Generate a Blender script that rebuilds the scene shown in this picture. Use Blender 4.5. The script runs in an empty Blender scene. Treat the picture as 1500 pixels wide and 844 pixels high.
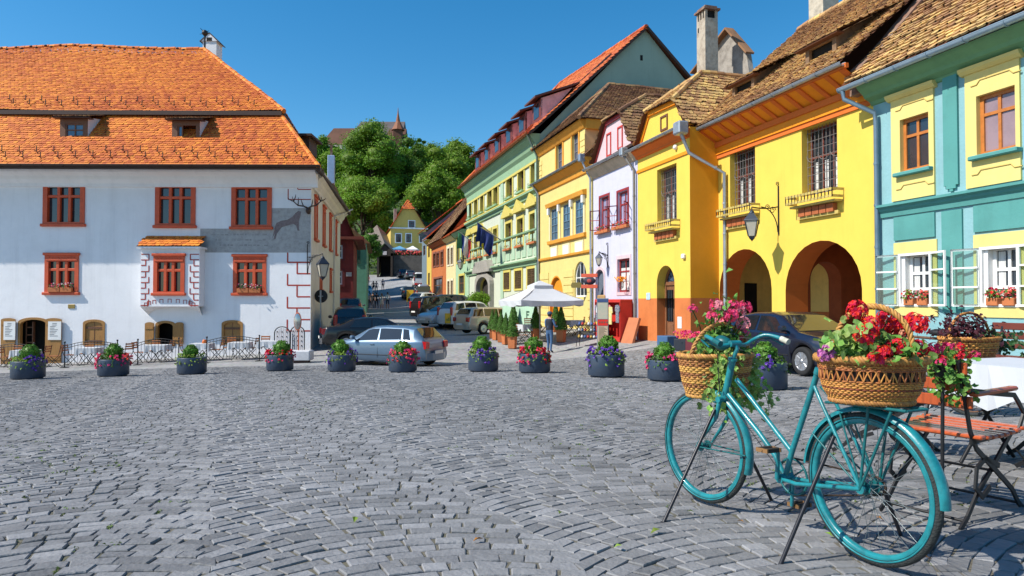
import bpy, bmesh, math, random
import numpy as np
from mathutils import Vector, Matrix

random.seed(7)
RNG = np.random.default_rng(11)
SC = bpy.context.scene
COL = SC.collection
R = math.radians
PI = math.pi

# ------------------------------------------------------------------ camera, sky, sun
FPX, PITCH = 985.0, R(1.2214)
cam = bpy.data.objects.new('camera', bpy.data.cameras.new('camera'))
COL.objects.link(cam)
cam.data.sensor_width = 36.0
cam.data.lens = 36.0 * FPX / 1500.0
cam.data.clip_start = 0.05
cam.data.clip_end = 3000
cam.location = (0, 0, 0)
cam.rotation_euler = (R(90) + PITCH, 0, 0)
SC.camera = cam

SUN_DIR = Vector((1.0, 0.36, -1.08)).normalized()      # the way the light travels
SUN_EL = math.asin(-SUN_DIR.z)
SUN_AZ = math.atan2(-SUN_DIR.x, -SUN_DIR.y)             # clockwise from +Y
world = bpy.data.worlds.new('World')
SC.world = world
world.use_nodes = True
nt = world.node_tree
bg = nt.nodes['Background']
sky = nt.nodes.new('ShaderNodeTexSky')
sky.sky_type = 'NISHITA'
sky.sun_disc = False
sky.sun_elevation = SUN_EL
sky.sun_rotation = SUN_AZ
sky.air_density = 1.0
sky.dust_density = 0.4
sky.ozone_density = 3.0
hsv = nt.nodes.new('ShaderNodeHueSaturation')
hsv.inputs['Saturation'].default_value = 1.38
hsv.inputs['Value'].default_value = 1.35
hsv.inputs['Hue'].default_value = 0.492
nt.links.new(sky.outputs['Color'], hsv.inputs['Color'])
nt.links.new(hsv.outputs['Color'], bg.inputs['Color'])
bg.inputs['Strength'].default_value = 0.095
sun = bpy.data.objects.new('sun', bpy.data.lights.new('sun', 'SUN'))
COL.objects.link(sun)
sun.data.energy = 5.0
sun.data.angle = R(0.5)
sun.data.color = (1.0, 0.94, 0.84)
sun.rotation_euler = SUN_DIR.to_track_quat('-Z', 'Y').to_euler()
SC.view_settings.view_transform = 'Standard'
SC.view_settings.look = 'None'
SC.view_settings.gamma = 1.0
SC.view_settings.exposure = 0.36
SC.cycles.max_bounces = 6
SC.cycles.diffuse_bounces = 3
SC.cycles.transparent_max_bounces = 6
SC.cycles.use_denoising = True

def ray(px, py):
 """pixel of the 1500x844 photograph -> (X/Y, Z/Y) of its line of sight"""
 dx = (px - 750.0) / FPX
 dv = (422.0 - py) / FPX
 y = math.cos(PITCH) - dv * math.sin(PITCH)
 return dx / y, (math.sin(PITCH) + dv * math.cos(PITCH)) / y

def at(px, py, Y):
 r, s = ray(px, py)
 return Vector((r * Y, Y, s * Y))

# ------------------------------------------------------------------ ground heights
_cp = [(1284, 838, 3.03), (1031, 752, 4.0), (972, 775, 3.55), (600, 780, 3.55), (200, 800, 3.3),
  (41, 556, 18.3), (166, 552, 19.1), (281, 549, 19.8), (410, 544, 20.6), (500, 545, 19.4), (590, 546, 18.4),
  (708, 545, 17.7), (783, 547, 16.8), (888, 553, 14.7), (1118, 572, 12.0), (1160, 548, 16.2),
  (625, 534, 25.2), (458, 516, 30.2), (76, 533, 29.8), (260, 525, 30.0), (805, 517, 29.0), (750, 507, 30.0),
  (905, 500, 29.0), (960, 503, 26.0), (840, 480, 36.0), (1015, 505, 24.0), (1250, 512, 18.0), (1480, 752, 3.75),
  (1480, 590, 8.0), (1480, 530, 14.0), (600, 640, 6.6), (200, 640, 7.4), (1100, 620, 7.6),
  (515, 500, 33.0), (700, 489, 39.0), (640, 471, 48.0), (510, 470, 48.0), (570, 451, 76.0), (625, 443, 76.0), (515, 447, 76.0),
  (570, 425, 100.0), (640, 415, 100.0), (590, 404, 120.0), (520, 404, 120.0), (650, 400, 120.0)]
CPX = [tuple(at(*c)) for c in _cp] + [(-45, 18, -2.6), (-45, 45, -2.4), (-40, 2, -1.9), (40, 0, -0.9), (40, 20, -1.0), (45, 60, 0.5),
          (0, -15, -0.5), (-40, 80, 0.0), (-40, 120, 5.0), (50, 120, 5.5)]
_A = np.array(CPX)

def _U(d2):
 return np.where(d2 > 1e-9, 0.5 * d2 * np.log(np.maximum(d2, 1e-9)), 0.0)

_n = len(_A)
_K = _U(((_A[:, None, :2] - _A[None, :, :2]) ** 2).sum(-1)) + np.eye(_n) * 1.5
_P = np.c_[np.ones(_n), _A[:, :2]]
_S = np.zeros((_n + 3, _n + 3))
_S[:_n, :_n] = _K
_S[:_n, _n:] = _P
_S[_n:, :_n] = _P.T
_w = np.linalg.solve(_S, np.r_[_A[:, 2], 0, 0, 0])

def gza(x, y):
 x = np.asarray(x, float); y = np.asarray(y, float)
 xc = np.clip(x, -45, 50); yc = np.clip(y, -15, 122)
 sh = xc.shape
 q = np.c_[xc.ravel(), yc.ravel()]
 z = np.zeros(len(q))
 for i0 in range(0, len(q), 20000):
  b = q[i0:i0 + 20000]
  z[i0:i0 + 20000] = _U(((b[:, None] - _A[None, :, :2]) ** 2).sum(-1)) @ _w[:_n] + np.c_[np.ones(len(b)), b] @ _w[_n:]
 z = z.reshape(sh)
 # the wooded hill beyond the end of the street
 t = np.clip((y - 124) / 130.0, 0, 1)
 h = 44 * (t * t * (3 - 2 * t)) * np.exp(-((x + 40) / 150.0) ** 2)
 return z + h

def gz(x, y):
 return float(gza(np.array([x]), np.array([y]))[0])

def on_ground(px, py, Ylo=2.2, Yhi=130):
 """where the line of sight through a pixel meets the ground"""
 r, s = ray(px, py)
 Y = np.linspace(Ylo, Yhi, 2600)
 d = s * Y - gza(r * Y, Y)
 k = np.where(d <= 0)[0]
 y = Y[k[0]] if len(k) else Yhi
 return Vector((r * y, y, gz(r * y, y)))

def gpt(px, Y):
 r, _ = ray(px, 500)
 return Vector((r * Y, Y, gz(r * Y, Y)))

# ------------------------------------------------------------------ materials
_mats = {}

def mat(name, col, rough=0.75, var=0.12, scale=3.0, bump=0.0, bscale=40.0, metal=0.0, spec=0.4, col2=None, coat=0.0, tint=0.0,
  trans=0.0, stretch=(1, 1, 1), emis=None, sheen=0.0):
 """plain surface: base colour with two octaves of wear, an optional per-face tint attribute and noise bump"""
 if name in _mats:
  return _mats[name]
 m = bpy.data.materials.new(name)
 m.use_nodes = True
 n, l = m.node_tree.nodes, m.node_tree.links
 b = n['Principled BSDF']
 b.inputs['Roughness'].default_value = rough
 b.inputs['Metallic'].default_value = metal
 b.inputs['Specular IOR Level'].default_value = spec
 b.inputs['Coat Weight'].default_value = coat
 b.inputs['Coat Roughness'].default_value = 0.05
 c1 = tuple(col) + (1,)
 c2 = tuple(col2 or [c * (1 - 0.55) for c in col]) + (1,)
 tc = n.new('ShaderNodeTexCoord')
 mp = n.new('ShaderNodeMapping')
 mp.inputs['Scale'].default_value = stretch
 l.new(tc.outputs['Object'], mp.inputs['Vector'])
 nz = n.new('ShaderNodeTexNoise')
 nz.inputs['Scale'].default_value = scale
 nz.inputs['Detail'].default_value = 6
 nz.inputs['Roughness'].default_value = 0.65
 l.new(mp.outputs[0], nz.inputs['Vector'])
 rp = n.new('ShaderNodeMapRange')
 rp.inputs['From Min'].default_value = 0.42
 rp.inputs['From Max'].default_value = 0.78
 rp.inputs['To Max'].default_value = min(1.0, var * 3)
 l.new(nz.outputs['Fac'], rp.inputs['Value'])
 mx = n.new('ShaderNodeMix')
 mx.data_type = 'RGBA'
 l.new(rp.outputs[0], mx.inputs[0])
 mx.inputs[6].default_value = c1
 mx.inputs[7].default_value = c2
 out = mx.outputs[2]
 if 'plaster' in name:                                # rain streaks and faded patches
  for sc, st, lo, hi, amt, c in ((1.0, (2.6, 2.6, .16), .52, .80, .34, [q * .62 for q in col]), (.45, (1, 1, 1), .50, .72, .30, [min(.9, q * 1.12 + .03) for q in col]), (9.0, (1, 1, 1), .62, .75, .22, [q * .6 + .03 for q in col])):
   mp2 = n.new('ShaderNodeMapping'); mp2.inputs['Scale'].default_value = st; mp2.inputs['Location'].default_value = (3.1, 7.7, sc)
   l.new(tc.outputs['Object'], mp2.inputs['Vector'])
   n2 = n.new('ShaderNodeTexNoise'); n2.inputs['Scale'].default_value = sc; n2.inputs['Detail'].default_value = 8; n2.inputs['Roughness'].default_value = .7
   l.new(mp2.outputs[0], n2.inputs['Vector'])
   r2 = n.new('ShaderNodeMapRange'); r2.inputs['From Min'].default_value = lo; r2.inputs['From Max'].default_value = hi; r2.inputs['To Max'].default_value = amt
   l.new(n2.outputs['Fac'], r2.inputs['Value'])
   m3 = n.new('ShaderNodeMix'); m3.data_type = 'RGBA'
   l.new(r2.outputs[0], m3.inputs[0]); l.new(out, m3.inputs[6]); m3.inputs[7].default_value = tuple(c) + (1,)
   out = m3.outputs[2]
 if tint:
  a = n.new('ShaderNodeAttribute')
  a.attribute_name = 'tint'
  hs = n.new('ShaderNodeHueSaturation')
  mr = n.new('ShaderNodeMapRange')
  mr.inputs['To Min'].default_value = 1 - tint
  mr.inputs['To Max'].default_value = 1 + tint
  l.new(a.outputs['Fac'], mr.inputs['Value'])
  l.new(mr.outputs[0], hs.inputs['Value'])
  m2 = n.new('ShaderNodeMapRange')
  m2.inputs['To Min'].default_value = 0.5 - tint * 0.045
  m2.inputs['To Max'].default_value = 0.5 + tint * 0.045
  l.new(a.outputs['Fac'], m2.inputs['Value'])
  l.new(m2.outputs[0], hs.inputs['Hue'])
  l.new(out, hs.inputs['Color'])
  out = hs.outputs[0]
 l.new(out, b.inputs['Base Color'])
 if bump:
  nb = n.new('ShaderNodeTexNoise')
  nb.inputs['Scale'].default_value = bscale
  nb.inputs['Detail'].default_value = 5
  l.new(mp.outputs[0], nb.inputs['Vector'])
  bp = n.new('ShaderNodeBump')
  bp.inputs['Strength'].default_value = bump
  bp.inputs['Distance'].default_value = 0.02
  l.new(nb.outputs['Fac'], bp.inputs['Height'])
  l.new(bp.outputs[0], b.inputs['Normal'])
 if trans:
  b.inputs['Subsurface Weight'].default_value = 0.0
  tr = n.new('ShaderNodeBsdfTranslucent')
  l.new(out, tr.inputs['Color'])
  ms = n.new('ShaderNodeMixShader')
  ms.inputs[0].default_value = trans
  l.new(b.outputs[0], ms.inputs[1])
  l.new(tr.outputs[0], ms.inputs[2])
  l.new(ms.outputs[0], n['Material Output'].inputs['Surface'])
 if emis:
  b.inputs['Emission Color'].default_value = tuple(emis[:3]) + (1,)
  b.inputs['Emission Strength'].default_value = emis[3]
 _mats[name] = m
 return m

def glass_mat(name, col, rough=0.06, spec=0.9):
 if name in _mats:
  return _mats[name]
 m = mat(name, col, rough=rough, var=0.25, scale=1.2, spec=spec, bump=0.03, bscale=2.5)
 return m

# ------------------------------------------------------------------ mesh collector
class MB:
 def __init__(s):
  s.v = []; s.f = []; s.m = []; s.t = []; s.sm = []

 def add(s, vs, fs, mi=0, tint=0.5, smooth=False):
  o = len(s.v)
  s.v += [tuple(p) for p in vs]
  for f in fs:
   s.f.append([i + o for i in f]); s.m.append(mi); s.t.append(tint); s.sm.append(smooth)
  return s

 def box(s, a, b, mi=0, bevel=0.0, tint=0.5):
  x0, y0, z0 = [min(p, q) for p, q in zip(a, b)]
  x1, y1, z1 = [max(p, q) for p, q in zip(a, b)]
  if bevel > 0:
   e = min(bevel, (x1 - x0) * .45, (y1 - y0) * .45, (z1 - z0) * .45)
   vs = []
   for sx in (0, 1):
    for sy in (0, 1):
     for sz in (0, 1):
      X, Y, Z = (x0, x1)[sx], (y0, y1)[sy], (z0, z1)[sz]
      dx, dy, dz = (e, -e)[sx], (e, -e)[sy], (e, -e)[sz]
      vs += [(X, Y + dy, Z + dz), (X + dx, Y, Z + dz), (X + dx, Y + dy, Z)]
   I = lambda i, j, k, a: ((i * 2 + j) * 2 + k) * 3 + a
   fs = []
   for i in (0, 1):
    q = [I(i, 0, 0, 0), I(i, 1, 0, 0), I(i, 1, 1, 0), I(i, 0, 1, 0)]; fs.append(q if i else q[::-1])
    q = [I(0, i, 0, 1), I(0, i, 1, 1), I(1, i, 1, 1), I(1, i, 0, 1)]; fs.append(q if i else q[::-1])
    q = [I(0, 0, i, 2), I(1, 0, i, 2), I(1, 1, i, 2), I(0, 1, i, 2)]; fs.append(q if i else q[::-1])
    for j in (0, 1):
     q = [I(i, j, 0, 0), I(i, j, 1, 0), I(i, j, 1, 1), I(i, j, 0, 1)]; fs.append(q if i == j else q[::-1])
     q = [I(i, 0, j, 0), I(i, 0, j, 2), I(i, 1, j, 2), I(i, 1, j, 0)]; fs.append(q if i != j else q[::-1])
     q = [I(0, i, j, 1), I(1, i, j, 1), I(1, i, j, 2), I(0, i, j, 2)]; fs.append(q if i != j else q[::-1])
     for k in (0, 1):
      q = [I(i, j, k, 0), I(i, j, k, 1), I(i, j, k, 2)]; fs.append(q if (i + j + k) % 2 else q[::-1])
   return s.add(vs, fs, mi, tint)
  vs = [(x, y, z) for x in (x0, x1) for y in (y0, y1) for z in (z0, z1)]
  return s.add(vs, [(0, 1, 3, 2), (4, 6, 7, 5), (0, 4, 5, 1), (2, 3, 7, 6), (0, 2, 6, 4), (1, 5, 7, 3)], mi, tint)

 def tube(s, pts, r, n=8, mi=0, cap=True, closed=False, tint=0.5, smooth=True, flat=None):
  """round bar along a path; r is a number or one per point; flat squashes it along one axis"""
  P = [Vector(p) for p in pts]
  N = len(P)
  rs = r if hasattr(r, '__len__') else [r] * N
  prev = None
  vs = []
  for i, p in enumerate(P):
   if closed:
    d = P[(i + 1) % N] - P[i - 1]
   else:
    d = P[min(i + 1, N - 1)] - P[max(i - 1, 0)]
   if d.length < 1e-9:
    d = Vector((0, 0, 1))
   d.normalize()
   if prev is None:
    a = Vector((0, 0, 1)) if abs(d.z) < 0.9 else Vector((1, 0, 0))
    u = d.cross(a).normalized()
   else:
    u = (prev - d * prev.dot(d))
    if u.length < 1e-6:
     u = d.orthogonal()
    u.normalize()
   w = d.cross(u)
   prev = u
   for k in range(n):
    an = 2 * PI * k / n
    vs.append(p + (u * math.cos(an) + w * math.sin(an)) * rs[i])
  fs = []
  for i in range(N if closed else N - 1):
   j = (i + 1) % N
   for k in range(n):
    k2 = (k + 1) % n
    fs.append((i * n + k, i * n + k2, j * n + k2, j * n + k))
  s.add(vs, fs, mi, tint, smooth)
  if cap and not closed:
   s.add(vs[:n], [tuple(range(n))[::-1]], mi, tint)
   s.add(vs[-n:], [tuple(range(n))], mi, tint)
  return s

 def bar(s, pts, w, h, up=(0, 0, 1), mi=0, tint=0.5):
  """flat bar of w x h along a path"""
  P = [Vector(p) for p in pts]
  up = Vector(up)
  vs = []
  for i, p in enumerate(P):
   d = (P[min(i + 1, len(P) - 1)] - P[max(i - 1, 0)]).normalized()
   sd = d.cross(up)
   if sd.length < 1e-6:
    sd = d.orthogonal()
   sd.normalize()
   u = sd.cross(d)
   for a, b in ((-1, -1), (1, -1), (1, 1), (-1, 1)):
    vs.append(p + sd * (a * w / 2) + u * (b * h / 2))
  fs = [(0, 1, 2, 3)]
  for i in range(len(P) - 1):
   for k in range(4):
    fs.append((i * 4 + k, (i + 1) * 4 + k, (i + 1) * 4 + (k + 1) % 4, i * 4 + (k + 1) % 4))
  e = (len(P) - 1) * 4
  fs.append((e + 3, e + 2, e + 1, e))
  return s.add(vs, fs, mi, tint)

 def lathe(s, prof, n=24, mi=0, c=(0, 0, 0), smooth=True, sx=1, sy=1, tint=0.5):
  vs = [(c[0] + r * math.cos(2 * PI * k / n) * sx, c[1] + r * math.sin(2 * PI * k / n) * sy, c[2] + z) for r, z in prof for k in range(n)]
  fs = [(i * n + k, i * n + (k + 1) % n, (i + 1) * n + (k + 1) % n, (i + 1) * n + k) for i in range(len(prof) - 1) for k in range(n)]
  s.add(vs, fs, mi, tint, smooth)
  if prof[0][0] > 1e-4:
   s.add(vs[:n], [tuple(range(n))[::-1]], mi, tint)
  if prof[-1][0] > 1e-4:
   s.add(vs[-n:], [tuple(range(n))], mi, tint)
  return s

 def prism(s, poly, a, b, axis='y', mi=0, tint=0.5):
  """polygon in the plane across `axis`, extruded from a to b"""
  if axis == 'y':
   f = lambda p, t: (p[0], t, p[1])
  elif axis == 'x':
   f = lambda p, t: (t, p[0], p[1])
  else:
   f = lambda p, t: (p[0], p[1], t)
  n = len(poly)
  vs = [f(p, a) for p in poly] + [f(p, b) for p in poly]
  fs = [tuple(range(n)), tuple(range(n, 2 * n))[::-1]] + [(i, i + n, (i + 1) % n + n, (i + 1) % n) for i in range(n)]
  return s.add(vs, fs, mi, tint)

 def quad(s, *p, mi=0, tint=0.5):
  return s.add(p, [tuple(range(len(p)))], mi, tint)

 def sphere(s, c, r, n=12, m=8, mi=0, sc=(1, 1, 1), tint=0.5):
  prof = [(r * math.sin(PI * i / m), -r * math.cos(PI * i / m)) for i in range(m + 1)]
  vs = [(c[0] + q * math.cos(2 * PI * k / n) * sc[0], c[1] + q * math.sin(2 * PI * k / n) * sc[1], c[2] + z * sc[2]) for q, z in prof for k in range(n)]
  fs = [(i * n + k, i * n + (k + 1) % n, (i + 1) * n + (k + 1) % n, (i + 1) * n + k) for i in range(m) for k in range(n)]
  return s.add(vs, fs, mi, tint, True)

 def arr(s, V, F, mi=0, tint=None, smooth=False):
  """numpy faces: V (n,3), F (m,k)"""
  o = len(s.v)
  s.v += [tuple(p) for p in V.tolist()]
  s.f += (np.asarray(F) + o).tolist()
  m = len(F)
  s.m += [mi] * m
  s.sm += [smooth] * m
  s.t += list(tint) if tint is not None else [0.5] * m
  return s

 def xf(s, M):
  M = M if isinstance(M, Matrix) else Matrix(M)
  s.v = [tuple(M @ Vector(p)) for p in s.v]
  return s

 def build(s, name, mats, parent=None, smooth=None, fix=True):
  me = bpy.data.meshes.new(name)
  me.from_pydata(s.v, [], s.f)
  mats = mats if isinstance(mats, (list, tuple)) else [mats]
  for m in mats:
   me.materials.append(m)
  me.polygons.foreach_set('material_index', s.m)
  me.polygons.foreach_set('use_smooth', [smooth] * len(s.f) if smooth is not None else s.sm)
  a = me.attributes.new('tint', 'FLOAT', 'FACE')
  a.data.foreach_set('value', s.t)
  if fix and len(s.f) < 6000:
   bm = bmesh.new(); bm.from_mesh(me)
   bmesh.ops.recalc_face_normals(bm, faces=bm.faces)
   bm.to_mesh(me); bm.free()
  me.update()
  o = bpy.data.objects.new(name, me)
  COL.objects.link(o)
  if parent:
   o.parent = parent
  return o

def tag(o, label=None, cat=None, group=None, kind=None):
 if label: o['label'] = label
 if cat: o['category'] = cat
 if group: o['group'] = group
 if kind: o['kind'] = kind
 return o

def thing(name, label, cat, loc=(0, 0, 0), rz=0.0, group=None):
 o = bpy.data.objects.new(name, None)
 o.empty_display_size = 0.2
 COL.objects.link(o)
 o.location = loc
 o.rotation_euler = (0, 0, rz)
 return tag(o, label, cat, group)

def dup(root, loc, rz, label=None, scale=None):
 """a copy of a thing with copies of its parts and sub-parts"""
 def cp(o, par):
  c = o.copy(); COL.objects.link(c)
  if par: c.parent = par
  for ch in o.children: cp(ch, c)
  return c
 r = cp(root, None)
 r.location = loc
 r.rotation_euler = (0, 0, rz)
 if label: r['label'] = label
 if scale: r.scale = (scale,) * 3
 return r

# ------------------------------------------------------------------ leaves
def leaf_cards(mb, P, Nrm, size, mi=0, aspect=0.6, fold=0.25, rng=RNG, tint=None, curl=True, hang=0.0):
 """many small folded leaf faces: P centres, Nrm facing; each leaf is two quads along its midrib"""
 P = np.asarray(P, float); k = len(P)
 if k == 0: return mb
 Nn = np.asarray(Nrm, float); Nn = Nn / np.maximum(np.linalg.norm(Nn, axis=1, keepdims=True), 1e-6)
 a = rng.normal(size=(k, 3)); a[:, 2] -= hang
 a -= Nn * (a * Nn).sum(1, keepdims=True)
 a /= np.maximum(np.linalg.norm(a, axis=1, keepdims=True), 1e-6)
 b = np.cross(Nn, a)
 L = np.broadcast_to(np.asarray(size, float), (k,))[:, None] * rng.uniform(.75, 1.25, (k, 1))
 W = L * aspect
 base, tip = P - a * L * .5, P + a * L * .5 - Nn * L * (.18 if curl else 0)
 mid = P + Nn * 0.0
 l1 = mid + b * W * .5 + Nn * W * fold
 r1 = mid - b * W * .5 + Nn * W * fold
 V = np.stack([base, l1, tip, r1, mid], 1).reshape(-1, 3)
 o = np.arange(k)[:, None] * 5
 F = np.concatenate([o + [[0, 4, 1]], o + [[1, 4, 2]], o + [[0, 3, 4]], o + [[3, 2, 4]]], 1).reshape(-1, 3)
 t = rng.uniform(0, 1, k) if tint is None else tint
 return mb.arr(V, F, mi, np.repeat(t, 4))

def ball_pts(k, c, r, rng=RNG, shell=0.35, squash=(1, 1, 1), zmin=-1.0):
 d = rng.normal(size=(k, 3)); d /= np.linalg.norm(d, axis=1, keepdims=True)
 d = d[d[:, 2] >= zmin]
 q = rng.uniform(1 - shell, 1.04, (len(d), 1))
 return np.asarray(c) + d * q * r * np.asarray(squash), d

# ------------------------------------------------------------------ roof tiles
def roof_face(mb, O, U, V, poly, tw=0.19, th=0.17, lift=0.03, rng=RNG, mi=0, mi_base=1, wob=0.01, holes=(), rag=0.0, drop=0.02):
 """a roof slope: O origin, U unit vector along the eave, V unit vector up the slope, poly in (u,v) metres.
 Every tile is a rounded tongue resting on the one below."""
 O, U, V = np.array(O, float), np.array(U, float), np.array(V, float)
 U /= np.linalg.norm(U); V = V - U * (U @ V); V /= np.linalg.norm(V)
 Nn = np.cross(U, V)
 if Nn[2] < 0: Nn = -Nn
 pl = np.array(poly, float)
 mb.add([tuple(O + U * p[0] + V * p[1] - Nn * drop) for p in pl], [tuple(range(len(pl)))], mi_base)
 u0, v0 = pl.min(0); u1, v1 = pl.max(0)
 rows = int((v1 - v0) / th) + 1
 uu, vv = [], []
 for i in range(rows):
  n = int((u1 - u0) / tw) + 2
  uu.append(u0 + (np.arange(n) + (0.5 if i % 2 else 0.0)) * tw + rng.normal(0, wob, n))
  vv.append(np.full(n, v0 + i * th) + rng.normal(0, wob * .7 + rag, n) + 0.02 * math.sin(i * 1.7))
 u, v = np.concatenate(uu), np.concatenate(vv)

 def inside(a, b, q):
  ins = np.zeros(len(a), bool)
  m = len(q)
  for i in range(m):
   x0, y0 = q[i]; x1, y1 = q[(i + 1) % m]
   if y0 == y1: continue
   c = ((y0 > b) != (y1 > b)) & (a < (x1 - x0) * (b - y0) / (y1 - y0) + x0)
   ins ^= c
  return ins
 ok = inside(u, v + th * .55, pl)
 for h in holes:
  ok &= ~inside(u, v + th * .5, np.array(h, float))
 u, v = u[ok], v[ok]
 k = len(u)
 w = tw * .49
 prof = np.array([(-w, th * 1.25, 0), (w, th * 1.25, 0), (w, th * .22, 1), (w * .55, -th * .02, 1), (-w * .55, -th * .02, 1), (-w, th * .22, 1)])
 ja = rng.normal(0, .02, k)
 lf = lift * rng.uniform(.7, 1.3, k)
 pu = u[:, None] + prof[None, :, 0] + ja[:, None] * prof[None, :, 1]
 pv = v[:, None] + prof[None, :, 1]
 pz = 0.004 + prof[None, :, 2] * lf[:, None]
 W = O + pu[..., None] * U + pv[..., None] * V + pz[..., None] * Nn
 Vv = W.reshape(-1, 3)
 F = np.arange(k)[:, None] * 6 + np.arange(6)[None]
 cl = np.sin(u * .7 + v * 1.1) * .09 + np.sin(u * .23 - v * .4 + 1) * .12
 t = np.clip(rng.beta(2.2, 2.2, k) + cl, 0, 1)
 mb.arr(Vv, F, mi, t)
 # butts of the tiles
 B = np.concatenate([W[:, 2:6], W[:, 2:6] - Nn * lift * .9], 1).reshape(-1, 3)
 o = np.arange(k)[:, None] * 8
 F2 = np.concatenate([o + [[0, 1, 5, 4]], o + [[1, 2, 6, 5]], o + [[2, 3, 7, 6]]], 1).reshape(-1, 4)
 mb.arr(B, F2, mi, np.repeat(t * .8, 3))
 return mb

def ridge_tiles(mb, a, b, r=0.13, step=0.33, mi=0, rng=RNG):
 a, b = Vector(a), Vector(b)
 n = max(1, int((b - a).length / step))
 for i in range(n):
  p, q = a.lerp(b, i / n), a.lerp(b, (i + 1.12) / n)
  j = Vector((0, 0, rng.normal(0, .012)))
  mb.tube([p + j, q + j], [r * rng.uniform(.93, 1.02), r * 1.1], 7, mi, tint=float(rng.uniform(0.2, 1)), smooth=False)
 return mb
# ------------------------------------------------------------------ ground
def cobble_far_mat():
 m = bpy.data.materials.new('street cobbles'); m.use_nodes = True
 n, l = m.node_tree.nodes, m.node_tree.links
 b = n['Principled BSDF']; b.inputs['Roughness'].default_value = .8
 tc = n.new('ShaderNodeTexCoord')
 vo = n.new('ShaderNodeTexVoronoi'); vo.inputs['Scale'].default_value = 6.0
 l.new(tc.outputs['Object'], vo.inputs['Vector'])
 nz = n.new('ShaderNodeTexNoise'); nz.inputs['Scale'].default_value = .35; nz.inputs['Detail'].default_value = 6
 l.new(tc.outputs['Object'], nz.inputs['Vector'])
 r1 = n.new('ShaderNodeValToRGB')
 r1.color_ramp.elements[0].position = .35; r1.color_ramp.elements[0].color = (.22, .22, .222, 1)
 r1.color_ramp.elements[1].position = .7; r1.color_ramp.elements[1].color = (.31, .305, .30, 1)
 l.new(nz.outputs['Fac'], r1.inputs[0])
 mx = n.new('ShaderNodeMix'); mx.data_type = 'RGBA'; mx.blend_type = 'MULTIPLY'; mx.inputs[0].default_value = .45
 l.new(r1.outputs[0], mx.inputs[6]); l.new(vo.outputs['Color'], mx.inputs[7])
 hs = n.new('ShaderNodeHueSaturation'); hs.inputs['Saturation'].default_value = .25; hs.inputs['Value'].default_value = 1.2
 l.new(mx.outputs[2], hs.inputs['Color'])
 # earth and grass on the hill, far up the street
 sx = n.new('ShaderNodeSeparateXYZ'); l.new(tc.outputs['Object'], sx.inputs[0])
 mr = n.new('ShaderNodeMapRange'); mr.inputs['From Min'].default_value = 123; mr.inputs['From Max'].default_value = 127
 l.new(sx.outputs['Y'], mr.inputs['Value'])
 mg = n.new('ShaderNodeMix'); mg.data_type = 'RGBA'
 l.new(mr.outputs[0], mg.inputs[0]); l.new(hs.outputs[0], mg.inputs[6]); mg.inputs[7].default_value = (.045, .075, .02, 1)
 l.new(mg.outputs[2], b.inputs['Base Color'])
 bp = n.new('ShaderNodeBump'); bp.inputs['Strength'].default_value = .6; bp.inputs['Distance'].default_value = .03
 bp.invert = True
 l.new(vo.outputs['Distance'], bp.inputs['Height']); l.new(bp.outputs[0], b.inputs['Normal'])
 return m

def build_ground():
 xs = np.unique(np.r_[np.linspace(-400, -60, 18), np.linspace(-60, -20, 21), np.linspace(-20, 20, 67), np.linspace(20, 50, 16), np.linspace(50, 400, 18)])
 ys = np.unique(np.r_[np.linspace(-60, -8, 8), np.linspace(-8, 50, 97), np.linspace(50, 125, 40), np.linspace(125, 300, 40), np.linspace(300, 900, 12)])
 X, Y = np.meshgrid(xs, ys)
 Z = gza(X, Y)
 V = np.stack([X, Y, Z], -1).reshape(-1, 3)
 nx, ny = len(xs), len(ys)
 i = (np.arange(ny - 1)[:, None] * nx + np.arange(nx - 1)[None]).ravel()
 F = np.stack([i, i + 1, i + 1 + nx, i + nx], 1)
 me = bpy.data.meshes.new('ground')
 me.from_pydata(V.tolist(), [], F.tolist())
 me.materials.append(cobble_far_mat())
 me.polygons.foreach_set('use_smooth', [True] * len(F))
 o = bpy.data.objects.new('ground', me); COL.objects.link(o)
 tag(o, kind='structure')

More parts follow.
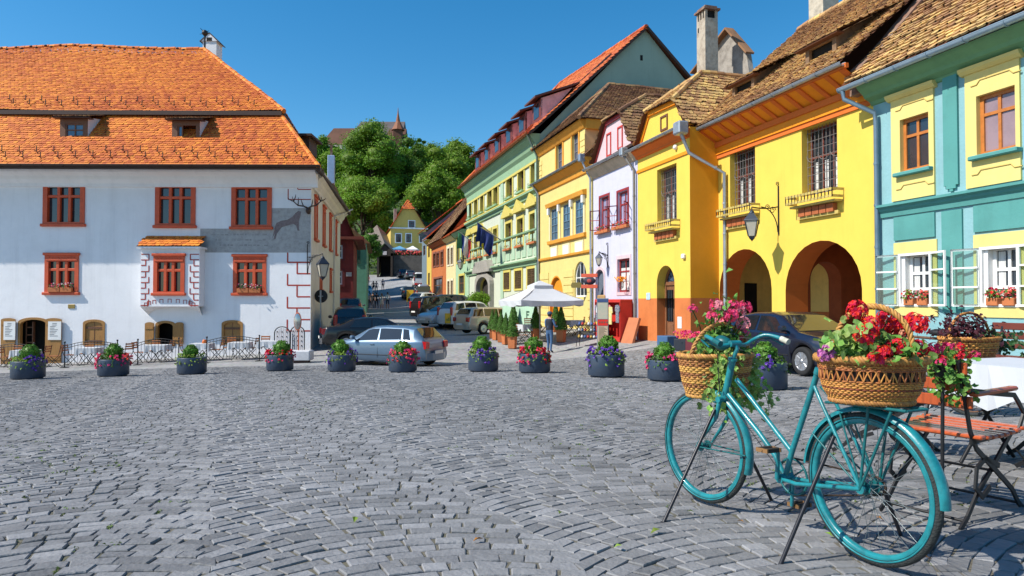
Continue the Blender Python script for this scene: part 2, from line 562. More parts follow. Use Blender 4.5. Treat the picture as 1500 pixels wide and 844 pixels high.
def build_cobbles():
 rng = np.random.default_rng(5)
 ang = R(24)
 ca, sa = math.cos(ang), math.sin(ang)
 W, sag, rh = 1.5, .24, .096
 bj = {}
 def bnd(c, j):
  return bj.setdefault((c, j), rng.uniform(-.06, .06))
 quads = []
 rect = [(-24, 2.0), (24, 2.0), (24, 25), (-24, 25)]
 us = [x * ca + y * sa for x, y in rect]; vs = [-x * sa + y * ca for x, y in rect]
 c0, c1 = int(min(us) / W) - 1, int(max(us) / W) + 1
 j0, j1 = int((min(vs) - 1) / rh), int((max(vs) + 1) / rh)
 for c in range(c0, c1 + 1):
  dirn = 1 if c % 2 == 0 else 1
  off = 0.0
  for j in range(j0, j1 + 1):
   # coarse cull
   um, vm = (c + .5) * W, j * rh
   x, y = um * ca - vm * sa, um * sa + vm * ca
   if y < 1.2 or y > 26 or abs(x) > .80 * y + 3.2: continue
   n = int(rng.integers(10, 13))
   cuts = np.r_[0, np.cumsum(rng.uniform(.7, 1.35, n))]; cuts = cuts / cuts[-1]
   e0, e1 = bnd(c, j), W + bnd(c + 1, j)
   g = .0042
   for a, b in zip(cuts[:-1], cuts[1:]):
    ua, ub = e0 + a * (e1 - e0) + g, e0 + b * (e1 - e0) - g
    f = lambda t: sag * (1 - abs(2 * t / W - 1) ** 2)
    h0 = rh * (j) + off + g * .9
    h1 = rh * (j + 1) + off - g * .9
    def sh(t):                              # joints stand square to the arc
     sl = math.atan(sag * -8 / W * (t / W - .5))
     return min(max(t - rh * math.sin(sl) * math.cos(sl), min(ua, .0) if t == ua else .02), max(ub, W) if t == ub else W - .02)
    ta, tb = sh(ua), sh(ub)
    if tb - ta < .03: continue
    q = [(ua, h0 + f(ua)), (ub, h0 + f(ub)), (tb, h1 + f(tb)), (ta, h1 + f(ta))]
    quads.append([(c * W + p, r) for p, r in q])
 Q = np.array(quads)                              # (n,4,2) in u,v
 Q += rng.normal(0, .0052, Q.shape)
 # slow wander of the laying lines
 wv = .05 * np.sin(Q[..., 0] * .9 + Q[..., 1] * .5) + .04 * np.sin(Q[..., 0] * .37 - Q[..., 1] * .8)
 Q[..., 1] += wv
 XY = np.stack([Q[..., 0] * ca - Q[..., 1] * sa, Q[..., 0] * sa + Q[..., 1] * ca], -1)
 cen = XY.mean(1)
 ok = (cen[:, 1] > 2.0) & (cen[:, 1] < 24.6) & (np.abs(cen[:, 0]) < .80 * cen[:, 1] + 2.2)
 XY, cen = XY[ok], cen[ok]
 n = len(XY)
 zc = gza(XY[..., 0], XY[..., 1])
 near = cen[:, 1] < 9
 lift = .013 + rng.normal(0, .0020, n)
 tilt = rng.normal(0, .020, (n, 2))
 rel = XY - cen[:, None]
 ztop = zc + lift[:, None] + (rel * tilt[:, None]).sum(-1)
 inner = cen[:, None] + rel * .92
 top = np.concatenate([inner, ztop[..., None]], -1)
 mid = np.concatenate([cen[:, None] + rel * .985, (ztop - .005)[..., None]], -1)
 low = np.concatenate([XY, (zc - .012)[..., None]], -1)
 V = np.concatenate([top, mid, low], 1).reshape(-1, 3)
 o = np.arange(n)[:, None] * 12
 fs = [o + [[0, 1, 2, 3]]]
 for k in range(4):
  k2 = (k + 1) % 4
  fs.append(o + [[4 + k, 4 + k2, k2, k]])
  fs.append(o + [[8 + k, 8 + k2, 4 + k2, 4 + k]])
 F = np.concatenate(fs, 1).reshape(-1, 4)
 t = np.repeat(np.clip(rng.beta(2.5, 2.5, n) + .12 * np.sin(cen[:, 0] * .8 + cen[:, 1] * .5), 0, 1), 9)
 me = bpy.data.meshes.new('cobblestone_paving')
 me.vertices.add(len(V)); me.vertices.foreach_set('co', V.ravel())
 me.loops.add(F.size); me.loops.foreach_set('vertex_index', F.ravel().astype(np.int32))
 me.polygons.add(len(F)); me.polygons.foreach_set('loop_start', np.arange(len(F), dtype=np.int32) * 4)
 me.update(calc_edges=True)
 me.polygons.foreach_set('use_smooth', np.zeros(len(F), bool))
 a = me.attributes.new('tint', 'FLOAT', 'FACE'); a.data.foreach_set('value', t)
 sm = mat('square cobbles', (.198, .199, .204), rough=.66, var=.26, scale=4, bump=.5, bscale=34, tint=.42, spec=.45, col2=(.12, .12, .125))
 me.materials.append(sm)
 ob = bpy.data.objects.new('cobblestone_paving', me); COL.objects.link(ob); tag(ob, kind='structure')
 # bedding between the stones
 xs = np.linspace(-22, 22, 89); ys = np.linspace(-1, 24.6, 60)
 X, Y = np.meshgrid(xs, ys)
 V = np.stack([X, Y, gza(X, Y) + .004], -1).reshape(-1, 3)
 i = (np.arange(59)[:, None] * 89 + np.arange(88)[None]).ravel()
 me = bpy.data.meshes.new('paving_bed'); me.from_pydata(V.tolist(), [], np.stack([i, i + 1, i + 90, i + 89], 1).tolist())
 me.materials.append(mat('joint earth', (.13, .118, .092), rough=.95, var=.33, scale=2.2, bump=.6, bscale=60, col2=(.08, .085, .045)))
 ob = bpy.data.objects.new('paving_bed', me); COL.objects.link(ob); tag(ob, kind='structure')
 # tufts of moss and grass in some joints
 mb = MB()
 sel = rng.choice(n, 5200, replace=False)
 sel = sel[(cen[sel, 1] < 13)]
 cl = np.sin(cen[sel, 0] * 1.3) + np.sin(cen[sel, 1] * 1.1 + cen[sel, 0]) + rng.normal(0, .6, len(sel))
 sel = sel[cl > .55]
 P = []
 for s in sel:
  e = int(rng.integers(0, 4))
  for q in range(int(rng.integers(5, 14))):
   tt = rng.uniform(0, 1)
   p = XY[s, e] * (1 - tt) + XY[s, (e + 1) % 4] * tt
   P.append((p[0] + rng.normal(0, .006), p[1] + rng.normal(0, .006), zc[s, e] + rng.uniform(.008, .024)))
 P = np.array(P)
 leaf_cards(mb, P, np.c_[rng.normal(0, .6, len(P)), rng.normal(0, .6, len(P)), np.ones(len(P))], .020, aspect=.5, rng=rng)
 tag(mb.build('joint_grass', mat('joint grass', (.10, .15, .03), tint=.4, var=.1, rough=.8)), kind='stuff')

build_ground()
build_cobbles()

# ------------------------------------------------------------------ facades
class House:
 """a building in its own frame: local x along the facade (to the right as seen), y into the building, z up (z = 0 at eye level)"""
 def __init__(s, name, label, cat, O, ang, group=None):
  s.O = Vector((O[0], O[1], 0)); s.ang = ang
  s.root = thing(name, label, cat, s.O, ang, group)
  s.M = Matrix.Translation(s.O) @ Matrix.Rotation(ang, 4, 'Z')
  s.Mi = s.M.inverted()

 def uz(s, px, py, dep=0.0):
  """pixel -> (u, z) on the plane y = dep"""
  r, q = ray(px, py)
  d = s.Mi.to_3x3() @ Vector((r, 1, q))
  o = s.Mi @ Vector((0, 0, 0))
  t = (dep - o.y) / d.y
  p = o + d * t
  return p.x, p.z

 def rect(s, x0, y0, x1, y1, dep=0.0):
  """pixel box (left,top,right,bottom), top and bottom read at the middle of the box -> u0,u1,z0,z1"""
  xm = (x0 + x1) / 2
  return s.uz(x0, y0, dep)[0], s.uz(x1, y0, dep)[0], s.uz(xm, y1, dep)[1], s.uz(xm, y0, dep)[1]

 def w(s, p):
  return s.M @ Vector(p)

 def part(s, mb, name, mats, parent=None, **k):
  return mb.build(name, mats, parent or s.root, **k)

def arch_pts(u0, u1, z0, z1, rise, n=14):
 """outline of an opening from bottom left, over the arch, to bottom right"""
 if rise <= 0:
  return [(u0, z0), (u0, z1), (u1, z1), (u1, z0)]
 c, a = (u0 + u1) / 2, (u1 - u0) / 2
 return [(u0, z0)] + [(c - a * math.cos(PI * i / n), z1 - rise + rise * math.sin(PI * i / n)) for i in range(n + 1)] + [(u1, z0)]

def wall_face(mb, U0, U1, Z0, Z1, holes, reveal=.2, mi=0, mir=0, y=0.0):
 """a flat wall with openings; holes are (u0,u1,z0,z1,arch rise)"""
 hs = [tuple(h) + (0,) * (6 - len(h)) for h in holes]        # a sixth value 1: no reveal of its own
 us = sorted({U0, U1, *[min(max(h[0], U0), U1) for h in hs], *[min(max(h[1], U0), U1) for h in hs]})
 zs = sorted({Z0, Z1, *[min(max(h[2], Z0), Z1) for h in hs], *[min(max(h[3], Z0), Z1) for h in hs]})
 for a, b in zip(us[:-1], us[1:]):
  run = None
  for c, d in zip(zs[:-1], zs[1:]):
   m, q = (a + b) / 2, (c + d) / 2
   if any(h[0] < m < h[1] and h[2] < q < h[3] for h in hs):
    continue
   mb.quad((a, y, c), (b, y, c), (b, y, d), (a, y, d), mi=mi)
 for h in hs:
  P = arch_pts(*h[:5])
  if h[4] > 0:                                    # spandrels
   u0, u1, z0, z1, rise = h[:5]
   arc = P[1:-1]
   k = len(arc) // 2
   for i in range(k):
    mb.quad((u0, y, z1), (arc[i][0], y, arc[i][1]), (arc[i + 1][0], y, arc[i + 1][1]), mi=mi)
    j = len(arc) - 1 - i
    mb.quad((u1, y, z1), (arc[j - 1][0], y, arc[j - 1][1]), (arc[j][0], y, arc[j][1]), mi=mi)
  n = len(P)
  for i in range(0 if h[5] else n):
   p, q = P[i], P[(i + 1) % n]
   mb.quad((p[0], y, p[1]), (q[0], y, q[1]), (q[0], y + reveal, q[1]), (p[0], y + reveal, p[1]), mi=mir)
 return mb

def ring(mb, outer, inner, y0, y1, mi=0):
 """frame between two outlines of the same length, y0 (front) to y1 (back)"""
 n = len(outer)
 V = [(p[0], y0, p[1]) for p in outer] + [(p[0], y0, p[1]) for p in inner] + [(p[0], y1, p[1]) for p in outer] + [(p[0], y1, p[1]) for p in inner]
 F = []
 for i in range(n):
  j = (i + 1) % n
  F += [(i, j, n + j, n + i), (i, 2 * n + i, 2 * n + j, j), (n + i, n + j, 3 * n + j, 3 * n + i)]
 return mb.add(V, F, mi)

def rect_pts(u0, u1, z0, z1):
 return [(u0, z0), (u0, z1), (u1, z1), (u1, z0)]

GLASS = glass_mat('window glass', (.025, .035, .045))
GLASS_SKY = glass_mat('painted sky glass', (.06, .12, .20))  # reflected sky painted into the blue base colour
GLASS_PINK = glass_mat('glass over pale curtain', (.30, .20, .21), rough=.15)
CURTAIN = mat('curtain', (.62, .62, .60), var=.2, scale=2, stretch=(14, 1, .6), rough=.9)
TIMBER = mat('brown timber', (.16, .07, .035), rough=.6, var=.2, scale=6, stretch=(1, 1, 5), bump=.3)
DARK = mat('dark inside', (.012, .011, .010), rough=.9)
ZINC = mat('zinc sheet', (.42, .46, .50), rough=.42, metal=.55, var=.2, scale=3)
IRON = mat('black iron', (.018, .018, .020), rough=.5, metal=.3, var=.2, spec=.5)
WHITE = mat('white paint', (.78, .78, .76), rough=.5, var=.06)

def window(H, u0, u1, z0, z1, fm, cols=2, rows=(.35,), fw=.09, mw=.05, dep=.12, gm=None, rise=0, sill=None, sillm=None,
   name='window', curtain=False, parent=None, grille=None, frame_y=None, extra=0.0):
 """frame with mullions, a pane behind it, optional sill, curtain and iron grille"""
 y = dep if frame_y is None else frame_y
 mb = MB()
 if rise:
  ring(mb, arch_pts(u0, u1, z0, z1, rise), arch_pts(u0 + fw, u1 - fw, z0 + fw, z1 - fw, max(rise - fw * .5, .02)), y - .03, y + .04)
 else:
  ring(mb, rect_pts(u0, u1, z0, z1), rect_pts(u0 + fw, u1 - fw, z0 + fw, z1 - fw), y - .03, y + .04)
 for i in range(1, cols):
  c = u0 + fw + (u1 - u0 - 2 * fw) * i / cols
  mb.box((c - mw / 2, y - .02, z0 + fw * .5), (c + mw / 2, y + .03, z1 - fw * .5))
 for f in rows:
  c = z1 - fw - (z1 - z0 - 2 * fw) * f
  mb.box((u0 + fw * .5, y - .024, c - mw / 2), (u1 - fw * .5, y + .034, c + mw / 2))
 o = mb.build(name, fm, parent or H.root)
 p = MB().prism(arch_pts(u0 + .02, u1 - .02, z0 + .02, z1 - .02, max(rise - .02, 0)), y + .012, y + .018)
 p.build('pane', gm or GLASS, o)
 if sill:
  MB().box((u0 - sill, -abs(.09), z0 - .10), (u1 + sill, y, z0 - .01), bevel=.015).build('sill', sillm or fm, o)
 if grille:
  g = MB()
  nv = max(3, int((u1 - u0) / grille))
  for i in range(1, nv):
   c = u0 + (u1 - u0) * i / nv
   g.tube([(c, y - .07, z0 + .02), (c, y - .07, z1 - .02)], .011, 5)
  nh = max(3, int((z1 - z0) / (grille * 2.2)))
  for i in range(1, nh):
   c = z0 + (z1 - z0) * i / nh
   g.tube([(u0, y - .062, c), (u1, y - .062, c)], .012, 5)
  g.build('grille', IRON, o)
 return o

def flower_box(parent, c, L, rng, cols, boxm, h=.14, d=.16, trail=.1, n=60, name='flower_box'):
 """window box in local coordinates of the parent: c = middle of its bottom"""
 x, y, z = c
 b = MB().box((x - L / 2, y - d / 2, z), (x + L / 2, y + d / 2, z + h), bevel=.01)
 o = b.build(name, boxm, parent)
 m = MB()
 P = np.c_[rng.uniform(-L / 2, L / 2, n) + x, rng.normal(0, d * .45, n) + y, rng.uniform(-trail, .16, n) + z + h]
 leaf_cards(m, P, rng.normal(size=(n, 3)) + [0, -.8, .6], .09, 0, rng=rng)
 P = np.c_[rng.uniform(-L / 2, L / 2, n) + x, rng.normal(-.04, d * .45, n) + y, rng.uniform(-trail * .6, .22, n) + z + h]
 for i, k in enumerate(np.array_split(P, len(cols))):
  leaf_cards(m, k, rng.normal(size=(len(k), 3)) + [0, -1, .6], .07, 1 + i, aspect=.9, rng=rng)
 m.build('flowers', [LEAF] + list(cols), o)
 return o

LEAF = mat('leaf green', (.075, .16, .025), rough=.55, tint=.5, var=.05, trans=.25)
LEAF_LIME = mat('lime leaf', (.22, .33, .04), rough=.55, tint=.4, var=.05, trans=.3)
LEAF_BOX = mat('box leaf', (.10, .24, .020), rough=.5, tint=.55, var=.05, trans=.2)
LEAF_DARK = mat('dark leaf', (.03, .075, .018), rough=.5, tint=.5, var=.05, trans=.2)
PETAL_RED = mat('red petal', (.70, .008, .035), rough=.6, tint=.35, var=.05, trans=.3)
PETAL_PINK = mat('pink petal', (.78, .05, .20), rough=.6, tint=.35, var=.05, trans=.3)
PETAL_CORAL = mat('coral petal', (.85, .10, .10), rough=.6, tint=.35, var=.05, trans=.3)
PETAL_VIOLET = mat('violet petal', (.13, .05, .38), rough=.6, tint=.4, var=.05, trans=.3)
PETAL_LILAC = mat('lilac petal', (.55, .16, .45), rough=.6, tint=.35, var=.05, trans=.3)
PETAL_WHITE = mat('white petal', (.8, .72, .70), rough=.6, tint=.2, var=.05, trans=.3)
TERRA = mat('terracotta', (.50, .16, .055), rough=.75, var=.15, scale=8)

def gutter(mb, a, b, r=.075, mi=0):
 """half-round gutter between two local points, with straps"""
 a, b = Vector(a), Vector(b)
 n = 7
 d = (b - a).normalized()
 sd = d.cross(Vector((0, 0, 1))).normalized()
 for rr in (r, r * .86):
  vs, fs = [], []
  for p in (a, b):
   for k in range(n):
    an = PI + PI * k / (n - 1)
    vs.append(p + sd * math.cos(an) * rr + Vector((0, 0, 1)) * math.sin(an) * rr)
  for k in range(n - 1):
   fs.append((k, k + 1, n + k + 1, n + k))
  mb.add(vs, fs, mi, smooth=True)
 for s in (1, -1):
  mb.tube([a + sd * s * r * .95, b + sd * s * r * .95], .012, 5, mi)
 m = max(2, int((b - a).length / .9))
 for i in range(m + 1):
  p = a.lerp(b, i / m)
  mb.tube([p + sd * math.cos(PI + PI * k / 6) * (r + .012) + Vector((0, 0, 1)) * math.sin(PI + PI * k / 6) * (r + .012) for k in range(7)], .012, 4, mi)
 return mb

def downpipe(pts, parent, m, r=.055, name='downpipe'):
 mb = MB().tube(pts, r, 10)
 for p, q in zip(pts[:-1], pts[1:]):
  p, q = Vector(p), Vector(q)
  L = (q - p).length
  for i in range(1, int(L / 1.1) + 1):
   c = p.lerp(q, i * 1.1 / L)
   d = (q - p).normalized() * .03
   mb.tube([c - d, c + d], r * 1.18, 10)
 return mb.build(name, m, parent)
# ------------------------------------------------------------------ the white corner house on the left
RED_FRAME = mat('red window paint', (.60, .090, .030), rough=.5, var=.16, scale=4, bump=.15)
TILE_ORANGE = mat('orange roof tile', (.60, .165, .022), rough=.75, tint=.30, var=.14, scale=1.1, col2=(.36, .08, .014))
TILE_BASE = mat('roof underlay', (.10, .035, .015), rough=.9)
TILE_OLD = mat('old brown roof tile', (.46, .26, .105), rough=.85, tint=.55, var=.3, scale=1.6, col2=(.17, .105, .06), bump=.2)
TILE_DARK = mat('dark brown roof tile', (.26, .135, .065), rough=.85, tint=.55, var=.3, scale=1.4, col2=(.07, .045, .03), bump=.2)
TILE_RED = mat('red roof tile', (.50, .105, .025), rough=.8, tint=.30, var=.2, scale=.8, col2=(.24, .06, .02))
PLASTER_W = mat('white plaster', (.80, .80, .82), rough=.85, var=.05, scale=1.4, bump=.30, bscale=9)
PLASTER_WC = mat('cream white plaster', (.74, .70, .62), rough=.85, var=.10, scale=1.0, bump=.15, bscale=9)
BROWN_EAVE = mat('dark brown eaves board', (.055, .03, .022), rough=.6, var=.2)
OAK = mat('golden oak boards', (.38, .19, .055), rough=.6, var=.2, scale=4, stretch=(6, 1, .7), bump=.3)
QUOIN_RED = mat('red painted joint', (.42, .05, .03), rough=.8, var=.2)

def house_white():
 W = House('corner_house', 'white two storey corner house with orange tiled roof and red framed windows', 'house', (-9.07, 30.3), R(0.8))
 rng = np.random.default_rng(3)
 side = Matrix(((-.146, -.989, 0, 0), (.989, -.146, 0, 0), (0, 0, 1, 0), (0, 0, 0, 1)))
 ZE = 5.95                                           # eave
 L0, SL = -24.0, 14.2
 upper = [W.rect(64, 262, 125, 330), W.rect(228, 264, 287, 332), W.rect(339.5, 266, 398.5, 334)]
 lower = [W.rect(66.5, 372, 116, 430), W.rect(342, 374, 390.5, 431)]
 doors = [(W.rect(27, 465, 72, 532), .22), (W.rect(122, 468, 154, 506), .16), (W.rect(228, 470, 257, 507), .16), (W.rect(325, 469, 356, 505), .16)]
 holes = [(a + .05, b - .05, c + .05, d - .05) for a, b, c, d in upper + lower] + [(*d, r) for d, r in doors]
 mb = MB()
 wall_face(mb, L0, 0, -3.4, ZE - .1, holes, .28)
 # side, back and far end
 c = lambda t, z: tuple(side @ Vector((t, 0, z)))
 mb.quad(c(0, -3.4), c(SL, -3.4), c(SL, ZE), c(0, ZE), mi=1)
 mb.quad((L0, 0, -3.4), (L0, 14, -3.4), (L0, 14, ZE), (L0, 0, ZE))
 mb.quad((L0, 14, -3.4), c(SL, -3.4), c(SL, ZE), (L0, 14, ZE))
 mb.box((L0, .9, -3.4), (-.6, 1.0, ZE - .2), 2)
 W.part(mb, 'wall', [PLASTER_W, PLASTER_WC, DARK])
 # moulded cornice under the eaves
 prof = [(0.0, ZE - .78), (-.10, ZE - .76), (-.12, ZE - .62), (-.26, ZE - .45), (-.30, ZE - .32), (-.50, ZE - .16), (-.56, ZE - .03), (0, ZE - .03)]
 mb = MB()
 mb.prism([(p, z) for p, z in prof], L0, .30, 'x')
 W.part(mb, 'cornice', PLASTER_W)
 mb = MB()
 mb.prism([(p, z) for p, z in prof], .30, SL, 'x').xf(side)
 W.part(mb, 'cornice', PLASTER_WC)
 # ---- roof: lower slope, upper slope, hip
 E = lambda u, y, z: Vector((u, y, z))
 e0, e1 = E(L0, -1.15, ZE), E(.62, -1.15, ZE)
 b0, b1 = E(L0, 1.6, ZE + 3.02), E(-1.95, 1.6, ZE + 3.02)
 r0, r1 = E(L0, 7.2, ZE + 8.35), E(-8.05, 7.2, ZE + 8.35)
 mb = MB()

 def slope(mb, a, b, c_, d, **k):
  """a,b eave left/right; c_,d top right/left"""
  U = (b - a).normalized(); V = (d - a) - U * (d - a).dot(U); Vn = V.normalized()
  f = lambda p: ((p - a).dot(U), (p - a).dot(Vn))
  roof_face(mb, a, U, Vn, [f(a), f(b), f(c_), f(d)], **k)
 slope(mb, e0, e1, b1, b0, tw=.185, th=.165, rng=rng, drop=.16)
 u = E(0, -.22, .10)
 slope(mb, b0 + u, b1 + u + E(.25, 0, 0), r1, r0, tw=.185, th=.165, rng=rng, drop=.26)
 # right-hand side slopes
 s1 = Vector(c(SL, 0)) + E(.62, 0, ZE)
 sb1 = E(b1.x - .146 * 11, 12.6, b1.z)
 slope(mb, e1, s1, sb1, b1, tw=.22, th=.2, rng=rng, drop=.16)
 slope(mb, b1 + E(.2, 0, .1), sb1 + E(.2, 0, .1), r1 + E(-.05, .05, 0), r1, tw=.22, th=.2, rng=rng, drop=.26)
 dz = E(0, 0, -.35)
 mb.quad(tuple(r0 + dz), tuple(r1 + dz), tuple(sb1), (L0, 12.6, b1.z), mi=1)
 mb.quad((L0, 12.6, b1.z), tuple(sb1), tuple(s1), (L0, 15, ZE), mi=1)
 ridge_tiles(mb, r0, r1, .12)
 ridge_tiles(mb, r1, b1 + E(.2, -.15, .1), .11)
 ridge_tiles(mb, b1, e1, .10)
 # snow guards
 def guard(p):
  mb.box((p.x - .014, p.y - .03, p.z), (p.x + .014, p.y, p.z + .26), 2)
  mb.box((p.x - .014, p.y - .14, p.z), (p.x + .014, p.y - .03, p.z + .03), 2)
 for i in range(60):
  for a, d, f in ((e0, (b0 - e0).normalized(), (.5, .95)), (b0 + u, (r0 - b0).normalized(), (.45, .85))):
   x = a.x + .25 + i * .72 + (0 if f[0] else 0)
   for q, ff in enumerate(f):
    p = a + d * ff + E(.25 + i * .76 + q * .38, 0, .05)
    lim = .4 if a is e0 else -2.4
    if p.x < lim - ff * .6: guard(p)
 # vent tiles near the ridge
 for i in range(42):
  dn = (r0 - b0).normalized()
  p = b0 + u + dn * (7.05 if i % 2 else 7.25) + E(.3 + i * .40, 0, .07)
  if p.x < -8.6: mb.sphere(tuple(p), .09, 7, 4, 2, (1, .8, .6))
 mb.v = [(x, y, z - .16 * max(0, (z - ZE) / 8.4) * math.sin((x + 3) * .27) ** 2 - .03 * math.sin(x * .9) * (z > ZE + .3)) for x, y, z in mb.v]
 W.part(mb, 'roof', [TILE_ORANGE, TILE_BASE, BROWN_EAVE])
 # boards and gutter
 mb = MB()
 mb.box((L0, -1.18, ZE - .16), (.62, -1.0, ZE - .01), 0)
 mb.box((L0, -1.0, ZE - .05), (.62, -.2, ZE - .005), 0)
 gutter(mb, (L0, -1.26, ZE - .0), (.70, -1.26, ZE - .0), .085)
 mb.bar([e1 + E(0, 0, -.09), s1 + E(0, 0, -.09)], .14, .2)
 mb.bar([e1 + E(-.3, .2, -.04), s1 + E(-.3, 0, -.04)], .6, .05)
 W.part(mb, 'eaves_gutter', BROWN_EAVE)
 mb = MB()
 mb.box((L0, 1.30, b0.z - .13), (-1.80, 1.52, b0.z + .07))
 mb.bar([b1 + E(.12, -.1, -.05), sb1 + E(.12, 0, -.05)], .2, .2)
 W.part(mb, 'roof_break_board', BROWN_EAVE)
 # ---- red windows
 def red_window(u0, u1, z0, z1, M=None, flowers=False, wid=.20):
  m = MB()
  hd = .26
  o, i = rect_pts(u0, u1, z0, z1), rect_pts(u0 + wid, u1 - wid, z0 + wid * .7, z1 - hd - .08)
  ring(m, o, i, -.05, .20)
  m.box((u0 - .06, -.12, z1 - .07), (u1 + .06, 0, z1 + .05), bevel=.02)
  m.box((u0 + .05, -.075, z1 - hd - .05), (u1 - .05, -.05, z1 - hd + .02), bevel=.01)
  for k in range(9):
   c_ = u0 + .2 + (u1 - u0 - .4) * k / 8
   m.sphere((c_, -.05, z1 - .17), .03, 6, 4)
  m.box((u0 - .07, -.13, z0 - .07), (u1 + .07, .05, z0 + .06), bevel=.02)
  a, b, c_, d = i[0][0], i[2][0], i[0][1], i[1][1]
  for k in (1, 2):
   x = a + (b - a) * k / 3
   m.box((x - .065, -.02, c_), (x + .065, .12, d), bevel=.015)
  q = d - (d - c_) * .28
  m.box((a, -.016, q - .06), (b, .115, q + .06), bevel=.015)
  fr = m.build('window', RED_FRAME, W.root)
  MB().box((a - .02, .125, c_ - .02), (b + .02, .135, d + .02)).build('pane', GLASS if M is None else GLASS, fr)
  if flowers:
   for s in (0, 1):
    flower_box(fr, ((u0 + u1) / 2 + (s - .5) * (u1 - u0) * .36, -.10, z0 + .06), (u1 - u0) * .34, rng, [PETAL_PINK, PETAL_WHITE], TERRA, h=.2, d=.14, n=26, trail=.02)
  if M is not None:
   fr.matrix_local = M
  return fr
 for r in upper: red_window(*r)
 red_window(*lower[0], flowers=True, wid=.17); red_window(*lower[1], flowers=True, wid=.17)
 # side windows, in the frame of the side wall
 HS = House.__new__(House); HS.M = W.M @ side; HS.Mi = HS.M.inverted()
 for u0 in (1.0, 4.3, 7.4, 10.6):
  red_window(u0, u0 + 1.1, 2.95, 5.0, side, wid=.14)
 for u0 in (3.2, 7.8):
  red_window(u0, u0 + .9, .6, 1.9, side, wid=.12)
 zt = ZE
 downpipe([side @ Vector((12.6, -.9, zt)), side @ Vector((12.4, -.5, zt - .25)), side @ Vector((9.2, -.12, zt - .9)), side @ Vector((9.2, -.10, -2.4))], W.root, mat('cream pipe', (.66, .62, .54), var=.1), .05)
 # ---- oriel
 u0, u1 = W.uz(206, 400, -.55)[0], W.uz(292, 400, -.55)[0]
 zt, zb = W.uz(250, 361, -.55)[1], W.uz(250, 449, -.55)[1]
 wr = W.rect(225.5, 373, 271, 431, -.55)
 mb = MB()
 wall_face(mb, u0, u1, zb, zt, [(wr[0] + .05, wr[1] - .05, wr[2] + .05, wr[3] - .05)], .26, y=-.55)
 for u_ in (u0, u1):
  mb.quad((u_, -.55, zb), (u_, 0, zb), (u_, 0, zt), (u_, -.55, zt))
 mb.quad((u0, -.55, zt), (u1, -.55, zt), (u1, 0, zt), (u0, 0, zt))
 n = 14
 um, hw = (u0 + u1) / 2, (u1 - u0) / 2               # vaulted underside
 lo = [(u0 + (u1 - u0) * i / n, zb - .02 - .0 * i) for i in range(n + 1)]
 arc = [(um - hw * math.cos(PI * i / n) * .92, zb - .42 + .40 * math.sin(PI * i / n)) for i in range(n + 1)]
 for i in range(n):
  mb.quad((lo[i][0], -.55, lo[i][1] + .02), (lo[i + 1][0], -.55, lo[i + 1][1] + .02), (arc[i + 1][0], 0, arc[i + 1][1]), (arc[i][0], 0, arc[i][1]))
 orl = W.part(mb, 'oriel', PLASTER_W)
 fr = red_window(*wr, wid=.17)
 fr.parent = orl; fr.location = (0, -.55, 0)
 mb = MB()
 roof_face(mb, (u0 - .12, -.75, zt + .0), (1, 0, 0), (0, .75, .52), [(0, 0), (u1 - u0 + .24, 0), (u1 - u0 + .1, .92), (.1, .92)], tw=.19, th=.17, rng=rng)
 mb.box((u0 - .10, -.72, zt - .10), (u1 + .10, 0, zt - .02), 2)
 mb.build('oriel_roof', [TILE_ORANGE, TILE_BASE, PLASTER_W], orl)
 # painted block outlines on the oriel and on the house corner
 def blocks(mb, ua, ub, za, zb_, h, y, right):
  k = int(round((zb_ - za) / h)); h = (zb_ - za) / k
  for i in range(k):
   z = za + i * h
   lng = i % 2 == 0
   x0, x1 = (ua, ub) if lng else ((ua + (ub - ua) * .42, ub) if right else (ua, ub - (ub - ua) * .42))
   t = .022 if h < .5 else .032
   jit = rng.normal(0, .01)
   mb.box((x0, y - .004, z - t + jit), (x1, y, z + t + jit))
   e = x0 if right else x1
   mb.box((e - t, y - .0045, z), (e + t, y, z + h))
  mb.box((ua, y - .004, zb_ - .02), (ub, y, zb_ + .02))
 mb = MB()
 blocks(mb, u0 + .02, u0 + .36, zb + .05, zt - .35, .26, -.555, False)
 blocks(mb, u1 - .40, u1 - .02, zb + .05, zt - .35, .26, -.555, True)
 for i in range(9):
  an = PI * (i + .5) / 9
  x, z = um - 1.05 * math.cos(an), zb + .06 + .2 * math.sin(an)
  for d in (-.07, .07):
   mb.box((x + d - .012, -.559, z - .1), (x + d + .012, -.555, z + .06))
  mb.box((x - .08, -.560, z + .05), (x + .08, -.555, z + .075))
 mb.build('painted_blocks', QUOIN_RED, orl)
 mb = MB()
 ul = W.uz(422, 300)[0]
 zA, zB = W.uz(430, 262)[1], W.uz(430, 292)[1]
 blocks(mb, ul, -.02, zB, zA, .42, -.001, True)
 blocks(mb, ul, -.02, W.uz(430, 485)[1], W.uz(430, 368)[1], .50, -.001, True)
 W.part(mb, 'painted_blocks', QUOIN_RED)
 # ---- old grey band and painted stag
 GREY = mat('uncovered grey plaster', (.40, .39, .38), rough=.9, var=.25, scale=5, bump=.3)
 a, z1 = W.uz(293.5, 335); b, _ = W.uz(398, 335); z0 = W.uz(340, 370)[1]
 a2 = W.uz(398, 306)[0]; z2 = W.uz(420, 305)[1]
 mb = MB().box((a, -.006, z0), (-.02, .001, z1))
 mb.box((a2, -.0065, z1 - .01), (-.02, .001, z2))
 for row in range(3):
  x = a + .5
  while x < b - .3:
   w_ = rng.uniform(.06, .2)
   if rng.random() < .72: mb.box((x, -.0075, z1 - .30 - row * .24), (x + w_, -.006, z1 - .29 - row * .24 + rng.uniform(.03, .08)), 1)
   x += w_ + .05
 W.part(mb, 'wall_painting', [GREY, mat('faded lettering', (.30, .29, .285), var=.2)])
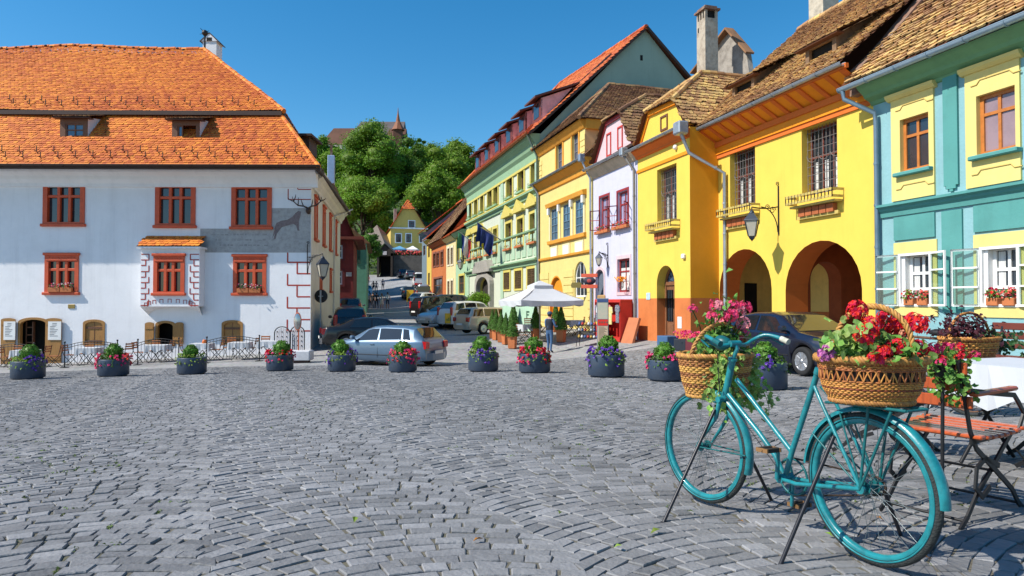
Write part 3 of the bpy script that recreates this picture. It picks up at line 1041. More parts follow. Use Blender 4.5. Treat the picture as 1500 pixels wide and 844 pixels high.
 k = abs(W.uz(440, 330)[0] - W.uz(400, 330)[0]) / 40
 Z = lambda py: W.uz(420, py)[1]
 X = lambda px: W.uz(px, 330)[0]
 stag = [(399, 349), (401, 341), (403, 332), (405, 327), (412, 323.5), (421, 322), (428, 318), (433, 312), (437, 309), (441, 310), (440, 317), (438, 324), (438, 334), (439, 338),
   (436, 338), (434, 331), (430, 328), (420, 331), (413, 333), (410, 337), (406, 342), (404, 350), (401, 351), (403, 342)]
 mb = MB().prism([(X(p), Z(q)) for p, q in stag], -.010, -.0066)
 W.part(mb, 'painted_stag', mat('brown stag paint', (.22, .17, .17), var=.3, scale=14, rough=.9))
 # antlers standing out from the corner
 mb = MB()
 A = Vector((-.1, -.1, Z(309)))
 mb.sphere(tuple(A), .16, 10, 7, 0, (.7, 1.2, 1))
 for s in (-1, 1):
  base = [A + E(0, 0, .1), A + E(s * .18, -.15, .18), A + E(s * .40, -.22, .2), A + E(s * .60, -.22, .38), A + E(s * .66, -.22, .6)]
  mb.tube(base, [.04, .034, .03, .024, .010], 6)
  for i, q in ((1, (.06, -.06, .3)), (2, (-.03, -.06, .36)), (3, (.2, 0, .16)), (3, (-.08, 0, .32))):
   mb.tube([base[i], base[i] + E(s * q[0], q[1], q[2] * .6), base[i] + E(s * q[0] * 1.2, q[1], q[2])], [.026, .022, .008], 5)
 W.part(mb, 'stag_antlers', mat('dark antler', (.05, .03, .025), rough=.6))
 # ---- doors and shutters along the café
 def leaf_shutter(px0, px1, py0, py1, rise=.12, y=-.06, name='shutter'):
  a, b, z0, z1 = W.rect(px0, py0, px1, py1)
  m = MB().prism(arch_pts(a, b, z0, z1, rise, 8), y - .05, y)
  for zz in (z0 + .18, z1 - .30): m.box((a + .02, y - .075, zz), (b - .02, y - .05, zz + .1))
  return W.part(m, name, OAK), a, b, z0, z1
 leaf_shutter(4, 24.5, 466, 533, .08); leaf_shutter(69, 92, 466, 533, .08)
 leaf_shutter(214, 227, 472, 504, .08); leaf_shutter(258, 270, 472, 504, .08)
 for (d, r), shut in zip(doors, (0, 1, 0, 1)):
  m = MB()
  a, b, z0, z1 = d
  ring(m, arch_pts(a, b, z0, z1, r), arch_pts(a + .1, b - .1, z0 + .02, z1 - .1, r), -.03, .14)
  o = W.part(m, 'door_frame', OAK)
  if shut:
   m = MB().prism(arch_pts(a + .1, b - .1, z0 + .02, z1 - .1, r), .03, .09)
   for zz in (z0 + .14, z1 - .42): m.box((a + .1, .005, zz), (b - .1, .03, zz + .09), 1)
   m.box(((a + b) / 2 - .012, .02, z0), ((a + b) / 2 + .012, .031, z1 - .12), 1)
   m.build('shutter', [OAK, TIMBER], o)
 a, b, z0, z1 = doors[0][0]
 m = MB()
 for i in range(2):                                  # glazed inner leaf standing open
  m.box((a + .12 + i * .36, .3 - i * .1, z0), (a + .16 + i * .36, .34, z1 - .2))
 for k in range(5): m.box((a + .14, .3, z0 + .2 + k * .34), (a + .5, .33, z0 + .25 + k * .34))
 W.part(m, 'door', TIMBER)
 # brass plate
 a, b, z0, z1 = W.rect(100, 446, 110, 452)
 W.part(MB().box((a, -.03, z0), (b, 0, z1), bevel=.008), 'wall_plaque', mat('brass', (.35, .24, .08), metal=.7, rough=.4))
 # ---- dormers
 def dormer(px0, px1, pyt, pyb, opened):
  y = .30
  a, b, z0, z1 = W.rect(px0, pyt, px1, pyb, y)
  m = MB()
  wa, wb, wz0, wz1 = a + .25, b - .18, z0 + .08, z1 - .28
  wall_face(m, a, b, z0, z1, [(wa, wb, wz0, wz1)], .1, y=y)
  for u_ in (a, b):
   m.add([(u_, y, z0), (u_, y, z1), (u_, y + 1.6, z1 + .28)], [(0, 1, 2)], 1)
  m.bar([(b + .03, y - .03, z0 - .05), (b + .03, y + 1.55, z1 + .2)], .05, .12)
  m.bar([(a - .03, y - .03, z0 - .05), (a - .03, y + 1.55, z1 + .2)], .05, .12)
  m.prism(rect_pts(wa, wb, wz0, wz1), y + .45, y + .46, mi=2)
  d = W.part(m, 'dormer', [TIMBER, PLASTER_W, DARK])
  m = MB()
  roof_face(m, (a - .22, y - .30, z1 - .02), (1, 0, 0), (0, 1.7, .5), [(0, 0), (b - a + .44, 0), (b - a + .3, 1.95), (.3, 1.95)], tw=.19, th=.17, rng=rng)
  m.box((a - .2, y - .27, z1 - .08), (b + .2, y + .1, z1 - .03), 2)
  m.build('dormer_roof', [TILE_DARK, TILE_BASE, BROWN_EAVE], d)
  if not opened:
   window(W, wa, wb, wz0, wz1, TIMBER, 2, (.45,), fw=.06, frame_y=y + .05, gm=GLASS_SKY, parent=d)
  else:
   window(W, wa, wa + (wb - wa) * .28, wz0, wz1, TIMBER, 1, (), fw=.05, frame_y=y + .05, gm=GLASS_SKY, parent=d)
 dormer(88, 129, 172, 204, False)
 dormer(252, 293, 175, 208, True)
 # small dormer on the street side roof
 m = MB().box((-2.4, 2.9, ZE + 1.5), (-.95, 4.3, ZE + 2.25)); m.box((-2.6, 2.6, ZE + 2.25), (-.75, 4.6, ZE + 2.36))
 W.part(m, 'dormer', BROWN_EAVE)
 # chimney and finial at the ridge end
 y = 8.2
 a, b, z0, z1 = W.rect(297, 60, 317, 84, y)
 m = MB().box((a, y, z0 - 1), (b, y + .8, z1))
 ap = ((a + b) / 2, z1 + .42)
 m.prism([(a - .08, z1 - .02), ap, (b + .08, z1 - .02)], y - .05, y + .85)
 m.bar([(a - .15, y + .4, z1 - .06), (ap[0], y + .4, ap[1] + .04)], .95, .05, mi=1)
 m.bar([(ap[0], y + .4, ap[1] + .04), (b + .15, y + .4, z1 - .06)], .95, .05, mi=1)
 m.box(((a + b) / 2 - .15, y - .06, z1 - .02), ((a + b) / 2 + .15, y - .045, z1 + .18), 2)
 W.part(m, 'chimney', [PLASTER_W, BROWN_EAVE, DARK])
 m = MB().tube([tuple(r1), tuple(r1 + E(0, 0, .75))], .05, 6)
 m.sphere(tuple(r1 + E(0, 0, .8)), .17, 8, 6)
 for k in range(6): m.tube([tuple(r1 + E(0, 0, .8)), tuple(r1 + E(.3 * math.cos(k), .2 * math.sin(k), .8 + .22 * math.sin(k * 2)))], [.04, .008], 4)
 W.part(m, 'finial', IRON)
 return W

WH = house_white()
# ------------------------------------------------------------------ the row of painted houses on the right
SLP = .2944
ANG_R = math.atan2(-.9593, .2824)

def RH(name, label, cat, px, X0):
 r = ray(px, 443)[0]
 Y = X0 / (r + SLP)
 return House(name, label, cat, (r * Y, Y), ANG_R)

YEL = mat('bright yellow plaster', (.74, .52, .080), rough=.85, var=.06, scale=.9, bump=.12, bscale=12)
YEL_SHADED = mat('shaded yellow plaster', (.80, .33, .014), rough=.85, var=.08, scale=.9, bump=.12, bscale=12)  # bay side: yellow turned orange, shade and bounce put into the colour
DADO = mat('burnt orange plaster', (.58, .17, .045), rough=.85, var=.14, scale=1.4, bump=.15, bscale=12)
ORED = mat('orange red plaster', (.66, .15, .020), rough=.85, var=.1, scale=1.2, bump=.12)
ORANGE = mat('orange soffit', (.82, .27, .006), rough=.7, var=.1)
OCHRE = mat('ochre plaster', (.84, .60, .18), rough=.9, var=.12)
BRICKY = mat('old brick and render', (.20, .10, .065), rough=.95, var=.33, scale=3.5, bump=.6, bscale=14, col2=(.30, .25, .20))
STONEGREY = mat('old grey render', (.34, .31, .27), rough=.95, var=.33, scale=2.5, bump=.5, bscale=10, col2=(.14, .12, .10))

def hip_gable(H, BL, TL, TR, BR, wall_m, roof_m, back, ya, win=None, trim=None, winm=TIMBER, over=.25, rng=RNG, zb=None):
 """attic gable standing on the eaves: trapezoid wall, two steep slopes and a half hip"""
 mb = MB()
 mb.prism([BL, TL, TR, BR], 0, .25)
 g = H.part(mb, 'attic_gable', wall_m)
 (a0, b0), (a1, b1) = BL, TL
 (c0, d0), (c1, d1) = BR, TR
 m1, m2 = (a1 - a0) / (b1 - b0), (c1 - c0) / (d1 - d0)
 z = (c0 - a0 + m1 * b0 - m2 * d0) / (m1 - m2)
 u = a0 + m1 * (z - b0)
 zmax = max(TL[1], TR[1]) + 1.9
 if z > zmax:                                         # steep: close the slopes in above the half hip
  z = zmax; u = (TL[0] + TR[0]) / 2
 A = Vector((u, ya, z))
 tl, tr, bl, br = [Vector((p[0], -over, p[1])) for p in (TL, TR, BL, BR)]
 mb = MB()

 def face(pts):
  P = [Vector(p) for p in pts]
  U = (P[1] - P[0]).normalized()
  N = sum((P[i].cross(P[(i + 1) % len(P)]) for i in range(len(P))), Vector()).normalized()
  V = N.cross(U)
  if V.z < 0: V = -V
  f = lambda p: ((p - P[0]).dot(U), (p - P[0]).dot(V))
  roof_face(mb, P[0], U, V, [f(p) for p in P], tw=.2, th=.18, rng=rng, lift=.04, wob=.014)
 Ab = Vector((u, back, z))
 o = .10
 L1, L2, L3 = bl - Vector((o, 0, 0)), tl - Vector((o, 0, 0)), tr + Vector((o, 0, 0))
 R1 = br + Vector((o, 0, 0))
 for lo, hi in ((L1, L2), (R1, L3)):
  lob, hib = Vector((lo.x, back, lo.z)), Vector((hi.x, back, hi.z))
  face([lob, lo, hi, hib] if lo is L1 else [lo, lob, hib, hi])
  face([hib, hi, A, Ab] if lo is L1 else [hi, hib, Ab, A])
 face([L2, L3, A])
 ridge_tiles(mb, A, Ab, .11); ridge_tiles(mb, L2, A, .10); ridge_tiles(mb, L3, A, .10)
 ro = mb.build('gable_roof', [roof_m, TILE_BASE], g)
 t = MB()
 w = .16
 for p, q in ((BL, TL), (BR, TR)):
  t.bar([(p[0], -.03, p[1]), (q[0], -.03, q[1])], w, .06, up=(0, 1, 0))
 t.bar([(TL[0] - .05, -.05, TL[1] - .08), (TR[0] + .05, -.05, TR[1] - .08)], .1, .2)
 t.build('gable_trim', trim or wall_m, g)
 for w_ in (win or []):
  fr = window(H, *w_, winm, 1, (), fw=.07, frame_y=-.01, parent=g)
 return g, A

def planks_shelf(H, u0, u1, z, y, parent):
 """low rail in front of a window on painted brackets"""
 m = MB()
 for zz in (z - .02, z - .22):
  m.box((u0 - .25, y - .42, zz - .035), (u1 + .25, y - .39, zz + .035), 0)
  for s in (u0 - .25, u1 + .22): m.box((s, y - .42, zz - .035), (s + .03, y, zz + .035), 0)
 n = 14
 for i in range(n + 1):
  x = u0 - .24 + (u1 - u0 + .48) * i / n
  m.box((x - .012, y - .42, z - .25), (x + .012, y - .40, z + .02), 2)
 m.box((u0 - .2, y - .30, z - .36), (u1 + .2, y, z - .30), 0)
 n = 5
 for i in range(n):
  x = u0 + (u1 - u0) * (i + .5) / n
  m.box((x - .13, y - .16, z - .62), (x + .13, y - .004, z - .38), 1)
 m.box((u0 - .12, y - .10, z - .70), (u1 + .12, y - .002, z - .60), 0)
 return m.build('window_shelf', [mat('weathered yellow wood', (.55, .42, .12), var=.3, scale=6), mat('red brick block', (.42, .12, .04), var=.25), IRON], parent)

def house_yellow():
 H = RH('arcade_house', 'bright yellow house with two arches, barred windows and a projecting gabled bay', 'house', 935, 13.7)
 rng = np.random.default_rng(21)
 D = 1.2
 ub = H.uz(1011, 350)[0]
 uR = H.uz(1281.5, 350, D)[0]
 zd = .16
 zg = H.uz(965, 200, -.35)[1]                         # bay gutter
 ZB = -2.6
 # openings of the bay
 w0 = H.rect(962.5, 244, 991, 326)
 dr = H.rect(962, 389, 988, 502)
 dr = (dr[0], dr[1], ZB, dr[3], (dr[1] - dr[0]) * .52)
 mb = MB()
 wall_face(mb, 0, ub, zd, zg, [(*w0, 0), (dr[0], dr[1], zd, dr[3], dr[4])], .38)
 wall_face(mb, 0, ub, ZB, zd, [(dr[0], dr[1], ZB, zd)], .38, mi=1, mir=1)
 for z0, z1, m in ((ZB, zd, 1), (zd, zg, 2)):
  mb.quad((ub, 0, z0), (ub, D + .5, z0), (ub, D + .5, z1), (ub, 0, z1), mi=m)
  mb.quad((0, 0, z0), (0, 6, z0), (0, 6, z1), (0, 0, z1), mi=m if m == 1 else 0)
 H.part(mb, 'bay_wall', [YEL, DADO, YEL_SHADED])
 # cornice bands of the bay
 mb = MB()
 mb.prism([(0, zg - .05), (-.32, zg - .05), (-.30, zg - .12), (-.12, zg - .30), (-.10, zg - .38), (0, zg - .40)], 0, ub + .02, 'x', 0)
 mb.box((-.01, -.05, zg - .98), (ub + .03, .0, zg - .86), 1)
 H.part(mb, 'cornice', [ORED, ORANGE])
 # door of the bay
 m = MB()
 a, b, z1 = dr[0], dr[1], dr[3]
 zt = H.uz(975, 415)[1]
 y = .40
 ring(m, arch_pts(a - .02, b + .02, ZB, z1, dr[4]), arch_pts(a + .10, b - .10, ZB, z1 - .1, dr[4] - .05), y - .04, y + .08)
 m.box((a, y - .05, zt - .07), (b, y + .05, zt + .07))
 d = H.part(m, 'door', mat('carved brown door', (.22, .095, .045), rough=.5, var=.25, scale=8, bump=.2))
 leaf = MB()
 c = (a + b) / 2
 for s in (0, 1):
  p, q = (a + .1, c - .02) if s == 0 else (c + .02, b - .1)
  leaf.box((p, y, ZB), (q, y + .05, zt - .07))
  leaf.box((p + .08, y - .03, -1.45), (q - .08, y, -.85), bevel=.02)
  leaf.box((p + .08, y - .02, -.75), (q - .08, y - .001, zt - .25), 1)
  for k in range(3): leaf.box((p + .10 + k * (q - p - .2) / 2 - .012, y - .05, -.75), (p + .10 + k * (q - p - .2) / 2 + .012, y - .02, zt - .25), 2)
 leaf.build('door_leaf', [bpy.data.materials['carved brown door'], GLASS, IRON], d)
 fan = MB().prism(arch_pts(a + .08, b - .08, zt, z1 - .08, dr[4] - .05), y + .02, y + .03)
 fl = fan.build('fanlight', GLASS_SKY, d)
 m = MB()
 for k in range(7):
  an = PI * (k + .5) / 7
  m.tube([(c, y, zt + .05), (c - (b - a) * .42 * math.cos(an), y, zt + .05 + (z1 - zt - .15) * math.sin(an))], .012, 4)
 m.build('fanlight_bars', IRON, fl)
 # windows
 for (r, dep) in ((w0, 0), (H.rect(1069, 217, 1106, 304, D), D), (H.rect(1174, 181, 1226, 283.5, D), D)):
  f = window(H, *r, mat('brown red window wood', (.22, .06, .04), rough=.55, var=.2), 3, (.42,), fw=.07, mw=.06, frame_y=dep + .36, gm=GLASS)
  cm = MB().prism(rect_pts(r[0] + .1, r[1] - .1, r[2] + .08, r[2] + (r[3] - r[2]) * .55), dep + .374, dep + .377)
  # curtains seen behind the glass stand just in front of it
  for k in range(3):
   u_a = r[0] + .08 + (r[1] - r[0] - .16) * (k + .12) / 3
   cm2 = MB().prism(rect_pts(u_a, u_a + (r[1] - r[0]) * .10, r[2] + .1, r[2] + (r[3] - r[2]) * .5), dep + .366, dep + .370)
   cm2.build('curtain', CURTAIN, f)
  g = MB()
  pale = mat('pale painted iron', (.17, .15, .14), rough=.5)
  n = 9
  for i in range(n + 1):
   x = r[0] + .03 + (r[1] - r[0] - .06) * i / n
   g.tube([(x, dep + .2, r[2]), (x, dep + .2, r[3])], .012, 4)
  for i in range(8):
   z = r[2] + (r[3] - r[2]) * (i + .5) / 8
   g.tube([(r[0], dep + .205, z), (r[1], dep + .205, z)], .012, 4)
  for i in range(3):
   xc = r[0] + (r[1] - r[0]) * (i + .5) / 3
   zc = r[2] + (r[3] - r[2]) * .62
   for sg in (-1, 1):
    g.tube([(xc + sg * .25 * math.sin(t), dep + .19, zc - .25 * math.cos(t)) for t in np.linspace(0, 1.6, 7)], .012, 4)
  g.build('grille', pale, f)
  planks_shelf(H, r[0], r[1], r[2], dep, f)
 # ---- arcade
 a1 = H.rect(1050, 365, 1130, 500, D); a2 = H.rect(1150, 352, 1262, 500, D)
 ZC = H.uz(1140, 120, D)[1] + .6
 zgt = H.uz(1140, 139, D - .75)[1]
 h1 = (max(a1[0], ub + .02), a1[1], ZB, a1[3], (a1[1] - a1[0]) * .46)
 h2 = (a2[0], a2[1], ZB, a2[3], (a2[1] - a2[0]) * .47)
 zd2 = H.uz(1140, 461, D)[1]
 wins = [(*H.rect(1069, 217, 1106, 304, D), 0), (*H.rect(1174, 181, 1226, 283.5, D), 0)]
 mb = MB()
 wall_face(mb, ub - .3, uR, ZB, zgt + .05, wins + [(*h1, 1), (*h2, 1)], .36, 0, 0, D)
 RV = .85
 for h in (h1, h2):
  P = arch_pts(*h, n=20)
  for i in range(len(P) - 1):
   p, q = P[i], P[i + 1]
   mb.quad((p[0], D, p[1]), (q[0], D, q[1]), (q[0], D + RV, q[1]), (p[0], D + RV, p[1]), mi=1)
 # piers keep a low painted base
 for u0, u1 in ((h1[1], h2[0]), (h2[1], uR)):
  mb.box((u0 - .02, D - .02, ZB), (u1 + (.02 if u1 < uR else 0), D - .004, zd2), 2)
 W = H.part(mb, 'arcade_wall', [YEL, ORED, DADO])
 # vaulted passage behind the arches
 mb = MB()
 yb = D + 3.6
 zc = a2[3] + .25
 ue_ = h1[0] - 1.1
 wall_face(mb, ue_, uR, ZB, zc, [], .3, 0, 3, yb)
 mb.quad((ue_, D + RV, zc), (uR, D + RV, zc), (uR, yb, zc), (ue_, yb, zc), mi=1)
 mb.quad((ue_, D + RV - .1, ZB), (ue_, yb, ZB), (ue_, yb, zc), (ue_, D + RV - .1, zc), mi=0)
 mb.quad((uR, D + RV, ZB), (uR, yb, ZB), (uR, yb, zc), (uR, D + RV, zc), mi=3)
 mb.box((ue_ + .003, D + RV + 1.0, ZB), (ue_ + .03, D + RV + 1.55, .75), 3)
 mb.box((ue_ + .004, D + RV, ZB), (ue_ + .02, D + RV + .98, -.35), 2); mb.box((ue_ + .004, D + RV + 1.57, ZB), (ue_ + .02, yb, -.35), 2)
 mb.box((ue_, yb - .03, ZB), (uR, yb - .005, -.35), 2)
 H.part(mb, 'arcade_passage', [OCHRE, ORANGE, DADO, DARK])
 mat('shaded passage brown', (.34, .075, .02), rough=.9, var=.2)  # orange red darkened to brown, the passage's shade put into the colour
 def cross_arch(u):
  m = MB()
  y0, y1 = D + RV, yb
  P = arch_pts(y0 + .15, y0 + 1.35, ZB, zc - .75, .6, 18)
  out = [(y0, ZB), *[(y0 + (y1 - y0) * i / 18, zc) for i in range(19)], (y1, ZB)]
  V, F = [], []
  n = len(P)
  for s in (-.28, .28):
   V += [(u + s, p[0], p[1]) for p in out] + [(u + s, p[0], p[1]) for p in P]
  for i in range(n - 1):
   F += [(i, i + 1, n + i + 1, n + i), (2 * n + i, 3 * n + i, 3 * n + i + 1, 2 * n + i + 1), (n + i, n + i + 1, 3 * n + i + 1, 3 * n + i)]
  m.add(V, F)
  return H.part(m, 'cross_arch', [bpy.data.materials['shaded passage brown']])
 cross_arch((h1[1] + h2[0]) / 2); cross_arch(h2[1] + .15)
 # soffit with painted beams, gutter
 mb = MB()
 zs = zgt - .06
 mb.quad((ub - .2, D - .75, zs), (uR - .2, D - .75, zs), (uR - .2, D, zs - .42), (ub - .2, D, zs - .42), mi=0)
 n = 12
 for i in range(n + 1):
  u = ub + (uR - .3 - ub) * i / n
  mb.bar([(u, D - .76, zs - .02), (u, D - .02, zs - .45)], .16, .05, mi=1)
 mb.box((ub - .1, D - .16, zs - .58), (uR - .05, D, zs - .40), 1)
 mb.box((ub - .05, D - .06, zs - .98), (uR - .02, D, zs - .84), 1)
 mb.box((ub - .1, D - .10, zs - .84), (uR - .05, D, zs - .58), 0)
 mb.box((ub - .2, D - .80, zs - .02), (uR - .1, D - .70, zs + .10), 1)
 H.part(mb, 'painted_soffit', [ORANGE, ORED])
 gm = MB()
 gutter(gm, (ub - .5, D - .86, zgt + .02), (uR - .15, D - .86, zgt + .06), .085)
 gutter(gm, (-.25, -.42, zg - .02), (ub + .1, -.42, zg + .0), .08)
 gm.box((ub - .15, -.62, zg - .35), (ub + .30, -.2, zg + .12), bevel=.05)
 H.part(gm, 'gutter', ZINC)
 downpipe([(ub + .1, -.42, zg - .3), (ub + .12, -.1, zg - 1.0), (ub + .55, D - .12, zg - 1.75), (ub + .55, D - .12, -.3)], H.root, ZINC, .065)
 downpipe([(ub + .55, D - .12, -.3), (ub + .55, D - .12, -2.4)], H.root, IRON, .07)
 # ---- main roof
 ze = zgt + .08
 uL = ub - .9
 yr = D + 5.6
 zr = H.uz(1160, 49, yr)[1]
 V = Vector((0, yr - (D - .9), zr - ze))
 Lv = V.length
 mb = MB()
 dor = []
 for x0, x1, yt, ybm in ((1078, 1102, 122, 140), (1187, 1221, 66, 92)):
  dor.append((x0, x1, yt, ybm))
 uh = uR - .25
 roof_face(mb, (0, D - .9, ze), (1, 0, 0), V, [(uL, 0), (uh, 0), (uh, Lv), (uL - 1.5, Lv)], tw=.2, th=.18, lift=.045, rng=rng, wob=.016, rag=.012)
 mb.quad((uL - 1.5, yr, zr), (uR, yr, zr), (uR, yr + 6, ze), (uL - 1.5, yr + 6, ze), mi=1)
 ridge_tiles(mb, (uL - 1.5, yr, zr), (uh, yr, zr), .14)
 H.part(mb, 'roof', [TILE_OLD, TILE_BASE])
 def slope_y(z): return D - .9 + (z - ze) / (zr - ze) * (yr - D + .9)
 for x0, x1, yt, ybm in dor:
  yd = D + 1.0
  for it in range(6):
   u0, z0 = H.uz(x0, ybm, yd); yd = slope_y(z0) - .02
  u0, u1, z0, z1 = H.rect(x0, yt, x1, ybm, yd)
  m = MB()
  m.box((u0 - .16, yd - .05, z0 - .12), (u1 + .16, yd + .06, z0)); m.box((u0 - .16, yd - .05, z1), (u1 + .16, yd + .06, z1 + .12))
  for s in (u0 - .16, u1): m.box((s, yd - .05, z0), (s + .16, yd + .06, z1))
  m.box((u0, yd + .1, z0), (u1, yd + .12, z1), 1)
  bk = slope_y(z1 + .9) + .1
  for s in (u0 - .14, u1 + .14):
   m.add([(s, yd, z0 - .1), (s, yd, z1 + .1), (s + (.0), bk, z1 + .95)], [(0, 1, 2)])
  o = H.part(m, 'dormer', [mat('grey brown boards', (.22, .13, .07), var=.3, scale=6), DARK])
  m = MB()
  lw = u1 - u0 + .9
  roof_face(m, (u0 - .45, yd - .28, z1 + .08), (1, 0, 0), (0, bk - yd + .3, .95), [(0, 0), (lw, 0), (lw + .5, 2.0), (-.5, 2.0)], tw=.2, th=.18, lift=.045, rng=rng, wob=.016)
  m.box((u0 - .42, yd - .26, z1 + .03), (u1 + .42, yd, z1 + .08), 1)
  m.build('dormer_roof', [TILE_OLD, TILE_BASE], o)
 # ---- attic gable on the bay
 p = lambda x, y_: H.uz(x, y_, 0)
 BL, TL, TR, BR = p(938, 214), p(952.5, 164), p(992, 146), p(1008, 181)
 wz = H.rect(968, 169, 978.5, 191)
 hip_gable(H, BL, TL, TR, BR, YEL, TILE_OLD, 7.0, 1.7, win=[wz], trim=ORANGE, rng=rng)
 # ---- chimneys
 def chimney(px0, px1, pyt, y, zb, m, cap, w=.8):
  u0, z1 = H.uz(px0, pyt, y); u1 = H.uz(px1, pyt, y)[0]
  mb = MB().box((u0, y, zb), (u1, y + w, z1))
  if cap:
   for i in range(4):
    for j in (0, 1):
     x = u0 + (u1 - u0 - .10) * i / 3
     mb.box((x, y + j * (w - .14), z1), (x + .10, y + j * (w - .14) + .14, z1 + .42))
   mb.box((u0 - .1, y - .1, z1 + .42), (u1 + .1, y + w + .1, z1 + .52), 1)
   mb.box((u0 + .02, y + .02, z1 + .52), (u1 - .02, y + w - .02, z1 + .66), 1)
   mb.box((u0 + .12, y - .01, z1 - .6), (u0 + .22, y, z1 - .35), 2)
   mb.box((u0 + .1, y + .1, z1), (u1 - .1, y + w - .1, z1 + .4), 2)
  return H.part(mb, 'chimney', [m, BRICKY, DARK])
 chimney(1020.5, 1033, 34, 6.2, 5, mat('chimney render', (.44, .38, .30), rough=.95, var=.33, scale=3, bump=.5, bscale=10, col2=(.20, .15, .11)), True, .75)
 chimney(1184, 1205, -60, 7.4, 8, mat('pale chimney render', (.52, .46, .36), var=.3, scale=4, bump=.3), False)
 # brown attic gable of the rear wing, behind the chimney
 y = 8.5
 q = lambda x, y_: H.uz(x, y_, y)
 m = MB().prism([q(1018, 108), q(1036, 83), q(1070, 45), q(1092, 70), q(1098, 110)], y, y + .3)
 g = H.part(m, 'rear_gable', STONEGREY)
 m = MB()
 a, b, c = q(1018, 108), q(1070, 44), q(1101, 78)
 m.bar([(a[0], y - .1, a[1]), (b[0], y - .1, b[1] + .06)], .5, .1); m.bar([(b[0], y - .1, b[1] + .06), (c[0], y - .1, c[1])], .5, .1)
 m.build('gable_roof', TILE_DARK, g)
 # fittings on the bay
 a = H.rect(1001, 372, 1005, 379)
 H.part(MB().box((a[0], -.12, a[2]), (a[1], 0, a[3]), bevel=.03), 'alarm_box', WHITE)
 u, z = H.uz(991, 216)
 H.part(MB().sphere((u, -.05, z), .1, 8, 6), 'wall_light', WHITE)
 return H

YH = house_yellow()

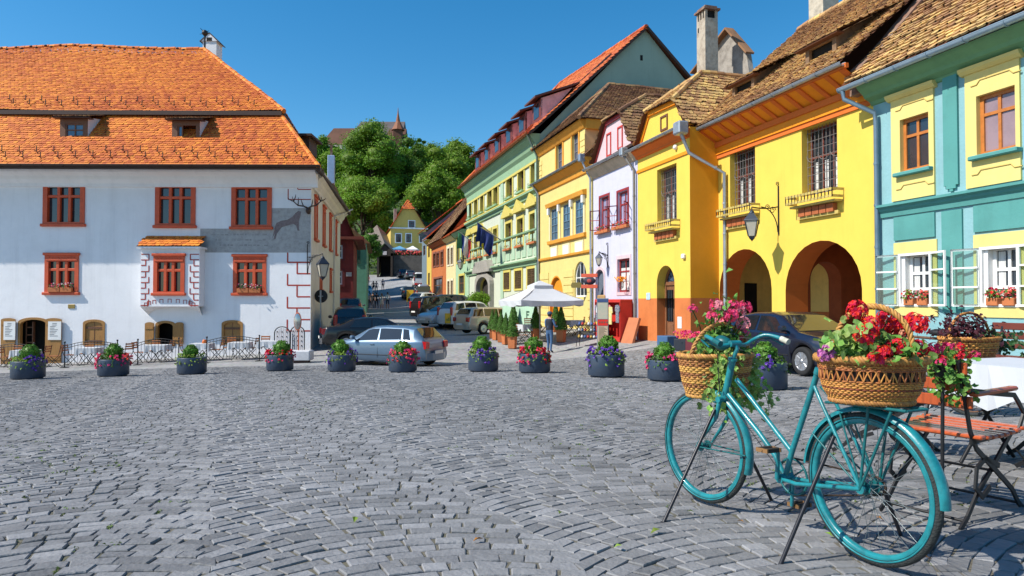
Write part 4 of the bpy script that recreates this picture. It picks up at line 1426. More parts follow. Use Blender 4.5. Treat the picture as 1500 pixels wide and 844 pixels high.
def house_turquoise():
 H = RH('turquoise_house', 'turquoise house with pale yellow window panels and open white casements', 'house', 1281.5, 14.951)
 rng = np.random.default_rng(8)
 TURQ = mat('turquoise plaster', (.225, .42, .45), rough=.85, var=.10, scale=1.2, bump=.45, bscale=16)
 TEAL = mat('teal plaster', (.085, .29, .27), rough=.85, var=.10, scale=1.5, bump=.2, bscale=20)
 CREAMY = mat('pale yellow plaster', (.70, .57, .20), rough=.85, var=.07, scale=1.5, bump=.12)
 GREENC = mat('green cornice paint', (.15, .32, .16), rough=.8, var=.1)
 ORWOOD = mat('orange window wood', (.50, .17, .035), rough=.45, var=.2, scale=6, bump=.1)
 UE = H.uz(1760, 300)[0]
 ZB = -2.6
 zg = H.uz(1380, 74, -.6)[1]
 up = [H.rect(1320, 168.5, 1362, 248.5), H.rect(1432, 134, 1489, 223)]
 lo = [H.rect(1318, 371, 1365, 449), H.rect(1437, 361, 1494, 449)]
 dx = (up[1][0] - up[0][0]); dl = lo[1][0] - lo[0][0]
 up.append((up[1][0] + dx, up[1][1] + dx, up[1][2], up[1][3])); lo.append((lo[1][0] + dl, lo[1][1] + dl, lo[1][2], lo[1][3]))
 for L in (up, lo):
  z0, z1 = sum(r[2] for r in L) / 3, sum(r[3] for r in L) / 3
  for i in range(3): L[i] = (L[i][0], L[i][1], z0, z1)
 mb = MB()
 wall_face(mb, 0, UE, ZB, zg, up + lo, .22, 0, 1)
 mb.quad((0, 0, ZB), (0, 12, ZB), (0, 12, zg), (0, 0, zg))
 mb.quad((UE, 0, ZB), (UE, 12, ZB), (UE, 12, zg), (UE, 0, zg))
 mb.quad((0, 12, ZB), (UE, 12, ZB), (UE, 12, zg), (0, 12, zg))
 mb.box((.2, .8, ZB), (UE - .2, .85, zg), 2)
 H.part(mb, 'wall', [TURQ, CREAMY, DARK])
 # corner strip, belt course, panels, pilasters
 zb1, zb0 = H.uz(1400, 284)[1], H.uz(1400, 304)[1]
 mb = MB()
 mb.prism([(0, zb0), (-.05, zb0), (-.07, zb0 + .12), (-.12, zb0 + .16), (-.14, zb1 - .1), (-.22, zb1 - .06), (-.22, zb1), (0, zb1 + .03)], .28, UE, 'x')
 H.part(mb, 'belt_course', TEAL)

 def panel(u0, u1, z0, z1, m, t=.045, name='wall_panel', cut=0):
  P = rect_pts(u0, u1, z0, z1)
  if cut:
   P = arch_pts(u0, u1, z0, z1, cut, 8)
  return H.part(MB().prism(P, -t, -.001), name, m)
 zl0 = H.uz(1340, 350)[1]; zl1 = H.uz(1340, 315)[1]
 ua, ub_ = H.uz(1311, 340)[0], H.uz(1371, 340)[0]
 pa, pb = H.uz(1382, 380)[0], H.uz(1412, 380)[0]
 zp0, zp1 = H.uz(1397, 458)[1], H.uz(1397, 308)[1]
 qa, qb = H.uz(1384, 190)[0], H.uz(1405, 190)[0]
 zq0, zq1 = H.uz(1394, 272)[1], H.uz(1394, 106)[1]
 za, zb_ = H.uz(1338, 291)[1], H.uz(1338, 134)[1]
 ga, gb = H.uz(1307.5, 210)[0], H.uz(1370, 210)[0]
 for i in range(3):
  s_ = i * dl; su = i * dx
  panel(ua + s_, ub_ + s_ + .12 * (i > 0), zl0, zl1, TEAL)
  panel(pa + s_, pb + s_, zp0, zp1, TEAL, .05)
  # upper pilaster with stepped foot
  m = MB().prism(arch_pts(qa + su, qb + su, zq0, zq1, .12, 8), -.06, -.001)
  m.box((qa + su + .06, -.06, zq0 - .08), (qb + su - .06, -.001, zq0)); m.box((qa + su + .14, -.05, zq0 - .14), (qb + su - .14, -.001, zq0 - .08))
  H.part(m, 'pilaster', TEAL)
  # pale yellow panel with the upper window
  u0, u1, z0, z1 = up[i]
  m = MB()
  A, B = ga + su, gb + su
  wall_face(m, A, B, za, zb_, [(u0, u1, z0, z1)], .05, y=-.05)
  for s1, s2 in (((A, za), (A, zb_)), ((B, za), (B, zb_)), ((A, zb_), (B, zb_))):
   m.quad((s1[0], -.05, s1[1]), (s2[0], -.05, s2[1]), (s2[0], 0, s2[1]), (s1[0], 0, s1[1]))
  m.prism([(0, zb_ - .10), (-.09, zb_ - .08), (-.16, zb_ - .01), (-.18, zb_ + .06), (0, zb_ + .08)], A - .08, B + .08, 'x')
  for zz, sg in ((z1 + .26, 1), (z0 - .42, -1)):
   m.tube([(u0 - .12, -.055, zz), (u0 + .02, -.055, zz + sg * .0), (u0 + .10, -.055, zz + .09), (u1 - .10, -.055, zz + .09), (u1 - .02, -.055, zz), (u1 + .14, -.055, zz)], .018, 5, 1)
  pn = H.part(m, 'window_panel', [CREAMY, mat('ochre moulding', (.55, .40, .12))])
  f = window(H, u0, u1, z0, z1, ORWOOD, 2, (.30,), fw=.085, mw=.07, frame_y=.10, gm=GLASS_PINK if i else GLASS)
  MB().box((u0 - .12, -.20, z0 - .11), (u1 + .12, .08, z0 - .01), bevel=.02).build('sill', TEAL, f)
  # lower window: yellow surround, white sash, open casements, flower boxes
  u0, u1, z0, z1 = lo[i]
  m = MB()
  ring(m, rect_pts(u0 - .16, u1 + .16, z0 - .24, z1 + .30), rect_pts(u0, u1, z0, z1), -.03, 0)
  H.part(m, 'window_surround', CREAMY)
  f = window(H, u0 + .14, u1, z0, z1, WHITE, 2, (.36, .70), fw=.08, mw=.07, frame_y=.2, gm=GLASS)
  m = MB()
  ring(m, rect_pts(u0 - .01, u1 + .01, z0 - .01, z1 + .01), rect_pts(u0 + .05, u1 - .05, z0 + .05, z1 - .05), -.05, .06)
  m.box((u0, .02, z0), (u0 + .14, .22, z1))
  m.build('outer_frame', WHITE, f)
  for k in range(2):
   cm = MB().prism(rect_pts(u0 + .24 + k * (u1 - u0) * .5, u0 + .40 + k * (u1 - u0) * .5, z0 + .1, z1 - .1), .206, .209)
   cm.build('curtain', CURTAIN, f)
  for sg, w_ in ((-1, .60), (1, .58)):
   m = MB()
   ring(m, rect_pts(0, w_, z0, z1), rect_pts(.045, w_ - .045, z0 + .05, z1 - .05), -.02, .02)
   for fr in (1, 2): m.box((.03, -.018, z0 + (z1 - z0) * fr / 3 - .02), (w_ - .03, .018, z0 + (z1 - z0) * fr / 3 + .02))
   o = H.part(m, 'open_casement', WHITE)
   g = MB().box((.03, -.004, z0 + .03), (w_ - .03, .004, z1 - .03))
   g.build('pane', clear_glass(), o)
   o.location = ((u0 if sg < 0 else u1), -.06, 0)
   o.rotation_euler = (0, 0, PI + .22 if sg < 0 else -.30)
  for k in range(2):
   flower_box(f, (u0 + (u1 - u0) * (.34 + .42 * k), -.02, z0 + .02), (u1 - u0) * .30, rng, [PETAL_CORAL] if k else [PETAL_RED, LEAF_LIME], TERRA, h=.17, d=.16, n=46, trail=.0)
 # cornice and gutter
 mb = MB()
 mb.prism([(0, zg - .50), (-.04, zg - .48), (-.08, zg - .40), (-.25, zg - .32), (-.30, zg - .24), (-.48, zg - .10), (-.54, zg - .03), (0, zg - .01)], -.02, UE, 'x')
 H.part(mb, 'cornice', GREENC)
 gm = MB()
 gutter(gm, (-.42, -.68, zg + .02), (UE, -.68, zg + .06), .1)
 H.part(gm, 'gutter', mat('blue grey zinc', (.36, .48, .58), rough=.4, metal=.4, var=.15))
 downpipe([(-.32, -.68, zg - .05), (-.30, -.66, zg - .28), (.22, -.16, zg - .75), (.22, -.12, zg - 1.0), (.22, -.12, -2.4)], H.root, mat('blue grey pipe', (.16, .24, .31), rough=.4, metal=.4, var=.15), .06)
 # roof and party wall
 V = Vector((0, 6.2, 6.0)); Lv = V.length
 mb = MB()
 roof_face(mb, (0, -.72, zg + .10), (1, 0, 0), V, [(-.35, 0), (UE, 0), (UE, Lv), (.1, Lv)], tw=.2, th=.19, lift=.05, rng=rng, wob=.018, rag=.014)
 mb.quad((-.2, 5.5, zg + 6.1), (UE, 5.5, zg + 6.1), (UE, 12, zg), (-.2, 12, zg), mi=1)
 H.part(mb, 'roof', [TILE_OLD, TILE_BASE])
 m = MB()
 P = [(-.35, zg - .15), (-.35, zg + .55), (.35, zg + 1.15), (5.6, zg + 6.7), (6.2, zg + 6.7), (6.2, zg - .15)]
 m.prism(P, -.42, -.03, 'x')
 H.part(m, 'party_wall', BRICKY)
 # roof hatch
 u, z = H.uz(1443, 8, 1.6)
 m = MB().box((u - .35, 1.3, z - .5), (u + .35, 2.2, z + .2)); m.box((u - .28, 1.28, z - .42), (u + .28, 1.3, z + .12), 1)
 H.part(m, 'roof_hatch', [mat('teal tin', (.25, .42, .42), metal=.3, rough=.5), DARK])
 return H

def clear_glass():
 if 'clear glass' in _mats: return _mats['clear glass']
 m = bpy.data.materials.new('clear glass'); m.use_nodes = True
 n, l = m.node_tree.nodes, m.node_tree.links
 b = n['Principled BSDF']
 t = n.new('ShaderNodeBsdfTransparent'); t.inputs[0].default_value = (.88, .95, .94, 1)
 g = n.new('ShaderNodeBsdfGlossy'); g.inputs['Roughness'].default_value = .03
 x = n.new('ShaderNodeMixShader')
 x.inputs[0].default_value = .07; l.new(t.outputs[0], x.inputs[1]); l.new(g.outputs[0], x.inputs[2])
 l.new(x.outputs[0], n['Material Output'].inputs['Surface'])
 _mats['clear glass'] = m
 return m

TQ = house_turquoise()

def plain_box(H, u1, z0, z1, holes, depth, m, reveal=.2, u0=0.0, mr=None, dark=True):
 mb = MB()
 wall_face(mb, u0, u1, z0, z1, holes, reveal, 0, 1 if mr else 0)
 for u in (u0, u1):
  mb.quad((u, 0, z0), (u, depth, z0), (u, depth, z1), (u, 0, z1))
 mb.quad((u0, depth, z0), (u1, depth, z0), (u1, depth, z1), (u0, depth, z1))
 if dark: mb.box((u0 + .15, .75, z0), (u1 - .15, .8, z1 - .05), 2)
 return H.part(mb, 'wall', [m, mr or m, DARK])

def house_lilac():
 H = RH('lilac_house', 'narrow pale lilac house with an attic gable and open dark red windows', 'house', 869.5, 13.72)
 rng = np.random.default_rng(4)
 LIL = mat('lilac plaster', (.53, .53, .66), rough=.85, var=.06, bump=.15)
 PINKW = mat('pale pink plaster', (.60, .46, .49), rough=.85, var=.06, bump=.1)
 DR = mat('dark red window wood', (.30, .03, .03), rough=.5, var=.15)
 ue = H.uz(934.5, 350)[0]
 zg = H.uz(893, 232, -.35)[1]
 ws = [H.rect(879, 288, 892, 336), H.rect(905, 280, 920, 329)]
 lw = H.rect(905, 379, 923, 428)
 dr = H.rect(873, 395, 885, 490); dr = (dr[0], dr[1], -2.6, dr[3], .35)
 plain_box(H, ue - .01, -2.6, zg, ws + [lw, dr], 9, LIL, .18)
 for r in ws:
  f = window(H, *r, DR, 2, (.36,), fw=.08, mw=.06, frame_y=.14, gm=glass_mat('lilac glass', (.33, .33, .5)), sill=.1)
  m = MB(); ring(m, rect_pts(r[0] - .1, r[1] + .1, r[2] - .02, r[3] + .1), rect_pts(r[0], r[1], r[2], r[3]), -.03, 0)
  m.build('surround', DR, f)
  w_ = (r[1] - r[0]) / 2; h = r[3] - r[2]
  for sg in (-1, 1):
   m = MB(); ring(m, rect_pts(0, w_, r[2], r[2] + h * .62), rect_pts(.04, w_ - .04, r[2] + .04, r[2] + h * .62 - .04), -.015, .015)
   m.box((0, -.014, r[2] + h * .3), (w_, .014, r[2] + h * .3 + .03))
   o = m.build('open_casement', DR, f)
   o.location = (r[0] if sg < 0 else r[1], -.03, 0); o.rotation_euler = (0, 0, PI + .75 if sg < 0 else -.75)
  flower_box(f, ((r[0] + r[1]) / 2, -.14, r[2] - .2), r[1] - r[0] + .5, rng, [PETAL_CORAL, PETAL_RED], TERRA, n=60, trail=.1)
 f = window(H, *lw, DR, 2, (.36,), fw=.08, mw=.06, frame_y=.12, gm=GLASS)
 m = MB(); ring(m, rect_pts(lw[0] - .12, lw[1] + .12, lw[2] - .14, lw[3] + .16), rect_pts(lw[0], lw[1], lw[2], lw[3]), -.03, 0); m.build('surround', PINKW, f)
 cm = MB().prism(rect_pts(lw[0] + .1, lw[1] - .1, lw[2] + .1, lw[3] - .4), .126, .129); cm.build('curtain', CURTAIN, f)
 m = MB(); ring(m, arch_pts(dr[0] - .12, dr[1] + .12, -2.6, dr[3] + .14, .42), arch_pts(*dr), -.03, 0); H.part(m, 'door_surround', PINKW)
 m = MB().prism(arch_pts(*dr), .15, .2); H.part(m, 'door', mat('grey blue door', (.12, .15, .20), var=.2))
 mb = MB()
 mb.prism([(0, zg - .05), (-.34, zg - .05), (-.3, zg - .14), (-.12, zg - .36), (-.08, zg - .44), (0, zg - .48)], -.02, ue - .01, 'x')
 H.part(mb, 'cornice', mat('beige cornice', (.52, .42, .30), var=.2))
 gm = MB(); gutter(gm, (-.15, -.44, zg), (ue - .35, -.44, zg + .02), .08)
 gm.box((ue - .6, -.6, zg - .25), (ue - .32, -.28, zg + .12), bevel=.04)
 H.part(gm, 'gutter', ZINC)
 downpipe([(ue - .45, -.44, zg - .2), (ue - .12, -.12, zg - .9), (ue - .12, -.1, -2.4)], H.root, mat('brown grey pipe', (.20, .19, .18), rough=.5), .055)
 p = lambda x, y: H.uz(x, y)
 BL, TL, TR, BR = p(872, 240), p(889.5, 179), p(912, 164.5), p(927, 208)
 w1, w2 = H.rect(889, 195, 895.5, 229), H.rect(905, 185, 912.5, 218)
 g, A = hip_gable(H, BL, TL, TR, BR, PINKW, TILE_DARK, 8.0, 1.5, win=[w1, w2], trim=DR, winm=mat('bright red shutter', (.50, .04, .03)), rng=rng)
 # side roofs down to the eaves
 return H

def house_cream():
 H = RH('cream_yellow_house', 'cream yellow house with three blue grey windows in one frame and orange cornices', 'house', 790.5, 13.7)
 rng = np.random.default_rng(14)
 CR = mat('cream yellow plaster', (.70, .56, .20), rough=.85, var=.06, bump=.15)
 CP = mat('light cream plaster', (.70, .62, .38), rough=.85, var=.05, bump=.1)
 OC = mat('orange cornice', (.72, .33, .04), rough=.8, var=.12)
 BW = mat('blue grey window wood', (.13, .21, .29), rough=.5)
 ue = H.uz(868.5, 350)[0]
 z1 = H.uz(829, 188, -.3)[1]
 zm = H.uz(829, 250)[1]
 ups = [H.rect(815.5, 208, 824.5, 248), H.rect(838.5, 194, 848, 236)]
 mid = [H.rect(807.5, 306, 817, 352), H.rect(825, 300, 835, 347), H.rect(843, 293, 855, 343)]
 for L in (ups, mid):
  z0, zz = np.mean([r[2] for r in L]), np.mean([r[3] for r in L])
  for i in range(len(L)): L[i] = (L[i][0], L[i][1], z0, zz)
 a1 = H.rect(805, 404, 824.5, 480); a1 = (a1[0], a1[1], -2.4, a1[3], (a1[1] - a1[0]) * .5)
 aw = H.rect(841.5, 383, 859, 435); aw = (*aw, (aw[1] - aw[0]) * .5)
 uu = H.uz(857, 200)[0]
 mb = MB()
 wall_face(mb, 0, ue, -2.4, zm, mid + [a1, aw], .2, 0, 0)
 wall_face(mb, 0, uu, zm, z1, ups, .2, 0, 0)
 mb.quad((0, 0, -2.4), (0, 10, -2.4), (0, 10, z1), (0, 0, z1))
 mb.quad((uu, 0, zm), (uu, 10, zm), (uu, 10, z1), (uu, 0, z1), mi=1)
 mb.quad((ue, 0, -2.4), (ue, 10, -2.4), (ue, 10, zm), (ue, 0, zm))
 mb.quad((0, 10, -2.4), (ue, 10, -2.4), (ue, 10, z1), (0, 10, z1))
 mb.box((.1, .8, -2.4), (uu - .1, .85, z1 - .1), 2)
 H.part(mb, 'wall', [CR, mat('peach side plaster', (.74, .46, .22), var=.1), DARK])
 m = MB()
 for i in range(12):                                  # corner blocks
  z = zm + .2 + i * .3
  if z + .3 > z1 - .5: break
  m.box((uu - .55 - .1 * (i % 2), -.03, z), (uu + .02, -.001, z + .26)); m.box((-.02, -.03, z), (.4 + .1 * (i % 2), -.001, z + .26))
 for i in range(9):
  z = -2.0 + i * .42
  for b0, b1 in ((0, a1[0] - .1), (a1[1] + .1, aw[0] - .15), (aw[1] + .15, ue)):
   if z < H.uz(829, 372)[1] - .3: m.box((b0, -.035, z), (b1, -.001, z + .38))
 H.part(m, 'corner_blocks', CR)
 m = MB()
 m.prism([(0, zm - .7), (-.08, zm - .66), (-.14, zm - .4), (-.4, zm - .1), (-.42, zm), (0, zm + .02)], -.05, ue - .1, 'x')
 m.prism([(0, z1 - .45), (-.08, z1 - .42), (-.28, z1 - .1), (-.3, z1), (0, z1 + .02)], -.05, uu + .05, 'x')
 zb = H.uz(829, 373)[1]
 m.prism([(0, zb - .15), (-.12, zb - .1), (-.14, zb), (0, zb + .04)], -.02, ue - .1, 'x')
 H.part(m, 'cornice', OC)
 m = MB().box((uu - .01, .0, z1 - .5), (uu + .22, 8, z1))
 H.part(m, 'side_cornice', OC)
 gm = MB(); gutter(gm, (-.15, -.5, zm - .02), (ue - .1, -.5, zm + .0), .08); gm.box((ue - .35, -.66, zm - .25), (ue - .1, -.34, zm + .15), bevel=.04)
 H.part(gm, 'gutter', mat('blue zinc', (.26, .32, .40), metal=.4, rough=.45))
 downpipe([(ue - .2, -.5, zm - .2), (ue - .03, -.12, zm - 1.1), (ue - .03, -.1, -2.2)], H.root, ZINC, .055)
 downpipe([(.05, -.5, zm - .1), (.08, -.12, zm - .6), (.08, -.1, -2.2)], H.root, ZINC, .055)
 for r in ups:
  f = window(H, *r, mat('grey window wood', (.2, .2, .22)), 2, (.33, .66), fw=.06, mw=.045, frame_y=.14, gm=glass_mat('greyblue glass', (.10, .12, .17)), sill=.15, sillm=OC)
  m = MB(); ring(m, rect_pts(r[0] - .14, r[1] + .14, r[2] - .05, r[3] + .18), rect_pts(*r), -.05, 0); m.build('surround', OC, f)
 for r in mid:
  f = window(H, *r, BW, 2, (.25, .5, .75), fw=.07, mw=.045, frame_y=.05, gm=glass_mat('blue pane', (.08, .15, .22)))
  pz = MB().box((r[0] - .05, -.05, r[2] - 1.05), (r[1] + .05, -.001, r[2] - .35))
  pz.box((r[0] + .1, -.07, r[2] - .95), (r[1] - .1, -.05, r[2] - .45), 1)
  H.part(pz, 'panel', [CP, WHITE])
 m = MB()
 a, b = mid[0][0] - .25, mid[2][1] + .25
 for x in (a, (mid[0][1] + mid[1][0]) / 2 - .1, (mid[1][1] + mid[2][0]) / 2 - .1, b - .2):
  m.box((x, -.06, mid[0][2]), (x + .2, -.001, mid[0][3] + .12)); m.box((x - .02, -.18, mid[0][3] - .25), (x + .22, -.06, mid[0][3] + .12), 1)
 m.prism([(0, mid[0][3] + .12), (-.2, mid[0][3] + .14), (-.26, mid[0][3] + .36), (0, mid[0][3] + .42)], a - .15, b + .15, 'x', 2)
 m.prism([(0, mid[0][2] - .24), (-.14, mid[0][2] - .2), (-.16, mid[0][2] - .02), (0, mid[0][2])], a - .1, b + .1, 'x', 2)
 H.part(m, 'window_frame_order', [CP, WHITE, OC])
 f = window(H, *aw[:4], WHITE, 3, (.45, .72), fw=.08, mw=.05, frame_y=.12, rise=aw[4], gm=GLASS)
 m = MB(); ring(m, arch_pts(*a1), arch_pts(a1[0] + .08, a1[1] - .08, -2.4, a1[3] - .08, a1[4] - .04), .0, .19); m.prism(arch_pts(a1[0] + .08, a1[1] - .08, -2.4, a1[3] - .08, a1[4] - .04), .17, .19)
 H.part(m, 'arched_door', mat('orange door', (.70, .26, .012), var=.12))
 # hipped roof of the upper storey
 ap = Vector((*[0, 0], 0))
 yA = 4.2
 uA, zA = H.uz(892, 124, yA)
 A = Vector((min(uA, uu - .5), yA, zA)); Ab = A + Vector((0, 7, 0))
 mb = MB()
 def face(pts):
  P = [Vector(p) for p in pts]
  U = (P[1] - P[0]).normalized()
  N = (P[1] - P[0]).cross(P[2] - P[0]).normalized()
  V = N.cross(U)
  if V.z < 0: V = -V
  q = lambda p: ((p - P[0]).dot(U), (p - P[0]).dot(V))
  roof_face(mb, P[0], U, V, [q(p) for p in P], tw=.2, th=.18, lift=.045, rng=rng)
 F0, F1, B1, B0 = Vector((-.3, -.45, z1)), Vector((uu + .3, -.45, z1)), Vector((uu + .3, 10, z1)), Vector((-.3, 10, z1))
 face([F0, F1, A]); face([F1, B1, Ab, A]); face([B0, F0, A, Ab])
 ridge_tiles(mb, F0, A, .12); ridge_tiles(mb, F1, A, .12); ridge_tiles(mb, A, Ab, .13)
 H.part(mb, 'roof', [TILE_DARK, TILE_BASE])
 mb = MB(); roof_face(mb, (0, -.4, zm + .06), (1, 0, 0), (0, 1, .9), [(uu, 0), (ue, 0), (ue, 5), (uu, 5)], tw=.2, th=.18, rng=rng)
 H.part(mb, 'lower_roof', [TILE_DARK, TILE_BASE])
 return H

LH = house_lilac()
CH = house_cream()

def house_hotel():
 H = RH('green_hotel', 'long mint green hotel with yellow framed windows, red roof and pink cheeked dormers', 'hotel', 685, 13.7)
 rng = np.random.default_rng(15)
 MINT = mat('mint plaster', (.55, .59, .47), rough=.85, var=.06, bump=.12)
 MID = mat('green plaster', (.27, .43, .26), rough=.85, var=.08)
 GY = mat('olive yellow plaster', (.60, .50, .12), rough=.8, var=.08)
 GABLE = mat('grey green plaster', (.29, .40, .32), rough=.85, var=.08, scale=.6)
 WOODW = mat('grey brown window', (.16, .09, .06), rough=.5)
 ue = H.uz(790.5, 300)[0]
 zg = H.uz(735, 231, -.4)[1]
 B = -2.2
 S = 954 / 260.
 q = lambda X, Y: (640 + X / S, 220 + Y / S)
 top = [(173, 188, 255, 372), (203, 220, 232, 350), (236, 253, 205, 330), (275, 298, 172, 300), (307, 330, 145, 285), (377, 408, 100, 250), (440, 470, 62, 225), (508, 542, 22, 190)]
 mid = [(173, 188, 470, 590), (203, 220, 450, 578), (232, 248, 432, 570), (270, 292, 412, 555), (305, 326, 422, 545), (373, 402, 390, 535), (435, 466, 368, 515), (503, 538, 345, 490)]
 gro = [(362, 394, 660, 770), (422, 458, 648, 745), (490, 532, 636, 725)]
 def R4(t):
  x0, y0 = q(t[0], t[2]); x1, y1 = q(t[1], t[3])
  return H.rect(x0, y0, x1, y1)
 T, M, G = [R4(t) for t in top], [R4(t) for t in mid], [R4(t) for t in gro]
 for L in (T, M, G):
  z0, z1 = np.median([r[2] for r in L[-4:]]), np.median([r[3] for r in L[-4:]])
  for i in range(len(L)): L[i] = (L[i][0], L[i][1], float(z0), float(z1))
 po = R4((232, 298, 690, 840)); po = (po[0], po[1], B, G[0][3] - .1, .8)
 plain_box(H, ue, B, zg, [(*r, 0) for r in T + M + G] + [po], 14.2, MINT, .28, mr=GY)
 for L, kind in ((T, 0), (M, 1), (G, 2)):
  for i, r in enumerate(L):
   f = window(H, *r, WOODW, 2, (.33,), fw=.07, mw=.06, frame_y=.24, gm=glass_mat('hotel glass', (.07, .055, .045)))
   m = MB(); w_ = .22
   ring(m, rect_pts(r[0] - w_, r[1] + w_, r[2] - .12, r[3] + w_), rect_pts(*r), -.06, 0)
   if kind == 1 and i >= 5:
    c, z = (r[0] + r[1]) / 2, r[3] + .55
    hw = (r[1] - r[0]) / 2 + .45
    m.prism([(c - hw, z), (c, z + .75), (c + hw, z), (c + hw, z - .14), (c - hw, z - .14)], -.3, -.001)
   if kind == 1 and i < 5 and i not in (3, 4):
    c, z = (r[0] + r[1]) / 2, r[3] + .45; hw = (r[1] - r[0]) / 2 + .4
    m.prism([(c - hw, z), (c - hw * .5, z + .4), (c + hw * .5, z + .4), (c + hw, z), (c + hw, z - .14), (c - hw, z - .14)], -.25, -.001)
   m.build('surround', GY, f)
   if kind < 2:
    flower_box(f, ((r[0] + r[1]) / 2, -.18, r[2] - .15), r[1] - r[0] + .3, rng, [PETAL_CORAL, LEAF_LIME] if kind else [LEAF_LIME], TERRA if kind else MID, n=36, trail=.12)
   else:
    g = MB()
    for k in range(7):
     for l in range(10):
      a = r[0] + (r[1] - r[0]) * k / 6
      g.tube([(a, -.02, r[2]), (a, -.02, r[3])], .025, 4) if l == 0 else g.tube([(r[0], -.02, r[2] + (r[3] - r[2]) * l / 10), (r[1], -.02, r[2] + (r[3] - r[2]) * l / 10)], .02, 4)
    g.build('grille', mat('rusty grille', (.16, .10, .05)), f)
 # bands
 m = MB()
 zu0, zu1 = H.uz(*[735, 305])[1], None
 zA = H.uz(683.6, 331.7)[1]; zBd = H.uz(789.9, 276)[1]
 zu = (zA + zBd) / 2; zl = (H.uz(683.6, 401)[1] + H.uz(789.9, 378)[1]) / 2
 zl2 = zl + 1.9
 for z in (zu, zl):
  m.prism([(0, z - .35), (-.12, z - .3), (-.16, z - .1), (-.34, z - .02), (-.34, z + .08), (0, z + .14)], -.03, ue + .03, 'x', 0)
 m.prism([(0, zl2 - .1), (-.12, zl2 - .06), (-.14, zl2 + .04), (0, zl2 + .08)], -.03, ue + .03, 'x', 0)
 m.prism([(0, zg - 1.5), (-.06, zg - 1.45), (-.1, zg - 1.0), (-.25, zg - .8), (-.35, zg - .5), (-.6, zg - .2), (-.66, zg - .02), (0, zg)], -.05, ue + .05, 'x', 0)
 m.box((-.03, -.1, zg - 1.62), (ue + .03, -.001, zg - 1.46), 1)
 m.box((-.03, -.35, zu + .08), (ue + .03, -.001, zu + .16), 1)
 H.part(m, 'cornice', [MID, GY])
 m = MB()
 n = 16
 for i in range(n):
  u = ue * (i + .5) / n
  m.box((u - ue / n * .38, -.05, zl + .3), (u + ue / n * .38, -.001, zl2 - .25))
 for u in (ue * .0 + .4, ue - .4, (T[4][1] + T[5][0]) / 2):
  m.box((u - .35, -.07, B), (u + .35, -.0005, zg - 1.6))
 H.part(m, 'wall_panels', mat('pale green plaster', (.38, .52, .37), rough=.85))
 # portal
 m = MB()
 ring(m, arch_pts(po[0] - .5, po[1] + .5, B, po[3] + .5, 1.1), arch_pts(*po), -.35, 0)
 m.prism([(po[0] - .8, po[3] + .55), (po[0] + .1, po[3] + 1.25), (po[1] - .1, po[3] + 1.25), (po[1] + .8, po[3] + .55), (po[1] + .8, po[3] + .35), (po[0] - .8, po[3] + .35)], -.5, -.02)
 H.part(m, 'portal', mat('grey stone', (.36, .34, .30), var=.25, bump=.2))
 m = MB().prism(arch_pts(*po), .2, .25); H.part(m, 'door', mat('dark door', (.03, .025, .02)))
 # end gable and roof
 dp = 14.2
 za = zg + 7.3
 m = MB().prism([(-.02, zg - .1), (dp / 2, za), (dp + .02, zg - .1)], ue - .25, ue + .004, 'x')
 m.box((ue - .25, 0, B), (ue + .003, dp, zg - .1))
 m.box((ue + .004, dp * .5 - .3, za - 2.1), (ue + .01, dp * .5 - .12, za - 1.75), 1)
 H.part(m, 'gable_wall', [GABLE, DARK])
 mb = MB()
 V = Vector((0, dp / 2 + .7, za - zg + .1)); Lv = V.length
 uf, zf_ = H.uz(820, 123, dp / 2)
 E0, E1, AP, RF = Vector((-.4, -.7, zg)), Vector((ue + .25, -.7, zg)), Vector((ue + .25, dp / 2, za)), Vector((max(uf, 2.0), dp / 2, zf_))

 def face(pts):
  P = [Vector(p) for p in pts]
  U = (P[1] - P[0]).normalized()
  N = (P[1] - P[0]).cross(P[2] - P[0]).normalized()
  W_ = N.cross(U)
  if W_.z < 0: W_ = -W_
  f = lambda p: ((p - P[0]).dot(U), (p - P[0]).dot(W_))
  roof_face(mb, P[0], U, W_, [f(p) for p in P], tw=.3, th=.28, lift=.05, rng=rng)
 face([E0, E1, RF]); face([RF, E1, AP])
 mb.quad(tuple(RF), tuple(AP), (ue + .25, dp + .6, zg - .2), (-.4, dp + .6, zg - .2), mi=1)
 mb.quad(tuple(RF), (-.4, dp + .6, zg - .2), tuple(E0), mi=1)
 ridge_tiles(mb, RF, AP, .15, .5)
 ridge_tiles(mb, E0, RF, .13, .5)
 mb.bar([(ue + .24, -.75, zg - .12), (ue + .24, dp / 2, za - .10)], .06, .14, mi=2); mb.bar([(ue + .28, dp / 2, za + .04), (ue + .28, dp + .6, zg)], .12, .16, mi=2)
 Hroof = H.part(mb, 'roof', [TILE_RED, TILE_BASE, BROWN_EAVE])
 gm = MB(); gutter(gm, (-.4, -.8, zg + .02), (ue + .2, -.8, zg + .02), .11)
 H.part(gm, 'gutter', mat('copper gutter', (.42, .13, .05), metal=.3, rough=.5))
 downpipe([(ue - .1, -.8, zg), (ue - .05, -.15, zg - 1.4), (ue - .05, -.12, B)], H.root, mat('dark green pipe', (.10, .15, .12)), .07)
 PINKC = mat('pink dormer cheek', (.72, .42, .42), var=.2)
 n = 6
 for i in range(n):
  u = ue * (.14 + .80 * i / (n - 1)) - 1.0
  y0 = .25
  zf = zg + 1.0
  m = MB()
  w_ = 1.7
  m.box((u, y0, zf - .1), (u + w_, y0 + .12, zf + 1.35), 1)
  for s in (u, u + w_):
   m.add([(s, y0, zf - .2), (s, y0, zf + 1.35), (s, y0 + 2.1, zf + 2.2)], [(0, 1, 2)])
  m.box((u + .35, y0 - .02, zf + .3), (u + w_ - .35, y0, zf + 1.15), 2)
  d = H.part(m, 'dormer', [PINKC, mat('maroon boards', (.16, .035, .03)), GLASS])
